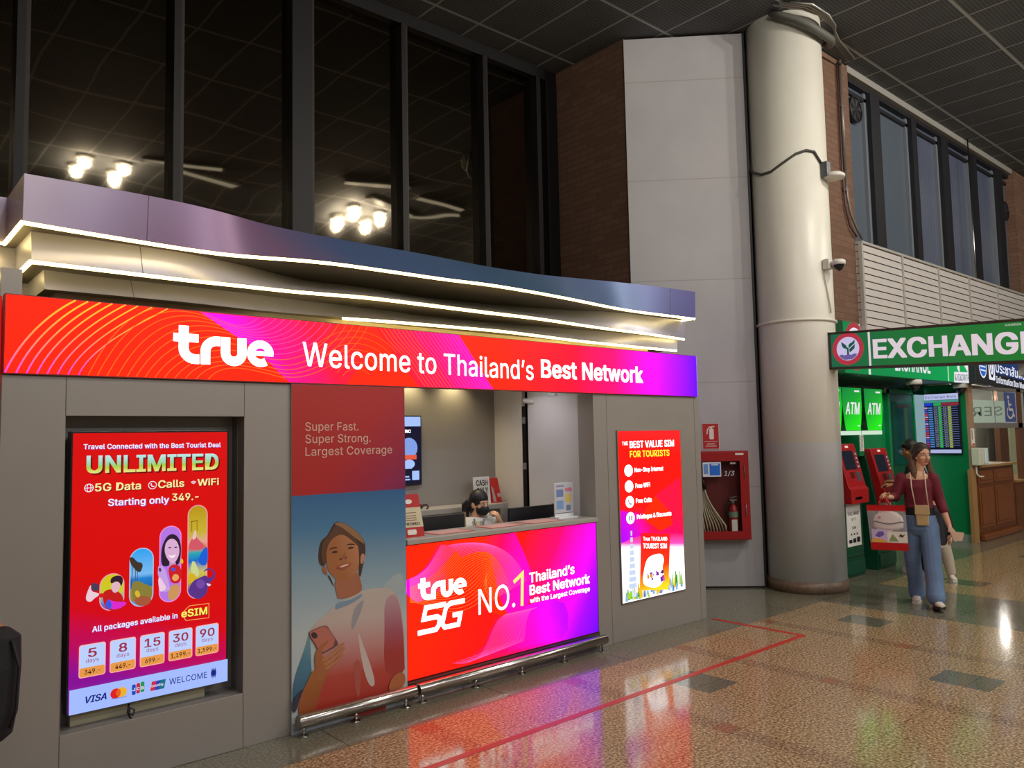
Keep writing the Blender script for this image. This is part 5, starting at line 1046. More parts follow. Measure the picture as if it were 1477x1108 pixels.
# ------------------------------------------------------------------ bank front
M_green = pmat('bank green wall', '#0c7a46', 0.3, noise=0.05, nscale=2); M_dgreen = pmat('dark bank green', '#0a4a34', 0.35)
struct(MB().box(8.6, 13.3, 5.05, 5.25, 0, 2.9).build('wall_bank_back', M_green), 'green back wall of the bank recess')
struct(MB().box(13.1, 13.26, 4.44, 5.05, 0.0, 2.41).build('wall_bank_side', M_green), 'green side wall of the bank recess carrying the rate board')
struct(MB().box(13.085, 13.1, 4.44, 5.05, 0, 0.11).box(10.5, 13.1, 5.035, 5.05, 0, 0.11).build('baseboard_bank', pmat('grey skirting', '#8f9a90', 0.4)), 'grey skirting along the green bank walls')
struct(MB().box(8.4, 8.62, 4.7, 5.25, 0, 3.0).box(8.6, 13.3, 4.46, 5.05, 2.42, 2.46).build('trim_5', M_dgreen), 'dark green soffit over the bank recess')
struct(MB().box(12.60, 13.06, 5.03, 5.05, 0.2, 2.36).build('trim_6', emat('glowing pale wall strip', '#a8cbd4', 0.55)), 'pale wall strip beside the rate board, its lit look made by glow')  # the light on this wall strip is put in as glow
d = struct(MB().box(11.72, 12.55, 5.0, 5.05, 0, 2.26).build('door_1', M_dgreen, bevel=0.004), 'dark green door behind the cash machines')
m = MB(); m.box(11.66, 11.72, 4.99, 5.05, 0, 2.32); m.box(12.55, 12.60, 4.99, 5.05, 0, 2.32); m.box(11.66, 12.60, 4.99, 5.05, 2.26, 2.32); m.build('door_frame', M_green, d)
m = MB(); m.box(11.80, 12.47, 4.992, 5.001, 1.2, 2.15); m.build('door_glass', pmat('dark teal glass', '#12403f', 0.08), d)
m = MB(); m.box(8.6, 13.0, 5.0, 5.05, 2.26, 2.42); struct(m.build('trim_7', pmat('dark teal glass', '#12403f', 0.08)), 'dark glass transom above the bank recess')
# green fascia with emblem
fas = thing('bank_fascia', 'long green lit bank fascia under the louvres, exchange wording partly hidden', 'sign', (11.2, 4.42, 2.42))
m = MB(); m.box(8.72, 13.44, 4.425, 4.60, 2.41, 3.10); m.build('sign_box', pmat('green sign edge', '#0c4a2a', 0.4), fas)
a = Art(YF(4.425), 0.001); a.rect(9.20, 2.42, 12.42, 3.09, gmat('fascia green', (9.2, 4.4, 2.8), (12.4, 4.4, 2.8), [(0, '#128a4c'), (0.5, '#0c9a50'), (1.0, '#08a858')], 0.85)); a.rect(12.44, 2.42, 13.43, 3.09, emat('fascia bright green', '#18b058', 0.9)); a.rect(8.73, 2.42, 9.18, 3.09, pmat('green sign edge', '#0c4a2a', 0.4))
a.rect(9.83, 2.42, 9.89, 3.09, emat('fascia white line', '#d8f0e0', 0.9)); a.rect(12.415, 2.42, 12.445, 3.09, emat('fascia white line', '#d8f0e0', 0.9))
E_sr = emat('sign ring red', '#c03848', 0.8); E_sw = emat('lit sign white', '#efeaf4', 0.95)
a.disc(9.50, 2.755, 0.29, E_sr, 0.30); a.disc(9.50, 2.755, 0.225, E_sw, 0.235); a.rect(9.62, 3.02, 9.76, 3.04, E_sw)
a.text('EXCHANGE', [(10.609, 2.509), (11.775, 2.514), (10.639, 2.751)], E_sw, 0.03)
b_ = [(12.637, 2.414), (13.387, 2.422), (13.415, 2.591), (12.661, 2.571)]
a.poly(b_, E_sw); a.text('KASIKORNTHAI', [(b_[0][0] + 0.05, b_[0][1] + 0.03), (b_[1][0] - 0.05, b_[1][1] + 0.03), (b_[0][0] + 0.05, b_[3][1] - 0.03)], emat('fascia grey print', '#7a9488', 0.6), 0.02)
v_ = [(12.792, 2.708), (12.885, 2.596), (13.132, 2.724), (13.291, 2.635)]
a.poly([(v_[0][0], 2.62), (v_[1][0], 2.56), (v_[1][0], 3.0), (v_[0][0], 3.0)], E_sw); a.poly([(v_[2][0] - 0.08, 2.70), (v_[2][0] + 0.12, 2.56), (v_[3][0] + 0.1, 2.72), (v_[2][0] + 0.14, 2.88)], E_sw)
a.build('face', fas)
for x in (9.3, 10.3, 11.4, 12.5): light('bank_fill_light', 'SPOT', (x, 4.72, 2.40), 11, (0.80, 1.0, 0.86), 0.03, (x, 4.60, 0), 150, 0.9)  # spots added under the soffit without fixtures to brighten the recess
# hanging exchange sign, at right angles to the wall
ex = thing('exchange_sign', 'large green projecting EXCHANGE sign fixed to the round column', 'sign', (8.19, 2.7, 2.3))
def xz(y): return (4.06 - y) * -0.047
def sbox(m, y0, y1, za, zb, x0, x1, mi=0):
    return m.prism([(x0, y0, za + xz(y0)), (x0, y1, za + xz(y1)), (x0, y1, zb + xz(y1)), (x0, y0, zb + xz(y0))], (x1 - x0, 0, 0), mi)
m = MB(); sbox(m, 4.045, 1.30, 2.40, 2.77, 8.12, 8.25); m.build('sign_box', pmat('dark brown sign frame', '#3c342f', 0.4), ex)
m = MB(); sbox(m, 4.068, 1.29, 2.380, 2.405, 8.11, 8.26); sbox(m, 4.068, 1.29, 2.757, 2.782, 8.11, 8.26); sbox(m, 4.068, 4.045, 2.380, 2.782, 8.11, 8.26); sbox(m, 1.32, 1.29, 2.380, 2.782, 8.11, 8.26); m.build('frame', pmat('dark brown sign frame', '#3c342f', 0.4), ex, bevel=0.004)
m = MB(); m.box(8.25, 8.30, 3.98, 4.065, 2.45, 2.55); m.box(8.25, 8.30, 3.98, 4.065, 2.66, 2.74); m.build('bracket', M_dark, ex)
m = MB(); m.cyl((8.19, 1.45, 2.62), (8.19, 1.45, CEIL), 0.012, 0, 10); m.build('hanging_rod', M_steel, ex)
a = Art(XF(8.12), 0.001)
fz = lambda y, z: (-y, z + xz(y))
a.poly([fz(4.045, 2.405), fz(1.32, 2.405), fz(1.32, 2.757), fz(4.045, 2.757)], gmat('exchange green', (8.12, 4.0, 2.6), (8.12, 1.4, 2.6), [(0, '#1f6a48'), (0.25, '#22753a'), (1.0, '#2a8030')], 0.85))
E_ex = emat('exchange lettering', '#e4d4dc', 0.9)
w_ = [(-3.644, 2.863), (-3.622, 2.860)]
a.poly([fz(-w_[0][0], 2.405), fz(-w_[1][0], 2.405), fz(-w_[1][0], 2.757), fz(-w_[0][0], 2.757)], E_ex)
lc = (-3.861, 2.586); r_ = [(-3.852, 2.760), (-3.855, 2.712)]
R0 = r_[0][1] - lc[1]; R1 = r_[1][1] - lc[1]
a.disc(lc[0], lc[1], R0 * 0.97, E_sr, R0, 36); a.disc(lc[0], lc[1], R1 * 0.97, emat('emblem pale lilac', '#d0c4ea', 0.9), R1, 36)
E_lf = emat('emblem green', '#1c6a50', 0.6); q = R1
def em(pts): return [(lc[0] + x * q, lc[1] + y * q) for x, y in pts]
a.poly(em([(-0.55, 0.62), (-0.40, 0.52), (-0.12, 0.28), (-0.04, -0.06), (-0.20, 0.0), (-0.42, 0.12), (-0.52, 0.35)]), E_lf)
a.poly(em([(0.62, 0.72), (0.60, 0.42), (0.10, 0.02), (0.06, 0.28), (0.18, 0.42), (0.40, 0.52)]), E_lf)
a.poly(em([(0.62, 0.34), (0.58, 0.0), (0.42, -0.14), (0.16, -0.34), (0.10, -0.06)]), E_lf); a.poly(em([(-0.08, 0.1), (0.06, 0.1), (0.09, -0.5), (-0.09, -0.5)]), E_lf)
a.poly(em([(-0.78, -0.52), (-0.55, -0.44), (-0.3, -0.54), (0.0, -0.48), (0.3, -0.54), (0.55, -0.44), (0.78, -0.52), (0.6, -0.76), (0.3, -0.92), (-0.3, -0.92), (-0.6, -0.76)]), emat('emblem waves', '#7a6ab0', 0.7))
a.text('EXCHANGE', [(-3.596, 2.462), (-2.122, 2.378), (-3.587, 2.649)], E_ex, 0.05)
a.text('\u0e18\u0e19\u0e32\u0e04\u0e32\u0e23\u0e01\u0e2a\u0e34\u0e01\u0e23\u0e44\u0e17\u0e22', [(-2.380, 2.645), (-2.252, 2.639), (-2.379, 2.668)], E_ex, 0.0, face='NotoSansThai-VariableFont_wdth,wght.woff2')
a.build('face', ex)
# ATM header lightboxes
def atm_header(x0, label):
    t = thing('cash_machine_header', label, 'sign', (x0 + 0.26, 4.5, 1.66), 'green lightboxes over the cash machines')
    w = 0.50; out = [(x0 + 0.06, 1.72), (x0 + 0.03, 1.84), (x0, 2.02), (x0, 2.24), (x0 + w, 2.24), (x0 + w, 2.02), (x0 + w - 0.03, 1.84), (x0 + w - 0.06, 1.72)]
    m = MB(); m.prism([(x, 4.43, z) for x, z in out], (0, 0.60, 0)); m.build('box', M_dgreen, t)
    a = Art(YF(4.43), 0.002); a.poly(out, gmat('header green %d' % int(x0 * 10), (x0, 4.4, 2.24), (x0 + 0.25, 4.4, 1.74), [(0, '#0e7a3e'), (0.5, '#16a02e'), (1.0, '#20e018')], 1.1))
    a.text('ATM', [(x0 + 0.07, 1.92), (x0 + 0.45, 1.92), (x0 + 0.07, 2.06)], E_sw, 0.035, 0.25); a.rect(x0 + 0.32, 2.19, x0 + 0.45, 2.21, E_sw); a.rect(x0 + 0.36, 1.77, x0 + 0.42, 1.785, E_sw); a.build('face', t)
    m = MB(); m.box(x0 + 0.05, x0 + w - 0.05, 4.428, 4.60, 1.665, 1.715); m.build('white_strip', emat('header white strip', '#d8f0d8', 0.9), t)
atm_header(8.585, 'green cash machine lightbox mostly hidden behind the round column, leftmost of three'); atm_header(9.10, 'green ATM lightbox next to the round column, above the nearer cash machine'); atm_header(9.68, 'green ATM lightbox above the farther cash machine, nearest the dark green door')
# cash machines
def atm(x0, w, label, zs=1.0):
    t = thing('cash_machine', label, 'cash machine', (x0 + w / 2, 4.6, 0), 'cash machines under the green lightboxes')
    prof = [(4.395, 0.0), (4.395, 0.90), (4.42, 1.03), (4.46, 1.30), (4.50, 1.50), (4.60, 1.52), (5.0, 1.52), (5.0, 0.0)]
    m = MB(); m.prism([(x0, y, z * zs) for y, z in prof], (w, 0, 0)); m.box(x0 + 0.02, x0 + w - 0.02, 4.375, 4.395, 0.04, 0.20); m.box(x0 + 0.04, x0 + w - 0.04, 4.38, 4.395, 0.24, 0.28); m.build('cabinet', M_dgreen, t, bevel=0.006)
    x1, x2 = x0 + 0.03, x0 + w - 0.03; M_atmred = pmat('cash machine red', '#b01c20', 0.35)
    face = [(4.44, 1.56), (4.32, 1.06), (4.29, 1.03), (4.29, 0.865), (4.39, 0.865), (4.43, 1.10), (4.52, 1.56)]
    m = MB(); m.prism([(x1, y, z * zs) for y, z in face], (x2 - x1, 0, 0)); m.build('red_fascia', M_atmred, t, bevel=0.006)
    def on(f, d=0.004): y = 4.44 - 0.12 * f; z = (1.56 - 0.50 * f) * zs; return y - d, z
    def plate(u0, u1, f0, f1, mat_, name, d=0.004):
        (ya, za), (yb, zb) = on(f0, d), on(f1, d); m = MB(); xa, xb = x1 + (x2 - x1) * u0, x1 + (x2 - x1) * u1
        m.prism([(xa, ya, za), (xb, ya, za), (xb, yb, zb), (xa, yb, zb)], (0, 0.006, 0)); return m.build(name, mat_, t)
    plate(0.12, 0.74, 0.16, 0.60, emat('cash machine screen', '#1c2434', 0.5), 'screen'); plate(0.80, 0.92, 0.18, 0.58, pmat('key strip', '#7d3a48', 0.4), 'key_strip')
    for k in range(4): plate(0.82, 0.90, 0.22 + 0.1 * k, 0.26 + 0.1 * k, pmat('pale key', '#c8c4d0', 0.4), 'side_key', 0.009)
    plate(0.42, 0.58, 0.04, 0.09, emat('sensor light', '#ffd8c8', 0.9), 'camera_eye'); plate(0.30, 0.50, 0.66, 0.80, pmat('slot shadow', '#5c1014', 0.4), 'card_slot'); plate(0.62, 0.86, 0.66, 0.88, pmat('keypad grey', '#565058', 0.4), 'keypad')
    m = MB(); m.box(x1 + 0.16 * w, x1 + 0.5 * w, 4.284, 4.291, 0.915 * zs, 0.945 * zs); m.build('cash_slot', M_chrome, t)
    m = MB(); m.box(x1 + 0.1 * w, x2 - 0.04, 4.388, 4.396, 0.36 * zs, 0.86 * zs); n = m.build('notice', M_paper, t)
    a = Art(YF(4.388), 0.001); xa = x1 + 0.1 * w; ww = x2 - 0.04 - xa
    a.text('THAI SMART', [(xa + 0.08 * ww, 0.72 * zs), (xa + 0.92 * ww, 0.72 * zs), (xa + 0.08 * ww, 0.76 * zs)], M_ink, 0.01); a.text('KYC', [(xa + 0.35 * ww, 0.66 * zs), (xa + 0.65 * ww, 0.66 * zs), (xa + 0.35 * ww, 0.69 * zs)], M_ink); a.text('10A', [(xa + 0.35 * ww, 0.56 * zs), (xa + 0.65 * ww, 0.56 * zs), (xa + 0.35 * ww, 0.59 * zs)], M_ink, 0.02)
    for k in range(3): a.rect(xa + (0.25 + 0.2 * k) * ww, 0.49 * zs, xa + (0.33 + 0.2 * k) * ww, 0.51 * zs, M_ink); a.rrect(xa + (0.1 + 0.28 * k) * ww, 0.40 * zs, xa + (0.32 + 0.28 * k) * ww, (0.44 + 0.01 * k) * zs, 0.01, M_ink)
    a.build('notice_print', n)
atm(8.90, 0.50, 'red faced green cash machine beside the round column with a white notice'); atm(9.76, 0.50, 'dark red faced cash machine with the person in black before it', 0.955)
c = single(MB().box(9.66, 9.76, 4.50, 4.506, 1.46, 1.68), 'wall_notice', M_paper, (9.71, 4.5, 1.46), 'small white notice card between the two cash machines', 'notice'); a = Art(YF(4.50), 0.001)
for k in range(3): a.ribbon(arc(9.71, 1.50 + 0.06 * k, 0.025, 0, 340, 10), 0.006, M_ink)
a.build('notice_print', c)
single(MB().box(9.64, 9.78, 4.506, 5.05, 1.40, 1.74), 'partition_post', M_green, (9.71, 4.7, 1.40), 'green box post on the bank wall holding the white notice card', 'post')
# exchange rate board on the side wall
bd = thing('rate_board', 'portrait exchange rate screen with coloured columns on the green side wall', 'screen', (13.08, 4.80, 1.33))
q4 = [(-5.062, 2.264), (-4.517, 2.271), (-4.513, 1.338), (-5.068, 1.332)]
MB().box(13.07, 13.10, 4.515, 5.045, 1.325, 2.285).build('bezel', M_black, bd, bevel=0.004)
a = Art(XF(13.07), 0.001); y0, y1, zb, zt = -5.03, -4.53, 1.345, 2.27; L = lambda u, v: (y0 + u * (y1 - y0), zb + v * (zt - zb))
def rr(u0, v0, u1, v1, h, e=0.9): a.poly([L(u0, v0), L(u1, v0), L(u1, v1), L(u0, v1)], emat('board ' + h, h, e), lift=False)
rr(0, 0, 1, 1, '#0a0e28'); a.up(); rr(0, 0.90, 1, 1, '#b8c0e8'); rr(0, 0.855, 1, 0.895, '#4a9a8a'); rr(0.0, 0.80, 0.24, 0.85, '#2038d0'); rr(0.27, 0.80, 0.49, 0.85, '#28a858'); rr(0.5, 0.80, 1, 0.85, '#8a2838'); rr(0, 0, 1, 0.06, '#b0b8e0'); rr(0.40, 0.09, 0.50, 0.79, '#0c8a30'); rr(0.68, 0.09, 0.78, 0.79, '#7a8a3a'); a.up()
rnd = random.Random(11)
for k in range(18):
    v = 0.10 + 0.0385 * k; rr(0.01, v, 0.10, v + 0.024, rnd.choice(['#d04058', '#6858c8', '#c8a0d0', '#b83858', '#4858c0'])); rr(0.12, v, 0.25, v + 0.024, '#4a80c0'); rr(0.27, v + 0.028, 0.98, v + 0.033, '#7a86b0', 0.8); a.up()
    a.text('%.2f' % rnd.uniform(1, 45), [L(0.29, v + 0.004), L(0.385, v + 0.004), L(0.29, v + 0.022)], emat('board pale digits', '#cfd8e0', 0.8)); a.text('%.2f' % rnd.uniform(1, 45), [L(0.56, v + 0.004), L(0.655, v + 0.004), L(0.56, v + 0.022)], emat('board pale digits', '#cfd8e0', 0.8)); a.rect(L(0.42, 0)[0], L(0, v + 0.005)[1], L(0.48, 0)[0], L(0, v + 0.016)[1], emat('board lime digits', '#60e070', 0.8)); a.rect(L(0.70, 0)[0], L(0, v + 0.005)[1], L(0.76, 0)[0], L(0, v + 0.016)[1], emat('board yellow digits', '#c8c850', 0.8))
a.text('Exchange Rate', [L(0.05, 0.93), L(0.95, 0.93), L(0.05, 0.965)], emat('board navy digits', '#4a5488', 0.6)); a.build('picture', bd)
for x, lab in ((11.33, 'dome camera under the bank fascia near the dark green door'), (13.05, 'dome camera under the right end of the bank fascia')):
    t = thing('ceiling_dome_camera', lab, 'camera', (x, 4.48, 2.41), 'dome cameras under the bank fascia')
    m = MB(); m.tube([(x, 4.48, 2.41), (x, 4.48, 2.355), (x, 4.48, 2.34)], [0.10, 0.105, 0.09], 0, 24); m.build('housing', pmat('white plastic', '#dcd9d2', 0.4), t)
    m = MB(); m.tube([(x, 4.48, 2.34), (x, 4.48, 2.30), (x, 4.48, 2.265), (x, 4.48, 2.25)], [0.075, 0.068, 0.04, 0.01], 0, 20); m.build('lens_dome', pmat('smoked dome', '#17161c', 0.08), t)
# pier end with dispenser, notice
M_tan = pmat('tan tiles', '#a58468', 0.5, noise=0.06, nscale=10)
struct(MB().box(13.1, 13.28, 4.40, 4.44, 1.1, 2.40).box(13.265, 13.28, 4.44, 5.1, 1.1, 2.41).build('wall_tan_end', M_tan), 'tan tiled end of the bank wall beside the service counter')
struct(MB().box(13.0, 13.2, 4.39, 4.44, 0.0, 1.1).build('trim_8', pmat('light wood edge', '#a07a4c', 0.45)), 'light wood post edge between bank wall and service counter')
c = single(MB().box(13.115, 13.24, 4.392, 4.40, 1.46, 1.72), 'pier_notice', M_paper, (13.18, 4.395, 1.46), 'small white notice on the tan tiled wall end above the dispenser', 'notice'); a = Art(YF(4.392), 0.001); a.rect(13.125, 1.465, 13.23, 1.49, M_redp); a.rect(13.13, 1.55, 13.16, 1.70, pmat('card ink', '#8a6a58', 0.5)); a.build('notice_print', c)
t = thing('hand_dispenser', 'white hand sanitiser dispenser with drip arm on the tan wall end', 'dispenser', (13.2, 4.34, 1.15)); m = MB(); m.box(13.06, 13.34, 4.28, 4.395, 1.16, 1.42); m.build('body', pmat('cream plastic', '#cfd0bc', 0.4), t, bevel=0.012); m = MB(); m.box(13.25, 13.36, 4.255, 4.28, 1.18, 1.42); m.build('front_cover', pmat('pale blue plastic', '#d8e6e8', 0.35), t, bevel=0.008); m = MB(); m.tube([(13.14, 4.36, 1.16), (13.14, 4.36, 1.03), (13.16, 4.33, 0.99), (13.24, 4.30, 0.985)], 0.012, 0, 8); m.build('drip_arm', pmat('white plastic', '#dcd9d2', 0.4), t)
# service counter in panelled wood
M_wood = pmat('red brown wood', '#6a3a20', 0.3, noise=0.15, nscale=6); M_wood2 = pmat('wood panel', '#7d4626', 0.28, noise=0.15, nscale=6); M_lwood = pmat('light wood edge', '#a07a4c', 0.45)
t = thing('service_counter', 'panelled red brown wooden service counter right of the green bank', 'counter', (14.1, 4.42, 0))
MB().box(13.31, 15.0, 4.42, 5.0, 0.0, 1.11).build('carcass', M_wood, t); MB().box(13.29, 15.03, 4.36, 5.02, 1.11, 1.15).build('worktop', M_lwood, t, bevel=0.006)
for x0, x1 in ((13.36, 13.98), (14.06, 14.90)):
    for z0, z1 in ((0.18, 0.80), (0.86, 1.06)): m = MB(); m.prism([(x0, 4.42, z0), (x1, 4.42, z0), (x1, 4.42, z1), (x0, 4.42, z1)], (0, -0.012, 0)); m.prism([(x0 + 0.06, 4.408, z0 + 0.05), (x1 - 0.06, 4.408, z0 + 0.05), (x1 - 0.06, 4.408, z1 - 0.05), (x0 + 0.06, 4.408, z1 - 0.05)], (0, -0.012, 0)); m.build('panel', M_wood2, t, bevel=0.01)
MB().box(13.29, 15.0, 4.33, 4.42, 0.0, 0.10).build('plinth', M_wood2, t, bevel=0.02)
t = thing('side_desk', 'lower wooden desk right of the service counter at the picture edge', 'desk', (16.0, 4.6, 0)); MB().box(15.05, 17.0, 4.42, 5.0, 0, 0.80).build('carcass', M_wood, t); MB().box(15.05, 17.05, 4.38, 5.02, 0.80, 0.84).build('worktop', M_lwood, t, bevel=0.006)
t = thing('service_glass', 'glass screen above the service counter with mirrored lettering and wheelchair sign', 'screen', (14.4, 4.46, 1.74))
MB().box(13.30, 15.9, 4.455, 4.465, 1.80, 2.34).build('glass', pmat('office glass', '#e8f0ea', 0.05, alpha=0.25), t); MB().box(13.28, 15.9, 4.44, 4.49, 1.72, 1.80).build('lower_rail', pmat('grey rail', '#7d7a74', 0.4), t); MB().box(13.28, 15.9, 4.44, 4.49, 2.34, 2.39).build('upper_rail', pmat('grey rail', '#7d7a74', 0.4), t)
MB().box(15.5, 15.72, 4.44, 4.50, 0.84, 2.39).build('post', pmat('brown post', '#6b4630', 0.4), t); MB().box(14.38, 14.40, 4.45, 4.47, 1.80, 2.34).build('joint', pmat('grey rail', '#7d7a74', 0.4), t)
a = Art(YF(4.455), 0.001); a.rect(13.32, 1.81, 15.0, 2.17, pmat('frosted film', '#c4dcd0', 0.5)); a.text('SER', [(13.404, 1.904), (14.769, 1.933), (13.429, 2.051)], pmat('film lettering', '#6f8880', 0.5), -0.004, mirror=True)
wq = [(14.865, 1.805), (15.483, 1.804), (15.590, 2.336), (14.963, 2.321)]; a.poly(wq, pmat('wheelchair sign edge', '#b8c0dc', 0.4)); u0, v0, u1, v1 = wq[0][0] + 0.03, wq[0][1] + 0.015, wq[1][0] - 0.03, wq[2][1] - 0.015; a.rect(u0, v0, u1, v1, pmat('wheelchair sign blue', '#4a5f9e', 0.4)); M_ww = pmat('sign white', '#e4dcda', 0.4)
w = u1 - u0; h = v1 - v0; a.disc(u0 + w * 0.36, v0 + h * 0.84, w * 0.08, M_ww, h * 0.06); a.ribbon([(u0 + w * 0.36, v0 + h * 0.75), (u0 + w * 0.40, v0 + h * 0.42), (u0 + w * 0.70, v0 + h * 0.42), (u0 + w * 0.78, v0 + h * 0.20), (u0 + w * 0.88, v0 + h * 0.22)], w * 0.07, M_ww); a.ribbon([(u0 + w * 0.38, v0 + h * 0.6), (u0 + w * 0.62, v0 + h * 0.58)], w * 0.06, M_ww); a.ribbon(arc(u0 + w * 0.46, v0 + h * 0.32, w * 0.26, 130, 350, 14, h * 0.19), w * 0.06, M_ww)
a.build('film_print', t)
struct(MB().box(13.3, 20, 6.2, 6.3, 0, 2.6).build('wall_office', pmat('pale office wall', '#c9c6b8', 0.6)), 'pale wall inside the service office'); struct(MB().box(13.3, 20, 5.2, 6.3, 2.56, 2.62).build('ceiling_office', M_paper), 'white ceiling of the service office')
struct(MB().box(18.0, 18.5, 5.5, 5.6, 0, 2.56).build('trim_9', pmat('brown post', '#6b4630', 0.4)), 'brown post inside the service office'); struct(MB().box(18.6, 19.2, 5.5, 5.6, 0, 2.56).build('trim_10', pmat('pale green post', '#c2c9a4', 0.5)), 'pale green panel inside the service office'); struct(MB().box(19.3, 21, 5.5, 5.6, 0, 2.56).build('trim_11', pmat('plum panel', '#6e5f78', 0.5)), 'plum panel inside the service office')
for x in (14.2, 16.0, 18.0): light('office_light', 'POINT', (x, 5.6, 2.35), 16, (1.0, 0.97, 0.9), 0.08)
t = thing('counter_printer', 'small white printer on the wooden service counter', 'printer', (13.75, 4.75, 1.15)); MB().box(13.55, 13.95, 4.55, 4.85, 1.15, 1.27).build('body', pmat('white plastic', '#dcd9d2', 0.4), t, bevel=0.015); MB().box(13.62, 13.88, 4.66, 4.84, 1.27, 1.33).build('paper_tray', pmat('grey plastic', '#8a8c8a', 0.4), t, bevel=0.008); MB().box(13.52, 14.0, 4.40, 4.54, 1.15, 1.165).build('output_tray', pmat('pale blue plastic', '#d8e6e8', 0.35), t)
# information sign
an = math.radians(8); IU = Vector((math.cos(an), math.sin(an), 0)); IFr = Frame((13.5, 4.3, 0), IU); IN = IFr.N
info = thing('information_sign', 'dark lit airport information sign behind the exchange sign', 'sign', (15.3, 4.55, 2.40))
m = MB(); m.prism([IFr(-0.56, 2.40, 0), IFr(4.6, 2.40, 0), IFr(4.6, 2.98, 0), IFr(-0.56, 2.98, 0)], -IN * 0.10); m.build('sign_box', pmat('dark slate sign body', '#262c34', 0.4), info, bevel=0.01)
a = Art(IFr, 0.001); a.rect(0.9, 2.62, 4.55, 2.93, emat('info blue', '#2c4a90', 0.5)); E_iw = emat('info white', '#eef2ff', 0.95)
cI = [(-0.006, 2.677), (0.707, 2.706)]; a.disc(cI[0][0], 2.70, 0.30, E_iw, 0.20); a.disc(cI[0][0], 2.70, 0.26, emat('info emblem blue', '#2864c8', 0.9), 0.175)
for k in range(3): a.rect(cI[0][0] - 0.2, 2.61 + 0.06 * k, cI[0][0] + 0.2, 2.63 + 0.06 * k, E_iw)
a.rrect(cI[1][0] - 0.26, 2.50, cI[1][0] + 0.26, 2.92, 0.04, E_iw); a.ribbon(arc(cI[1][0], 2.71, 0.15, 0, 342, 20, 0.15), 0.05, emat('info dark', '#20242c', 0.4), closed=True); a.text('i', [(cI[1][0] - 0.03, 2.64), (cI[1][0] + 0.03, 2.64), (cI[1][0] - 0.03, 2.78)], emat('info dark', '#20242c', 0.4), 0.03)
T1_ = [(1.050, 2.656), (4.023, 2.730), (1.086, 2.762)]; a.text('\u0e1b\u0e23\u0e30\u0e0a\u0e32\u0e2a\u0e31\u0e21\u0e1e\u0e31\u0e19\u0e18\u0e4c', [(T1_[0][0], 2.65), (4.5, 2.65), (T1_[0][0], 2.82)], E_iw, 0.02, face='NotoSansThai-VariableFont_wdth,wght.woff2'); a.text('Information Don Mueang', [(T1_[0][0], 2.47), (4.5, 2.47), (T1_[0][0], 2.58)], E_iw, 0.02)
a.build('face', info)
for u in (0.2, 3.8): m = MB(); p = IFr(u, 2.98, -0.05); m.cyl(p, (p.x, p.y, CEIL), 0.012, 0, 8); m.build('hanging_rod', M_steel, info)

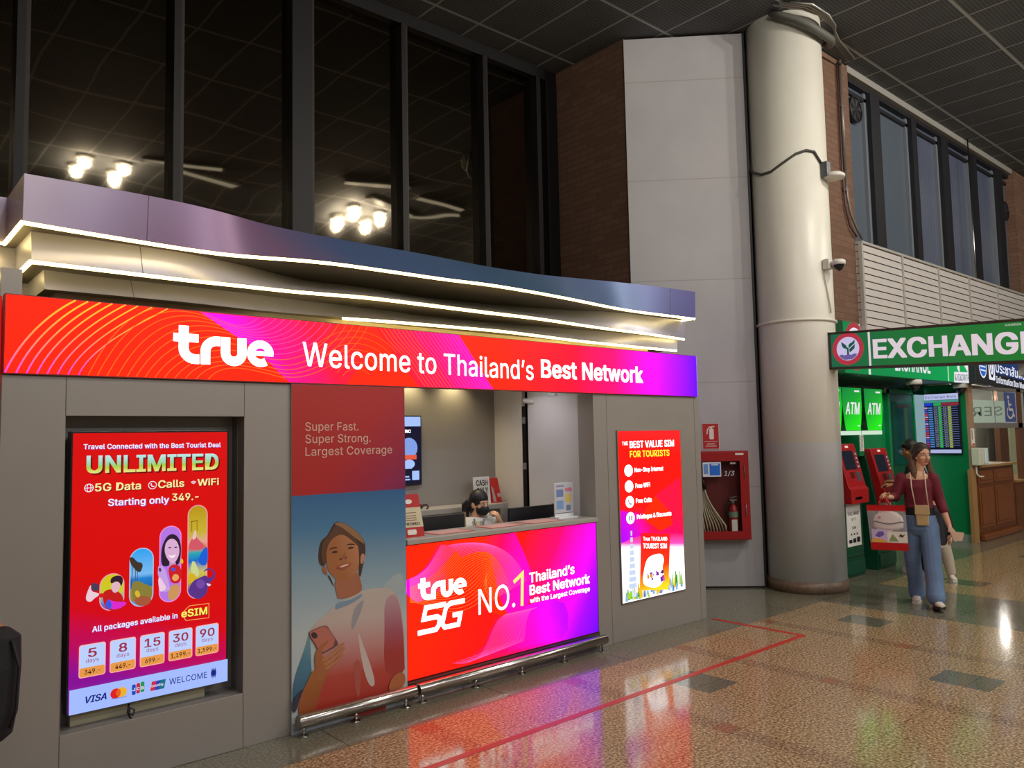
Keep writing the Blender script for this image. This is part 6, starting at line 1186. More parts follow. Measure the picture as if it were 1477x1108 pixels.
# ------------------------------------------------------------------ people
UP = Vector((0, 0, 1))
class Body:
    """closed rounded pieces that are fused into one continuous skin"""
    def __init__(s, O, yaw=0.0, su=1.0, k=1.0):
        # local axes: b looks from the figure towards the viewer's standing place, a lies to the right of that
        s.O = Vector(O); v = Vector((-s.O.x, -s.O.y, 0)).normalized(); t = Vector((-v.y, v.x, 0)); c, n = math.cos(math.radians(yaw)), math.sin(math.radians(yaw))
        s.a = t * c + v * n; s.b = v * c - t * n; s.mb = MB(); s.su = su; s.k = k
    def L(s, p): return s.O + (s.a * (p[0] * s.su) + s.b * p[1] + UP * p[2]) * s.k
    def new(s): s.mb = MB(); return s
    def chain(s, pts, rs, seg=14):
        W_ = [s.L(p) for p in pts]; s.chainW(W_, rs, seg); return s
    def chainW(s, W_, rs, seg=14):
        s.mb.tube(W_, rs, 0, seg)
        for p, r in zip(W_, rs): s.mb.ell(p, (r, r, r), 0, seg, 8)
    def rings(s, rows, n=24):
        """rows of (centre u, w, z, half width, half depth)"""
        R = []
        for u, w, z, ru, rw in rows:
            R.append([s.L((u + ru * math.cos(t), w + rw * math.sin(t), z)) for t in [2 * math.pi * k / n for k in range(n)]])
        s.mb.loft(R, 0); return s
    def ell(s, p, r, M=None): s.mb.ell(s.L(p), r, 0, 20, 12, M); return s
    def skin(s, name, m, parent, voxel=0.006, it=4, label=None):
        me = bpy.data.meshes.new('tmp'); me.from_pydata([tuple(v) for v in s.mb.v], [], s.mb.f)
        bm = bmesh.new(); bm.from_mesh(me); bmesh.ops.remove_doubles(bm, verts=bm.verts, dist=1e-5); bmesh.ops.recalc_face_normals(bm, faces=bm.faces); bm.to_mesh(me); bm.free()
        o = bpy.data.objects.new('tmp', me); COL.objects.link(o)
        r = o.modifiers.new('r', 'REMESH'); r.mode = 'VOXEL'; r.voxel_size = voxel
        sm = o.modifiers.new('s', 'SMOOTH'); sm.iterations = it; sm.factor = 0.5
        bpy.context.view_layer.update(); dg = bpy.context.evaluated_depsgraph_get(); out = bpy.data.meshes.new_from_object(o.evaluated_get(dg))
        bpy.data.objects.remove(o); bpy.data.meshes.remove(me)
        out.name = name; out.transform(Matrix.Translation(-world_loc(parent))); out.materials.clear(); out.materials.append(m)
        for p in out.polygons: p.use_smooth = True
        ob = bpy.data.objects.new(name, out); COL.objects.link(ob); ob.parent = parent
        if label: ob['label'] = label
        s.mb = MB(); return ob
    def hand(s, wrist, d, n, side, curl=35, k=1.0, spread=0.0):
        """palm, four unequal bent fingers and a thumb leaving the side of the palm; world vectors"""
        d, n = d.normalized(), n.normalized(); side = (side - d * side.dot(d)).normalized(); n = d.cross(side) * (1 if d.cross(side).dot(n) > 0 else -1)
        M = Matrix((side, n, d)).transposed()
        s.mb.ell(wrist + d * 0.045 * k, (0.038 * k, 0.016 * k, 0.052 * k), 0, 18, 12, M)
        s.chainW([wrist - d * 0.02 * k, wrist + d * 0.02 * k], [0.023 * k, 0.022 * k])
        for i, (off, ln) in enumerate(((0.029, 0.068), (0.010, 0.076), (-0.010, 0.070), (-0.028, 0.054))):
            p = wrist + d * (0.082 - 0.005 * abs(i - 1)) * k + side * off * k; q = [p - d * 0.02 * k, p]; dirv = (d + side * off * spread * 12).normalized(); ang = 0
            for j, f in enumerate((0.45, 0.32, 0.23)):
                ang += math.radians(curl) * (0.7 if j == 0 else 1.0)
                p = p + (dirv * math.cos(ang) + n * math.sin(ang)) * ln * f * k; q.append(p)
            s.chainW(q, [0.0095 * k, 0.0095 * k, 0.0088 * k, 0.008 * k, 0.0068 * k], 10)
        p = wrist + d * 0.025 * k + side * 0.026 * k; t1 = (side * 0.75 + d * 0.6 + n * 0.25).normalized(); t2 = (side * 0.3 + d * 0.9 + n * 0.5).normalized()
        s.chainW([p - t1 * 0.012 * k, p + t1 * 0.03 * k, p + t1 * 0.03 * k + t2 * 0.032 * k], [0.013 * k, 0.011 * k, 0.0085 * k], 10)
        return s
    def head(s, c, yaw=0.0, pitch=0.0, k=1.0):
        """c = centre of the head (local); yaw turns the face towards image right; returns the face frame"""
        t = math.radians(yaw); f = s.b * math.cos(t) + s.a * math.sin(t); r = s.a * math.cos(t) - s.b * math.sin(t)
        pz = math.radians(pitch); u = UP * math.cos(pz) - f * math.sin(pz); f = f * math.cos(pz) + UP * math.sin(pz)
        C = s.L(c); M = Matrix((r, f, u)).transposed(); X = lambda x, y, z: C + (r * x + f * y + u * z) * k
        e = lambda x, y, z, a, b2, c2: s.mb.ell(X(x, y, z), (a * k, b2 * k, c2 * k), 0, 22, 14, M)
        e(0, -0.012, 0.03, 0.072, 0.090, 0.082); e(0, 0.012, -0.035, 0.056, 0.066, 0.068); e(0, 0.040, -0.078, 0.030, 0.032, 0.026)
        e(-0.030, 0.046, -0.028, 0.028, 0.028, 0.026); e(0.030, 0.046, -0.028, 0.028, 0.028, 0.026); e(0, 0.060, 0.022, 0.05, 0.022, 0.02)
        s.chainW([X(0, 0.078, 0.008), X(0, 0.088, -0.014), X(0, 0.098, -0.032)], [0.008 * k, 0.010 * k, 0.0125 * k], 10); e(-0.011, 0.087, -0.036, 0.009, 0.009, 0.007); e(0.011, 0.087, -0.036, 0.009, 0.009, 0.007)
        e(0, 0.078, -0.060, 0.022, 0.010, 0.0085)
        for sx in (-1, 1): e(sx * 0.073, -0.008, -0.012, 0.011, 0.018, 0.030); e(sx * 0.069, -0.002, -0.032, 0.010, 0.012, 0.012)
        return X, M, f, r, u
def face_parts(X, M, k, parent, brow, lips, mouth=True):
    M_eye = pmat('eye white', '#e8e2da', 0.25); M_iris = pmat('dark iris', '#1c1210', 0.15)
    for sx in (-1, 1):
        m = MB(); m.ell(X(sx * 0.030, 0.071, 0.004), (0.0145 * k, 0.008 * k, 0.0065 * k), 0, 14, 8, M); m.ell(X(sx * 0.030, 0.0765, 0.004), (0.006 * k, 0.0042 * k, 0.0058 * k), 1, 12, 8, M); m.build('eye', [M_eye, M_iris], parent)
        m = MB(); m.tube([X(sx * 0.016, 0.081, 0.020), X(sx * 0.030, 0.081, 0.025), X(sx * 0.045, 0.073, 0.021)], [0.0026 * k, 0.0034 * k, 0.002 * k], 0, 8); m.build('eyebrow', brow, parent)
    if mouth:
        m = MB(); m.ell(X(0, 0.0865, -0.0565), (0.020 * k, 0.0045 * k, 0.0042 * k), 0, 14, 8, M); m.ell(X(0, 0.0868, -0.064), (0.017 * k, 0.0052 * k, 0.0048 * k), 0, 14, 8, M); m.build('lips', lips, parent)
M_skin = pmat('warm skin', '#d8a684', 0.5); M_skin2 = pmat('tan skin', '#a9744f', 0.5)
M_hair = pmat('dark brown hair', '#33231b', 0.45, noise=0.35, nscale=45, bump=0.8, bscale=110); M_hairl = pmat('brown dyed hair', '#63452e', 0.45, noise=0.3, nscale=45, bump=0.8, bscale=110); M_blackhair = pmat('black hair', '#141113', 0.45, bump=0.4, bscale=90)
def shoe(B, heel, toe, lift, parent, upper, sole, k=1.0):
    """low trainer from heel to toe (local u, w), toe raised by lift"""
    h, t = Vector((heel[0], heel[1])), Vector((toe[0], toe[1])); d = (t - h).normalized(); n = Vector((-d.y, d.x)); L_ = (t - h).length; R = []; R2 = []
    for f, wd, ht in ((0.0, 0.022, 0.055), (0.06, 0.033, 0.072), (0.25, 0.036, 0.080), (0.45, 0.038, 0.070), (0.65, 0.044, 0.052), (0.85, 0.041, 0.040), (0.96, 0.028, 0.030), (1.0, 0.012, 0.022)):
        p = h + d * L_ * f; z0 = lift * f; r1 = []; r2 = []
        for q in range(16):
            a_ = 2 * math.pi * q / 16; cu = math.cos(a_); sz = math.sin(a_); pt_ = p + n * (wd * k * cu)
            r1.append(B.L((pt_.x, pt_.y, z0 + 0.016 * k + max(0.0, (0.5 + 0.5 * sz)) * ht * k))); r2.append(B.L((pt_.x * 1.0 + n.x * 0.004 * cu, pt_.y + n.y * 0.004 * cu, z0 + (0.024 if sz > 0 else 0.0) * k)))
        R.append(r1); R2.append(r2)
    o = MB().loft(R, 0).build('shoe', upper, parent); MB().loft(R2, 0, False).build('sole', sole, o); return o

# --- walking person in a dark red top
O = Vector((8.155, 3.215, 0)); B = Body(O, 0, 0.89)
pw = thing('person', 'walking person in a dark red cropped top and blue jeans carrying a clear shopping bag', 'person', O)
X, M, f, r, u = B.head((0.022, 0.0, 1.462), 36, -2)
B.chain([(0.005, -0.01, 1.40), (-0.020, -0.012, 1.28)], [0.047, 0.052]); B.rings([(-0.034, 0, 1.10, 0.12, 0.085), (-0.034, 0, 1.20, 0.135, 0.085), (-0.034, 0, 1.26, 0.12, 0.07), (-0.034, 0, 1.30, 0.055, 0.05)]); B.rings([(-0.03, 0, 0.80, 0.15, 0.10), (-0.03, 0, 0.90, 0.135, 0.09), (-0.034, 0, 1.00, 0.125, 0.085), (-0.034, 0, 1.12, 0.13, 0.088)])
B.chain([(-0.19, 0, 1.235), (-0.265, 0.02, 1.04), (-0.325, 0.17, 1.055)], [0.045, 0.036, 0.025]); B.chain([(0.125, 0, 1.235), (0.178, -0.02, 1.01), (0.245, 0.05, 0.80)], [0.045, 0.036, 0.024])
wl = B.L((-0.335, 0.185, 1.058)); B.hand(wl, B.b * 0.75 - B.a * 0.45 + UP * 0.25, -UP * 0.5 - B.a * 0.4, B.a * 0.8 + UP * 0.5, 38)
wr = B.L((0.248, 0.055, 0.79)); B.hand(wr, -UP * 0.95 + B.a * 0.25 + B.b * 0.2, -B.a * 1.0, B.b, 32)
B.chain([(-0.10, -0.01, 0.80), (-0.115, -0.03, 0.44), (-0.092, -0.14, 0.08)], [0.075, 0.052, 0.036]); B.chain([(0.05, 0.0, 0.80), (0.065, 0.10, 0.42), (0.08, 0.23, 0.10)], [0.075, 0.052, 0.036]); B.chain([(-0.1, -0.14, 0.06), (-0.105, -0.05, 0.03)], [0.03, 0.02]); B.chain([(0.08, 0.235, 0.08), (0.105, 0.33, 0.05)], [0.03, 0.02])
B.skin('body', M_skin, pw, 0.0048, 3)
face_parts(X, M, 1.0, pw, M_hair, pmat('rose lips', '#a85048', 0.4))
M_top = pmat('dark red knit', '#6e1a2a', 0.75, noise=0.06, nscale=20)
B.new().rings([(-0.03, 0, 0.945, 0.152, 0.108), (-0.032, 0, 0.99, 0.142, 0.102), (-0.034, 0.004, 1.08, 0.142, 0.105), (-0.034, 0.008, 1.15, 0.150, 0.112), (-0.034, 0.0, 1.21, 0.158, 0.098), (-0.034, -0.022, 1.243, 0.155, 0.070), (-0.034, -0.04, 1.272, 0.125, 0.046)])
B.chain([(-0.188, 0, 1.232), (-0.262, 0.015, 1.045), (-0.285, 0.075, 1.05)], [0.058, 0.052, 0.044]); B.chain([(0.122, 0, 1.232), (0.176, -0.02, 1.02), (0.207, 0.01, 0.925)], [0.058, 0.050, 0.045])
top = B.skin('top', M_top, pw, 0.006, 3)
B.new().rings([(-0.03, 0, 0.865, 0.158, 0.115), (-0.03, 0, 0.95, 0.147, 0.104)]); B.skin('waistband', pmat('black waistband', '#15131a', 0.7), pw, 0.006, 2)
M_jean = pmat('faded blue denim', '#667fa4', 0.8, noise=0.12, nscale=7)
B.new().rings([(-0.03, 0, 0.875, 0.160, 0.118), (-0.028, 0, 0.80, 0.172, 0.125), (-0.026, 0, 0.74, 0.172, 0.122), (-0.026, 0, 0.68, 0.14, 0.09)])
B.chain([(-0.108, -0.005, 0.76), (-0.118, -0.02, 0.60), (-0.122, -0.03, 0.43), (-0.105, -0.10, 0.22), (-0.098, -0.14, 0.085)], [0.092, 0.086, 0.074, 0.072, 0.077]); B.chain([(0.052, 0.01, 0.76), (0.062, 0.06, 0.60), (0.07, 0.105, 0.43), (0.08, 0.17, 0.24), (0.085, 0.225, 0.115)], [0.094, 0.090, 0.080, 0.078, 0.083])
B.skin('jeans', M_jean, pw, 0.0065, 3)
M_sho = pmat('white canvas shoe', '#d6cbc0', 0.6); M_sole = pmat('dark shoe sole', '#2a2226', 0.7); M_wsole = pmat('white rubber sole', '#e2ddd6', 0.5)
shoe(B, (-0.085, -0.21), (-0.115, 0.01), 0.0, pw, M_sho, M_wsole); shoe(B, (0.075, 0.17), (0.135, 0.38), 0.035, pw, M_sho, M_sole)
B.new(); Xh = X                                                           # long hair parted in the middle
def hx(pts, rs): B.chainW([Xh(*p) for p in pts], rs)
B.mb.ell(Xh(0, -0.016, 0.043), (0.082, 0.089, 0.083), 0, 24, 14, M); B.mb.ell(Xh(0, -0.045, -0.03), (0.078, 0.062, 0.085), 0, 24, 14, M)
hx([(-0.030, 0.045, 0.092), (-0.062, 0.038, 0.055), (-0.077, 0.008, 0.005), (-0.080, -0.01, -0.04)], [0.014, 0.013, 0.016, 0.020]); hx([(0.030, 0.045, 0.092), (0.060, 0.040, 0.055), (0.075, 0.012, 0.0)], [0.014, 0.013, 0.015])
B.skin('hair', M_hair, pw, 0.006, 4)
B.new(); hx([(-0.078, -0.03, -0.02), (-0.085, -0.03, -0.09), (-0.085, -0.005, -0.17), (-0.085, 0.02, -0.245)], [0.032, 0.036, 0.034, 0.020]); hx([(0.076, -0.02, -0.03), (0.082, -0.01, -0.10), (0.078, 0.03, -0.17), (0.095, 0.06, -0.225)], [0.026, 0.032, 0.032, 0.018]); hx([(0, -0.07, -0.05), (0, -0.085, -0.14), (0, -0.09, -0.22)], [0.06, 0.062, 0.05])
B.skin('hair_lengths', M_hairl, pw, 0.006, 4, 'lighter brown long hair ends')
# crossbody bag
pz = B.L((-0.005, 0.135, 0.78)); t = thing('crossbody_bag', 'small beige crossbody phone bag hanging on the front of the person in jeans', 'bag', pz)
def lbox(m, u0, u1, w0, w1, z0, z1, mi=0, tp=0.0): return m.prism([B.L((u0 + tp, w0, z0)), B.L((u1 - tp, w0, z0)), B.L((u1, w0, z1)), B.L((u0, w0, z1))], B.b * (w1 - w0), mi)
M_beige = pmat('beige leather', '#c0a377', 0.5); m = MB(); lbox(m, -0.070, 0.066, 0.122, 0.150, 0.78, 0.975, 0, 0.008); m.build('pouch', M_beige, t, bevel=0.01); m = MB(); lbox(m, -0.073, 0.069, 0.148, 0.158, 0.885, 0.978, 0, -0.002); m.build('flap', M_beige, t, bevel=0.005)
for ux, uy in ((-0.095, -0.066), (0.045, 0.062)): m = MB(); m.tube([B.L((ux, -0.03, 1.300)), B.L((ux - 0.004, 0.05, 1.29)), B.L((ux, 0.098, 1.225)), B.L((ux * 0.9 + uy * 0.1, 0.122, 1.15)), B.L((uy, 0.130, 0.975))], 0.0055, 0, 8); m.build('strap', pmat('cream strap', '#dcc6ae', 0.6), t)
# clear shopping bag and what is in it
bq = (-0.35, 0.27); t = thing('shopping_bag', 'clear plastic shopping bag with red bands held by the person in jeans', 'bag', B.L((bq[0], bq[1], 0.56)))
M_clear = pmat('clear plastic film', '#f4eef2', 0.08, alpha=0.22, spec=0.7); M_rclear = pmat('red plastic band', '#c4161e', 0.25, alpha=0.9)
def bagwall(z0, z1, mt, name, w0=0.22, w1=0.32):
    f0, f1 = (z0 - 0.555) / 0.425, (z1 - 0.555) / 0.425; L0, R0 = -0.515 - 0.03 * f0, -0.148 - 0.016 * f0; L1, R1 = -0.515 - 0.03 * f1, -0.148 - 0.016 * f1
    m = MB(); m.loft([[B.L((L0, w0, z0)), B.L((R0, w0, z0)), B.L((R0, w1, z0)), B.L((L0, w1, z0))], [B.L((L1, w0, z1)), B.L((R1, w0, z1)), B.L((R1, w1, z1)), B.L((L1, w1, z1))]], 0, False, z0 < 0.56); return m.build(name, mt, t, fix=False)
bagwall(0.555, 0.625, M_rclear, 'bottom_band'); bagwall(0.625, 0.93, M_clear, 'clear_wall'); bagwall(0.93, 0.98, M_rclear, 'top_band')
for w in (0.235, 0.305): m = MB(); m.tube([B.L((-0.43, w, 0.975)), B.L((-0.41, w, 1.02)), B.L((-0.385, 0.26, 1.055)), B.L((-0.36, 0.27, 1.058)), B.L((-0.33, w, 1.02)), B.L((-0.31, w, 0.975))], 0.008, 0, 8); m.build('handle', pmat('red plastic handle', '#b81a22', 0.3), t)
a = Art(Frame(B.L((0, 0.32, 0)), B.a), 0.001); BU = B.su
for pts, h in (([(-0.50, 0.63), (-0.35, 0.63), (-0.35, 0.755), (-0.505, 0.755)], '#c8b4dc'), ([(-0.35, 0.63), (-0.155, 0.63), (-0.158, 0.735), (-0.35, 0.735)], '#e4e0d4'), ([(-0.51, 0.628), (-0.34, 0.628), (-0.40, 0.66), (-0.50, 0.67)], '#e0a84a'), ([(-0.47, 0.69), (-0.44, 0.73), (-0.39, 0.735), (-0.38, 0.70), (-0.43, 0.675)], '#6a5aa8'), ([(-0.34, 0.64), (-0.30, 0.71), (-0.27, 0.68), (-0.24, 0.64)], '#8a9a6a'), ([(-0.24, 0.69), (-0.22, 0.715), (-0.20, 0.70), (-0.17, 0.72), (-0.20, 0.68)], '#4a4048')): a.poly([(p[0] * BU, p[1]) for p in pts], pmat('bag print ' + h, h, 0.4))
a.build('print', t)
m = MB(); m.loft([[B.L((-0.335 + ru * math.cos(q), 0.27 + 0.035 * math.sin(q), z)) for q in [2 * math.pi * k / 24 for k in range(24)]] for z, ru in ((0.745, 0.10), (0.77, 0.145), (0.83, 0.15), (0.88, 0.135), (0.915, 0.09), (0.925, 0.04))], 0)
w_ = single(m, 'zip_pouch', pmat('white quilted pouch', '#e6dcd6', 0.6), B.L((-0.335, 0.27, 0.745)), 'white zipped pouch inside the clear shopping bag', 'pouch'); m = MB(); m.tube([B.L((-0.335 + 0.149 * math.cos(q), 0.27 + 0.038 * math.sin(q), 0.815 + 0.01 * math.sin(3 * q))) for q in [math.radians(d) for d in range(10, 171, 10)]], 0.006, 0, 8); m.build('zip', M_black, w_); m = MB(); m.ell(B.L((-0.42, 0.300, 0.865)), (0.012, 0.012, 0.012)); m.build('heart_tag', M_redp, w_)
# banknotes in the other hand
hb = B.L((0.285, 0.09, 0.70)); M_note = pmat('pale pink banknote', '#e6c8ae', 0.6)
m = MB(); m.prism([B.L((0.235, 0.125, 0.765)), B.L((0.275, 0.125, 0.775)), B.L((0.36, 0.13, 0.665)), B.L((0.30, 0.13, 0.635))], B.b * 0.002); m.prism([B.L((0.262, 0.128, 0.735)), B.L((0.385, 0.135, 0.725)), B.L((0.365, 0.135, 0.645)), B.L((0.285, 0.128, 0.645))], B.b * 0.002)
single(m, 'banknotes', M_note, hb, 'folded pale pink banknotes in the left hand of the person in jeans', 'money')

# --- person in black at the farther cash machine
O2 = Vector((9.85, 3.92, 0)); B = Body(O2, 0, 0.9); pm_ = thing('person', 'person in black clothes with short black hair using the farther cash machine', 'person', O2)
X, M, f, r, u = B.head((-0.07, 0.0, 1.475), -78, -14)
B.chain([(-0.05, -0.01, 1.42), (-0.03, -0.02, 1.30)], [0.052, 0.056]); B.rings([(0.0, -0.02, 0.85, 0.13, 0.15), (0.0, -0.02, 1.0, 0.12, 0.15), (-0.01, -0.02, 1.18, 0.125, 0.17), (-0.02, -0.02, 1.28, 0.10, 0.14), (-0.03, -0.02, 1.32, 0.055, 0.06)])
B.chain([(-0.03, 0.17, 1.24), (-0.10, 0.20, 1.02), (-0.28, 0.13, 1.05)], [0.046, 0.038, 0.027]); B.hand(B.L((-0.29, 0.125, 1.055)), -B.a + UP * 0.1, -UP, B.b, 30)
B.chain([(-0.03, -0.20, 1.24), (-0.08, -0.22, 1.02), (-0.26, -0.12, 1.08)], [0.046, 0.038, 0.027]); B.hand(B.L((-0.27, -0.115, 1.085)), -B.a + UP * 0.1, -UP, -B.b, 30)
B.chain([(-0.01, 0.09, 0.84), (0.0, 0.09, 0.45), (0.045, 0.06, 0.07)], [0.08, 0.055, 0.036]); B.chain([(-0.02, -0.11, 0.84), (-0.05, -0.10, 0.45), (-0.05, -0.10, 0.07)], [0.08, 0.055, 0.036])
B.skin('body', M_skin2, pm_, 0.0055, 3); face_parts(X, M, 1.0, pm_, M_blackhair, pmat('brown lips', '#8a5040', 0.4))
B.new().rings([(0.0, -0.02, 0.80, 0.15, 0.175), (0.0, -0.02, 1.0, 0.138, 0.168), (-0.01, -0.02, 1.18, 0.142, 0.19), (-0.02, -0.02, 1.27, 0.115, 0.16), (-0.03, -0.02, 1.32, 0.07, 0.08)]); B.chain([(-0.03, 0.17, 1.24), (-0.10, 0.20, 1.02), (-0.24, 0.15, 1.04)], [0.06, 0.055, 0.045]); B.chain([(-0.03, -0.20, 1.24), (-0.08, -0.22, 1.02), (-0.22, -0.15, 1.065)], [0.06, 0.055, 0.045]); B.skin('jacket', pmat('black jacket', '#15141a', 0.7), pm_, 0.007, 3)
B.new().rings([(0.0, -0.02, 0.86, 0.14, 0.165), (0.0, -0.01, 0.72, 0.13, 0.17)]); B.chain([(-0.01, 0.09, 0.80), (0.0, 0.09, 0.45), (0.045, 0.06, 0.08)], [0.095, 0.07, 0.056]); B.chain([(-0.02, -0.11, 0.80), (-0.05, -0.10, 0.45), (-0.05, -0.10, 0.08)], [0.095, 0.07, 0.056]); B.skin('trousers', pmat('black trousers', '#1b1a20', 0.8), pm_, 0.007, 3)
shoe(B, (0.09, 0.06), (-0.16, 0.06), 0, pm_, M_sho, M_wsole); shoe(B, (0.0, -0.10), (-0.25, -0.10), 0, pm_, M_sho, M_wsole)
B.new(); B.mb.ell(X(0, -0.014, 0.046), (0.083, 0.092, 0.082), 0, 24, 14, M); B.mb.ell(X(0, -0.05, -0.01), (0.076, 0.055, 0.06), 0, 24, 14, M); B.chainW([X(-0.045, 0.048, 0.075), X(0.0, 0.060, 0.078), X(0.045, 0.048, 0.075)], [0.022, 0.024, 0.022]); B.skin('hair', M_blackhair, pm_, 0.006, 3)

# --- child mostly hidden behind the walking person
O3 = Vector((9.63, 3.60, 0)); B = Body(O3, 0, 0.9); pc = thing('person', 'small child in beige trousers and white shoes standing behind the walking person', 'person', O3)
X, M, f, r, u = B.head((-0.07, 0, 0.97), -40, 0, 0.86)
B.chain([(-0.07, 0, 0.92), (-0.065, 0, 0.84)], [0.036, 0.04]); B.rings([(-0.06, 0, 0.42, 0.11, 0.085), (-0.06, 0, 0.62, 0.105, 0.08), (-0.06, 0, 0.78, 0.115, 0.075), (-0.06, 0, 0.85, 0.05, 0.045)])
B.chain([(0.05, 0, 0.79), (0.10, 0.0, 0.62), (0.10, 0.03, 0.50)], [0.034, 0.028, 0.02]); B.hand(B.L((0.10, 0.03, 0.49)), -UP, -B.a, B.b, 30, 0.68); B.chain([(-0.17, 0, 0.79), (-0.20, 0, 0.62), (-0.20, 0.03, 0.50)], [0.034, 0.028, 0.02]); B.hand(B.L((-0.20, 0.03, 0.49)), -UP, B.a, B.b, 30, 0.68)
B.chain([(0.02, 0, 0.42), (0.06, 0, 0.22), (0.08, 0, 0.06)], [0.055, 0.04, 0.028]); B.chain([(-0.12, 0, 0.42), (-0.12, 0, 0.22), (-0.12, 0, 0.06)], [0.055, 0.04, 0.028]); B.skin('body', M_skin, pc, 0.005, 3); face_parts(X, M, 0.86, pc, M_blackhair, pmat('brown lips', '#8a5040', 0.4))
B.new().rings([(-0.06, 0, 0.40, 0.13, 0.10), (-0.06, 0, 0.62, 0.122, 0.094), (-0.06, 0, 0.78, 0.128, 0.088), (-0.06, 0, 0.85, 0.065, 0.055)]); B.chain([(0.05, 0, 0.79), (0.10, 0.0, 0.62), (0.10, 0.02, 0.53)], [0.045, 0.04, 0.034]); B.chain([(-0.17, 0, 0.79), (-0.20, 0, 0.62), (-0.20, 0.02, 0.53)], [0.045, 0.04, 0.034]); B.skin('jacket', pmat('dark navy jacket', '#1c1d28', 0.7), pc, 0.006, 3)
B.new().rings([(-0.06, 0, 0.45, 0.115, 0.09), (-0.06, 0, 0.36, 0.115, 0.088)]); B.chain([(0.02, 0, 0.38), (0.06, 0, 0.22), (0.08, 0, 0.085)], [0.068, 0.058, 0.052]); B.chain([(-0.12, 0, 0.38), (-0.12, 0, 0.22), (-0.12, 0, 0.085)], [0.068, 0.058, 0.052]); B.skin('trousers', pmat('beige trousers', '#b5aa98', 0.8), pc, 0.006, 3)
shoe(B, (0.06, -0.05), (0.12, 0.13), 0, pc, M_sho, M_wsole, 0.85); shoe(B, (-0.12, -0.05), (-0.12, 0.13), 0, pc, M_sho, M_wsole, 0.85)
B.new(); B.mb.ell(X(0, -0.022, 0.045), (0.072, 0.082, 0.074), 0, 24, 14, M); B.mb.ell(X(0, -0.045, -0.02), (0.066, 0.05, 0.06), 0, 24, 14, M); B.skin('hair', M_blackhair, pc, 0.006, 3)

# --- masked attendant seated behind the counter
O4 = Vector((4.22, 5.28, 0)); B = Body(O4, 0, 1.0, 1.05); ps = thing('person', 'seated attendant in a white hooded jacket and black face mask behind the counter', 'person', O4)
X, M, f, r, u = B.head((-0.005, 0.0, 1.10), 42, -6, 0.93)
B.chain([(-0.02, -0.01, 1.05), (-0.03, -0.02, 0.96)], [0.046, 0.052]); B.rings([(-0.03, -0.02, 0.52, 0.15, 0.11), (-0.03, -0.02, 0.70, 0.13, 0.095), (-0.03, -0.02, 0.86, 0.145, 0.095), (-0.03, -0.02, 0.94, 0.13, 0.08), (-0.03, -0.02, 0.99, 0.06, 0.05)])
B.chain([(-0.17, -0.01, 0.93), (-0.19, 0.04, 0.74), (-0.06, 0.14, 0.78)], [0.044, 0.037, 0.026]); B.hand(B.L((-0.05, 0.145, 0.782)), B.a, -UP, B.b, 20)
B.chain([(0.12, -0.01, 0.93), (0.20, 0.05, 0.78), (0.165, 0.10, 0.94)], [0.044, 0.036, 0.026]); B.hand(B.L((0.163, 0.102, 0.95)), UP * 0.9 - B.a * 0.4, -B.a * 0.8 - B.b * 0.2, -B.b + B.a * 0.4, 48)
B.chain([(-0.10, 0, 0.52), (-0.12, 0.25, 0.50), (-0.12, 0.18, 0.06)], [0.08, 0.06, 0.038]); B.chain([(0.05, 0, 0.52), (0.06, 0.25, 0.50), (0.06, 0.18, 0.06)], [0.08, 0.06, 0.038]); B.skin('body', M_skin, ps, 0.005, 3); face_parts(X, M, 0.93, ps, M_hair, M_skin, False)
m = MB(); R = []
for z, yo, wd in ((-0.014, 0.090, 0.046), (-0.036, 0.110, 0.057), (-0.060, 0.106, 0.056), (-0.078, 0.094, 0.048), (-0.094, 0.076, 0.034)): R.append([X(wd * math.sin(q), 0.02 + (yo - 0.012) * math.cos(q), z) for q in [math.radians(d) for d in range(-88, 89, 11)]])
m.loft(R, 0, True, False, False); o = m.build('face_mask', pmat('black face mask', '#14131a', 0.7), ps, fix=False); o.modifiers.new('solid', 'SOLIDIFY').thickness = 0.003
M_wj = pmat('white hooded jacket', '#d9d8d6', 0.75); B.new().rings([(-0.03, -0.02, 0.50, 0.175, 0.135), (-0.03, -0.02, 0.70, 0.155, 0.118), (-0.03, -0.02, 0.86, 0.165, 0.115), (-0.03, -0.02, 0.94, 0.155, 0.10), (-0.03, -0.03, 0.99, 0.095, 0.075)]); B.chain([(-0.17, -0.01, 0.93), (-0.19, 0.04, 0.75), (-0.09, 0.12, 0.78)], [0.062, 0.058, 0.046]); B.chain([(0.12, -0.01, 0.93), (0.20, 0.05, 0.79), (0.175, 0.09, 0.90)], [0.062, 0.058, 0.048]); B.chain([(-0.13, -0.05, 0.99), (-0.06, -0.10, 1.01), (0.02, -0.10, 1.01), (0.07, -0.04, 0.985)], [0.035, 0.045, 0.045, 0.03]); B.skin('jacket', M_wj, ps, 0.006, 3)
m = MB(); m.tube([B.L((-0.05, 0.085, 0.985)), B.L((-0.035, 0.10, 0.92)), B.L((-0.025, 0.105, 0.86))], 0.008, 0, 8); m.tube([B.L((0.03, 0.085, 0.98)), B.L((0.015, 0.10, 0.92)), B.L((0.0, 0.105, 0.86))], 0.008, 0, 8); m.build('jacket_trim', pmat('grey jacket trim', '#6a6a70', 0.7), ps)
m = MB(); m.loft([[B.L((-0.03 + ru * math.cos(q), 0.035 + 0.068 * math.sin(q), z)) for q in [math.pi * k / 12 for k in range(13)]] for z, ru in ((0.80, 0.05), (0.90, 0.05), (0.965, 0.04))], 0, True, False, False); m.build('shirt', pmat('cream shirt', '#cfc3a6', 0.8), ps, fix=False)
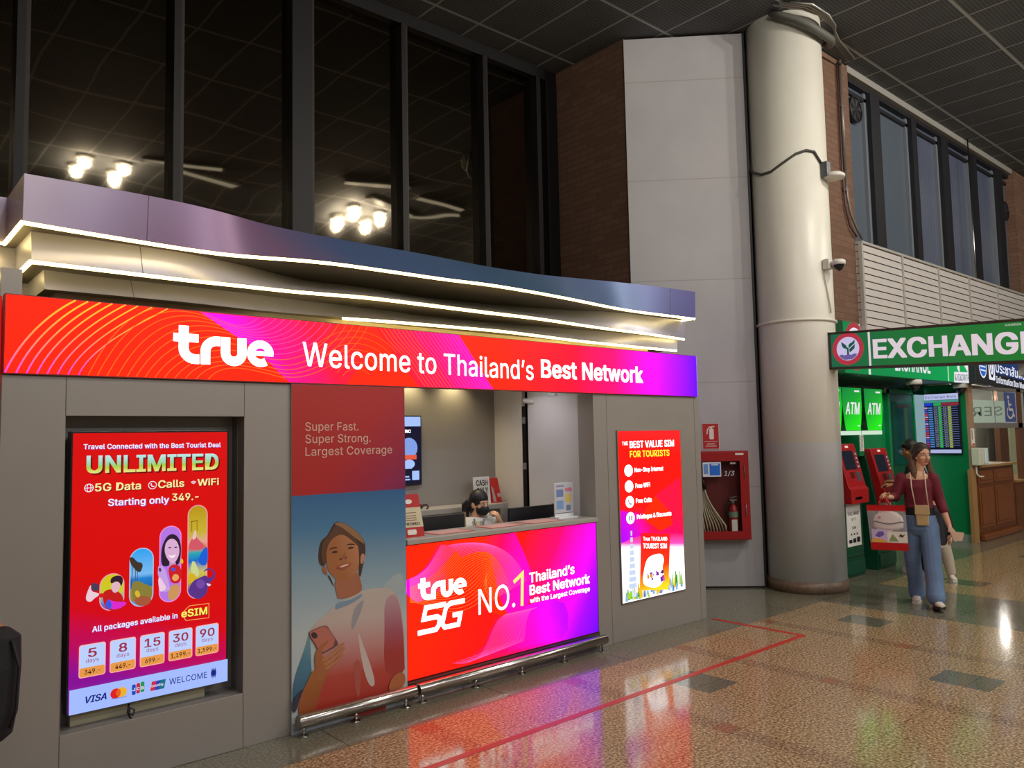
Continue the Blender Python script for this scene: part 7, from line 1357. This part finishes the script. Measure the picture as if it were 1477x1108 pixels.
B.new().rings([(-0.03, 0, 0.56, 0.16, 0.12), (-0.03, 0.02, 0.48, 0.17, 0.13)]); B.chain([(-0.10, 0, 0.52), (-0.12, 0.25, 0.50), (-0.12, 0.18, 0.10)], [0.095, 0.075, 0.05]); B.chain([(0.05, 0, 0.52), (0.06, 0.25, 0.50), (0.06, 0.18, 0.10)], [0.095, 0.075, 0.05]); B.skin('trousers', pmat('black trousers', '#1b1a20', 0.8), ps, 0.007, 3)
shoe(B, (-0.12, 0.12), (-0.12, 0.36), 0, ps, M_sho, M_wsole); shoe(B, (0.06, 0.12), (0.06, 0.36), 0, ps, M_sho, M_wsole)
B.new(); B.mb.ell(X(0, -0.016, 0.043), (0.080, 0.088, 0.082), 0, 24, 14, M); B.mb.ell(X(0, -0.05, -0.03), (0.073, 0.060, 0.072), 0, 24, 14, M); B.chainW([X(-0.06, -0.08, 0.0), X(-0.075, -0.12, -0.03), X(-0.07, -0.11, -0.10), X(-0.06, -0.085, -0.15)], [0.035, 0.028, 0.03, 0.016]); B.skin('hair', M_blackhair, ps, 0.006, 3)
t = thing('stool', 'black round stool under the masked attendant behind the counter', 'stool', (O4.x, O4.y, 0)); c0 = B.L((-0.03, 0.0, 0)); MB().cyl((c0.x, c0.y, 0.36), (c0.x, c0.y, 0.40), 0.17, 0, 28).build('seat', M_black, t, bevel=0.01); MB().cyl((c0.x, c0.y, 0.02), (c0.x, c0.y, 0.36), 0.025, 0, 14).build('column', M_chrome, t); MB().cyl((c0.x, c0.y, 0.0), (c0.x, c0.y, 0.02), 0.18, 0, 28).build('base', M_chrome, t)

# --- person at the very left edge carrying a black bag
O5 = Vector((0.20, 3.62, 0)); B = Body(O5); pl = thing('person', 'person at the left picture edge, only a brown sleeve above the black bag showing', 'person', O5)
X, M, f, r, u = B.head((0, 0, 1.53), -120, 0)
B.chain([(0, 0, 1.47), (0, 0, 1.34)], [0.052, 0.056]); B.rings([(0, 0, 0.85, 0.15, 0.11), (0, 0, 1.05, 0.14, 0.10), (0, 0, 1.25, 0.16, 0.10), (0, 0, 1.34, 0.12, 0.07), (0, 0, 1.37, 0.05, 0.05)])
B.chain([(0.18, 0, 1.30), (0.235, -0.02, 1.15), (0.285, 0.04, 1.085)], [0.046, 0.036, 0.024]); B.hand(B.L((0.262, 0.045, 1.075)), B.a * 0.5 - UP * 0.5 + B.b * 0.5, -UP, B.b, 55); B.chain([(-0.18, 0, 1.30), (-0.22, 0, 1.08), (-0.22, 0.05, 0.86)], [0.046, 0.036, 0.024]); B.hand(B.L((-0.22, 0.055, 0.85)), -UP, B.a, B.b, 30)
B.chain([(-0.08, 0, 0.85), (-0.08, 0, 0.46), (-0.08, 0, 0.07)], [0.08, 0.055, 0.036]); B.chain([(0.08, 0, 0.85), (0.08, 0, 0.46), (0.08, 0, 0.07)], [0.08, 0.055, 0.036]); B.skin('body', M_skin2, pl, 0.006, 3); face_parts(X, M, 1.0, pl, M_blackhair, pmat('brown lips', '#8a5040', 0.4))
M_brn = pmat('brown sleeve cloth', '#6b4038', 0.8); B.new().rings([(0, 0, 0.84, 0.168, 0.13), (0, 0, 1.05, 0.158, 0.118), (0, 0, 1.25, 0.178, 0.116), (0, 0, 1.34, 0.14, 0.085), (0, 0, 1.37, 0.07, 0.065)]); B.chain([(0.18, 0, 1.30), (0.235, -0.02, 1.15), (0.275, 0.03, 1.095)], [0.06, 0.045, 0.034]); B.chain([(-0.18, 0, 1.30), (-0.22, 0, 1.08), (-0.22, 0.04, 0.90)], [0.06, 0.052, 0.04]); B.skin('coat', M_brn, pl, 0.007, 3)
B.new().rings([(0, 0, 0.88, 0.16, 0.125), (0, 0, 0.72, 0.165, 0.12)]); B.chain([(-0.08, 0, 0.82), (-0.08, 0, 0.46), (-0.08, 0, 0.08)], [0.095, 0.07, 0.056]); B.chain([(0.08, 0, 0.82), (0.08, 0, 0.46), (0.08, 0, 0.08)], [0.095, 0.07, 0.056]); B.skin('trousers', pmat('black trousers', '#1b1a20', 0.8), pl, 0.007, 3)
shoe(B, (-0.08, -0.1), (-0.10, 0.15), 0, pl, M_sho, M_wsole); shoe(B, (0.08, -0.1), (0.10, 0.15), 0, pl, M_sho, M_wsole); B.new(); B.mb.ell(X(0, -0.022, 0.045), (0.083, 0.094, 0.085), 0, 24, 14, M); B.mb.ell(X(0, -0.05, -0.01), (0.076, 0.055, 0.06), 0, 24, 14, M); B.skin('hair', M_blackhair, pl, 0.007, 3)
Bb = Body(Vector((0.558, 3.438, 0.0))); t = thing('shoulder_bag', 'black soft bag hanging at the left picture edge before the grey kiosk wall', 'bag', (0.50, 3.48, 0.62))
Bb.new().rings([(-0.20, -0.02, 0.635, 0.15, 0.05), (-0.185, -0.02, 0.66, 0.165, 0.062), (-0.17, -0.02, 0.74, 0.163, 0.075), (-0.165, -0.02, 0.90, 0.168, 0.075), (-0.165, -0.02, 1.01, 0.165, 0.06), (-0.18, -0.02, 1.045, 0.14, 0.035)]); Bb.skin('bag_body', pmat('black nylon', '#121019', 0.75, bump=0.2, bscale=60), t, 0.006, 3)
m = MB(); m.tube([Bb.L((-0.30, -0.02, 1.03)), Bb.L((-0.29, -0.01, 1.07)), Bb.L((-0.20, -0.01, 1.083)), Bb.L((-0.10, -0.01, 1.06)), Bb.L((-0.07, -0.02, 1.02))], 0.012, 0, 10); m.build('handle', pmat('black strap', '#17141c', 0.7), t)
m = MB(); m.tube([Bb.L((-0.03, 0.02, 1.0)), Bb.L((-0.005, 0.03, 0.90)), Bb.L((-0.012, 0.03, 0.75)), Bb.L((-0.03, 0.03, 0.69))], 0.006, 0, 8); m.build('piping', pmat('black strap', '#17141c', 0.7), t)
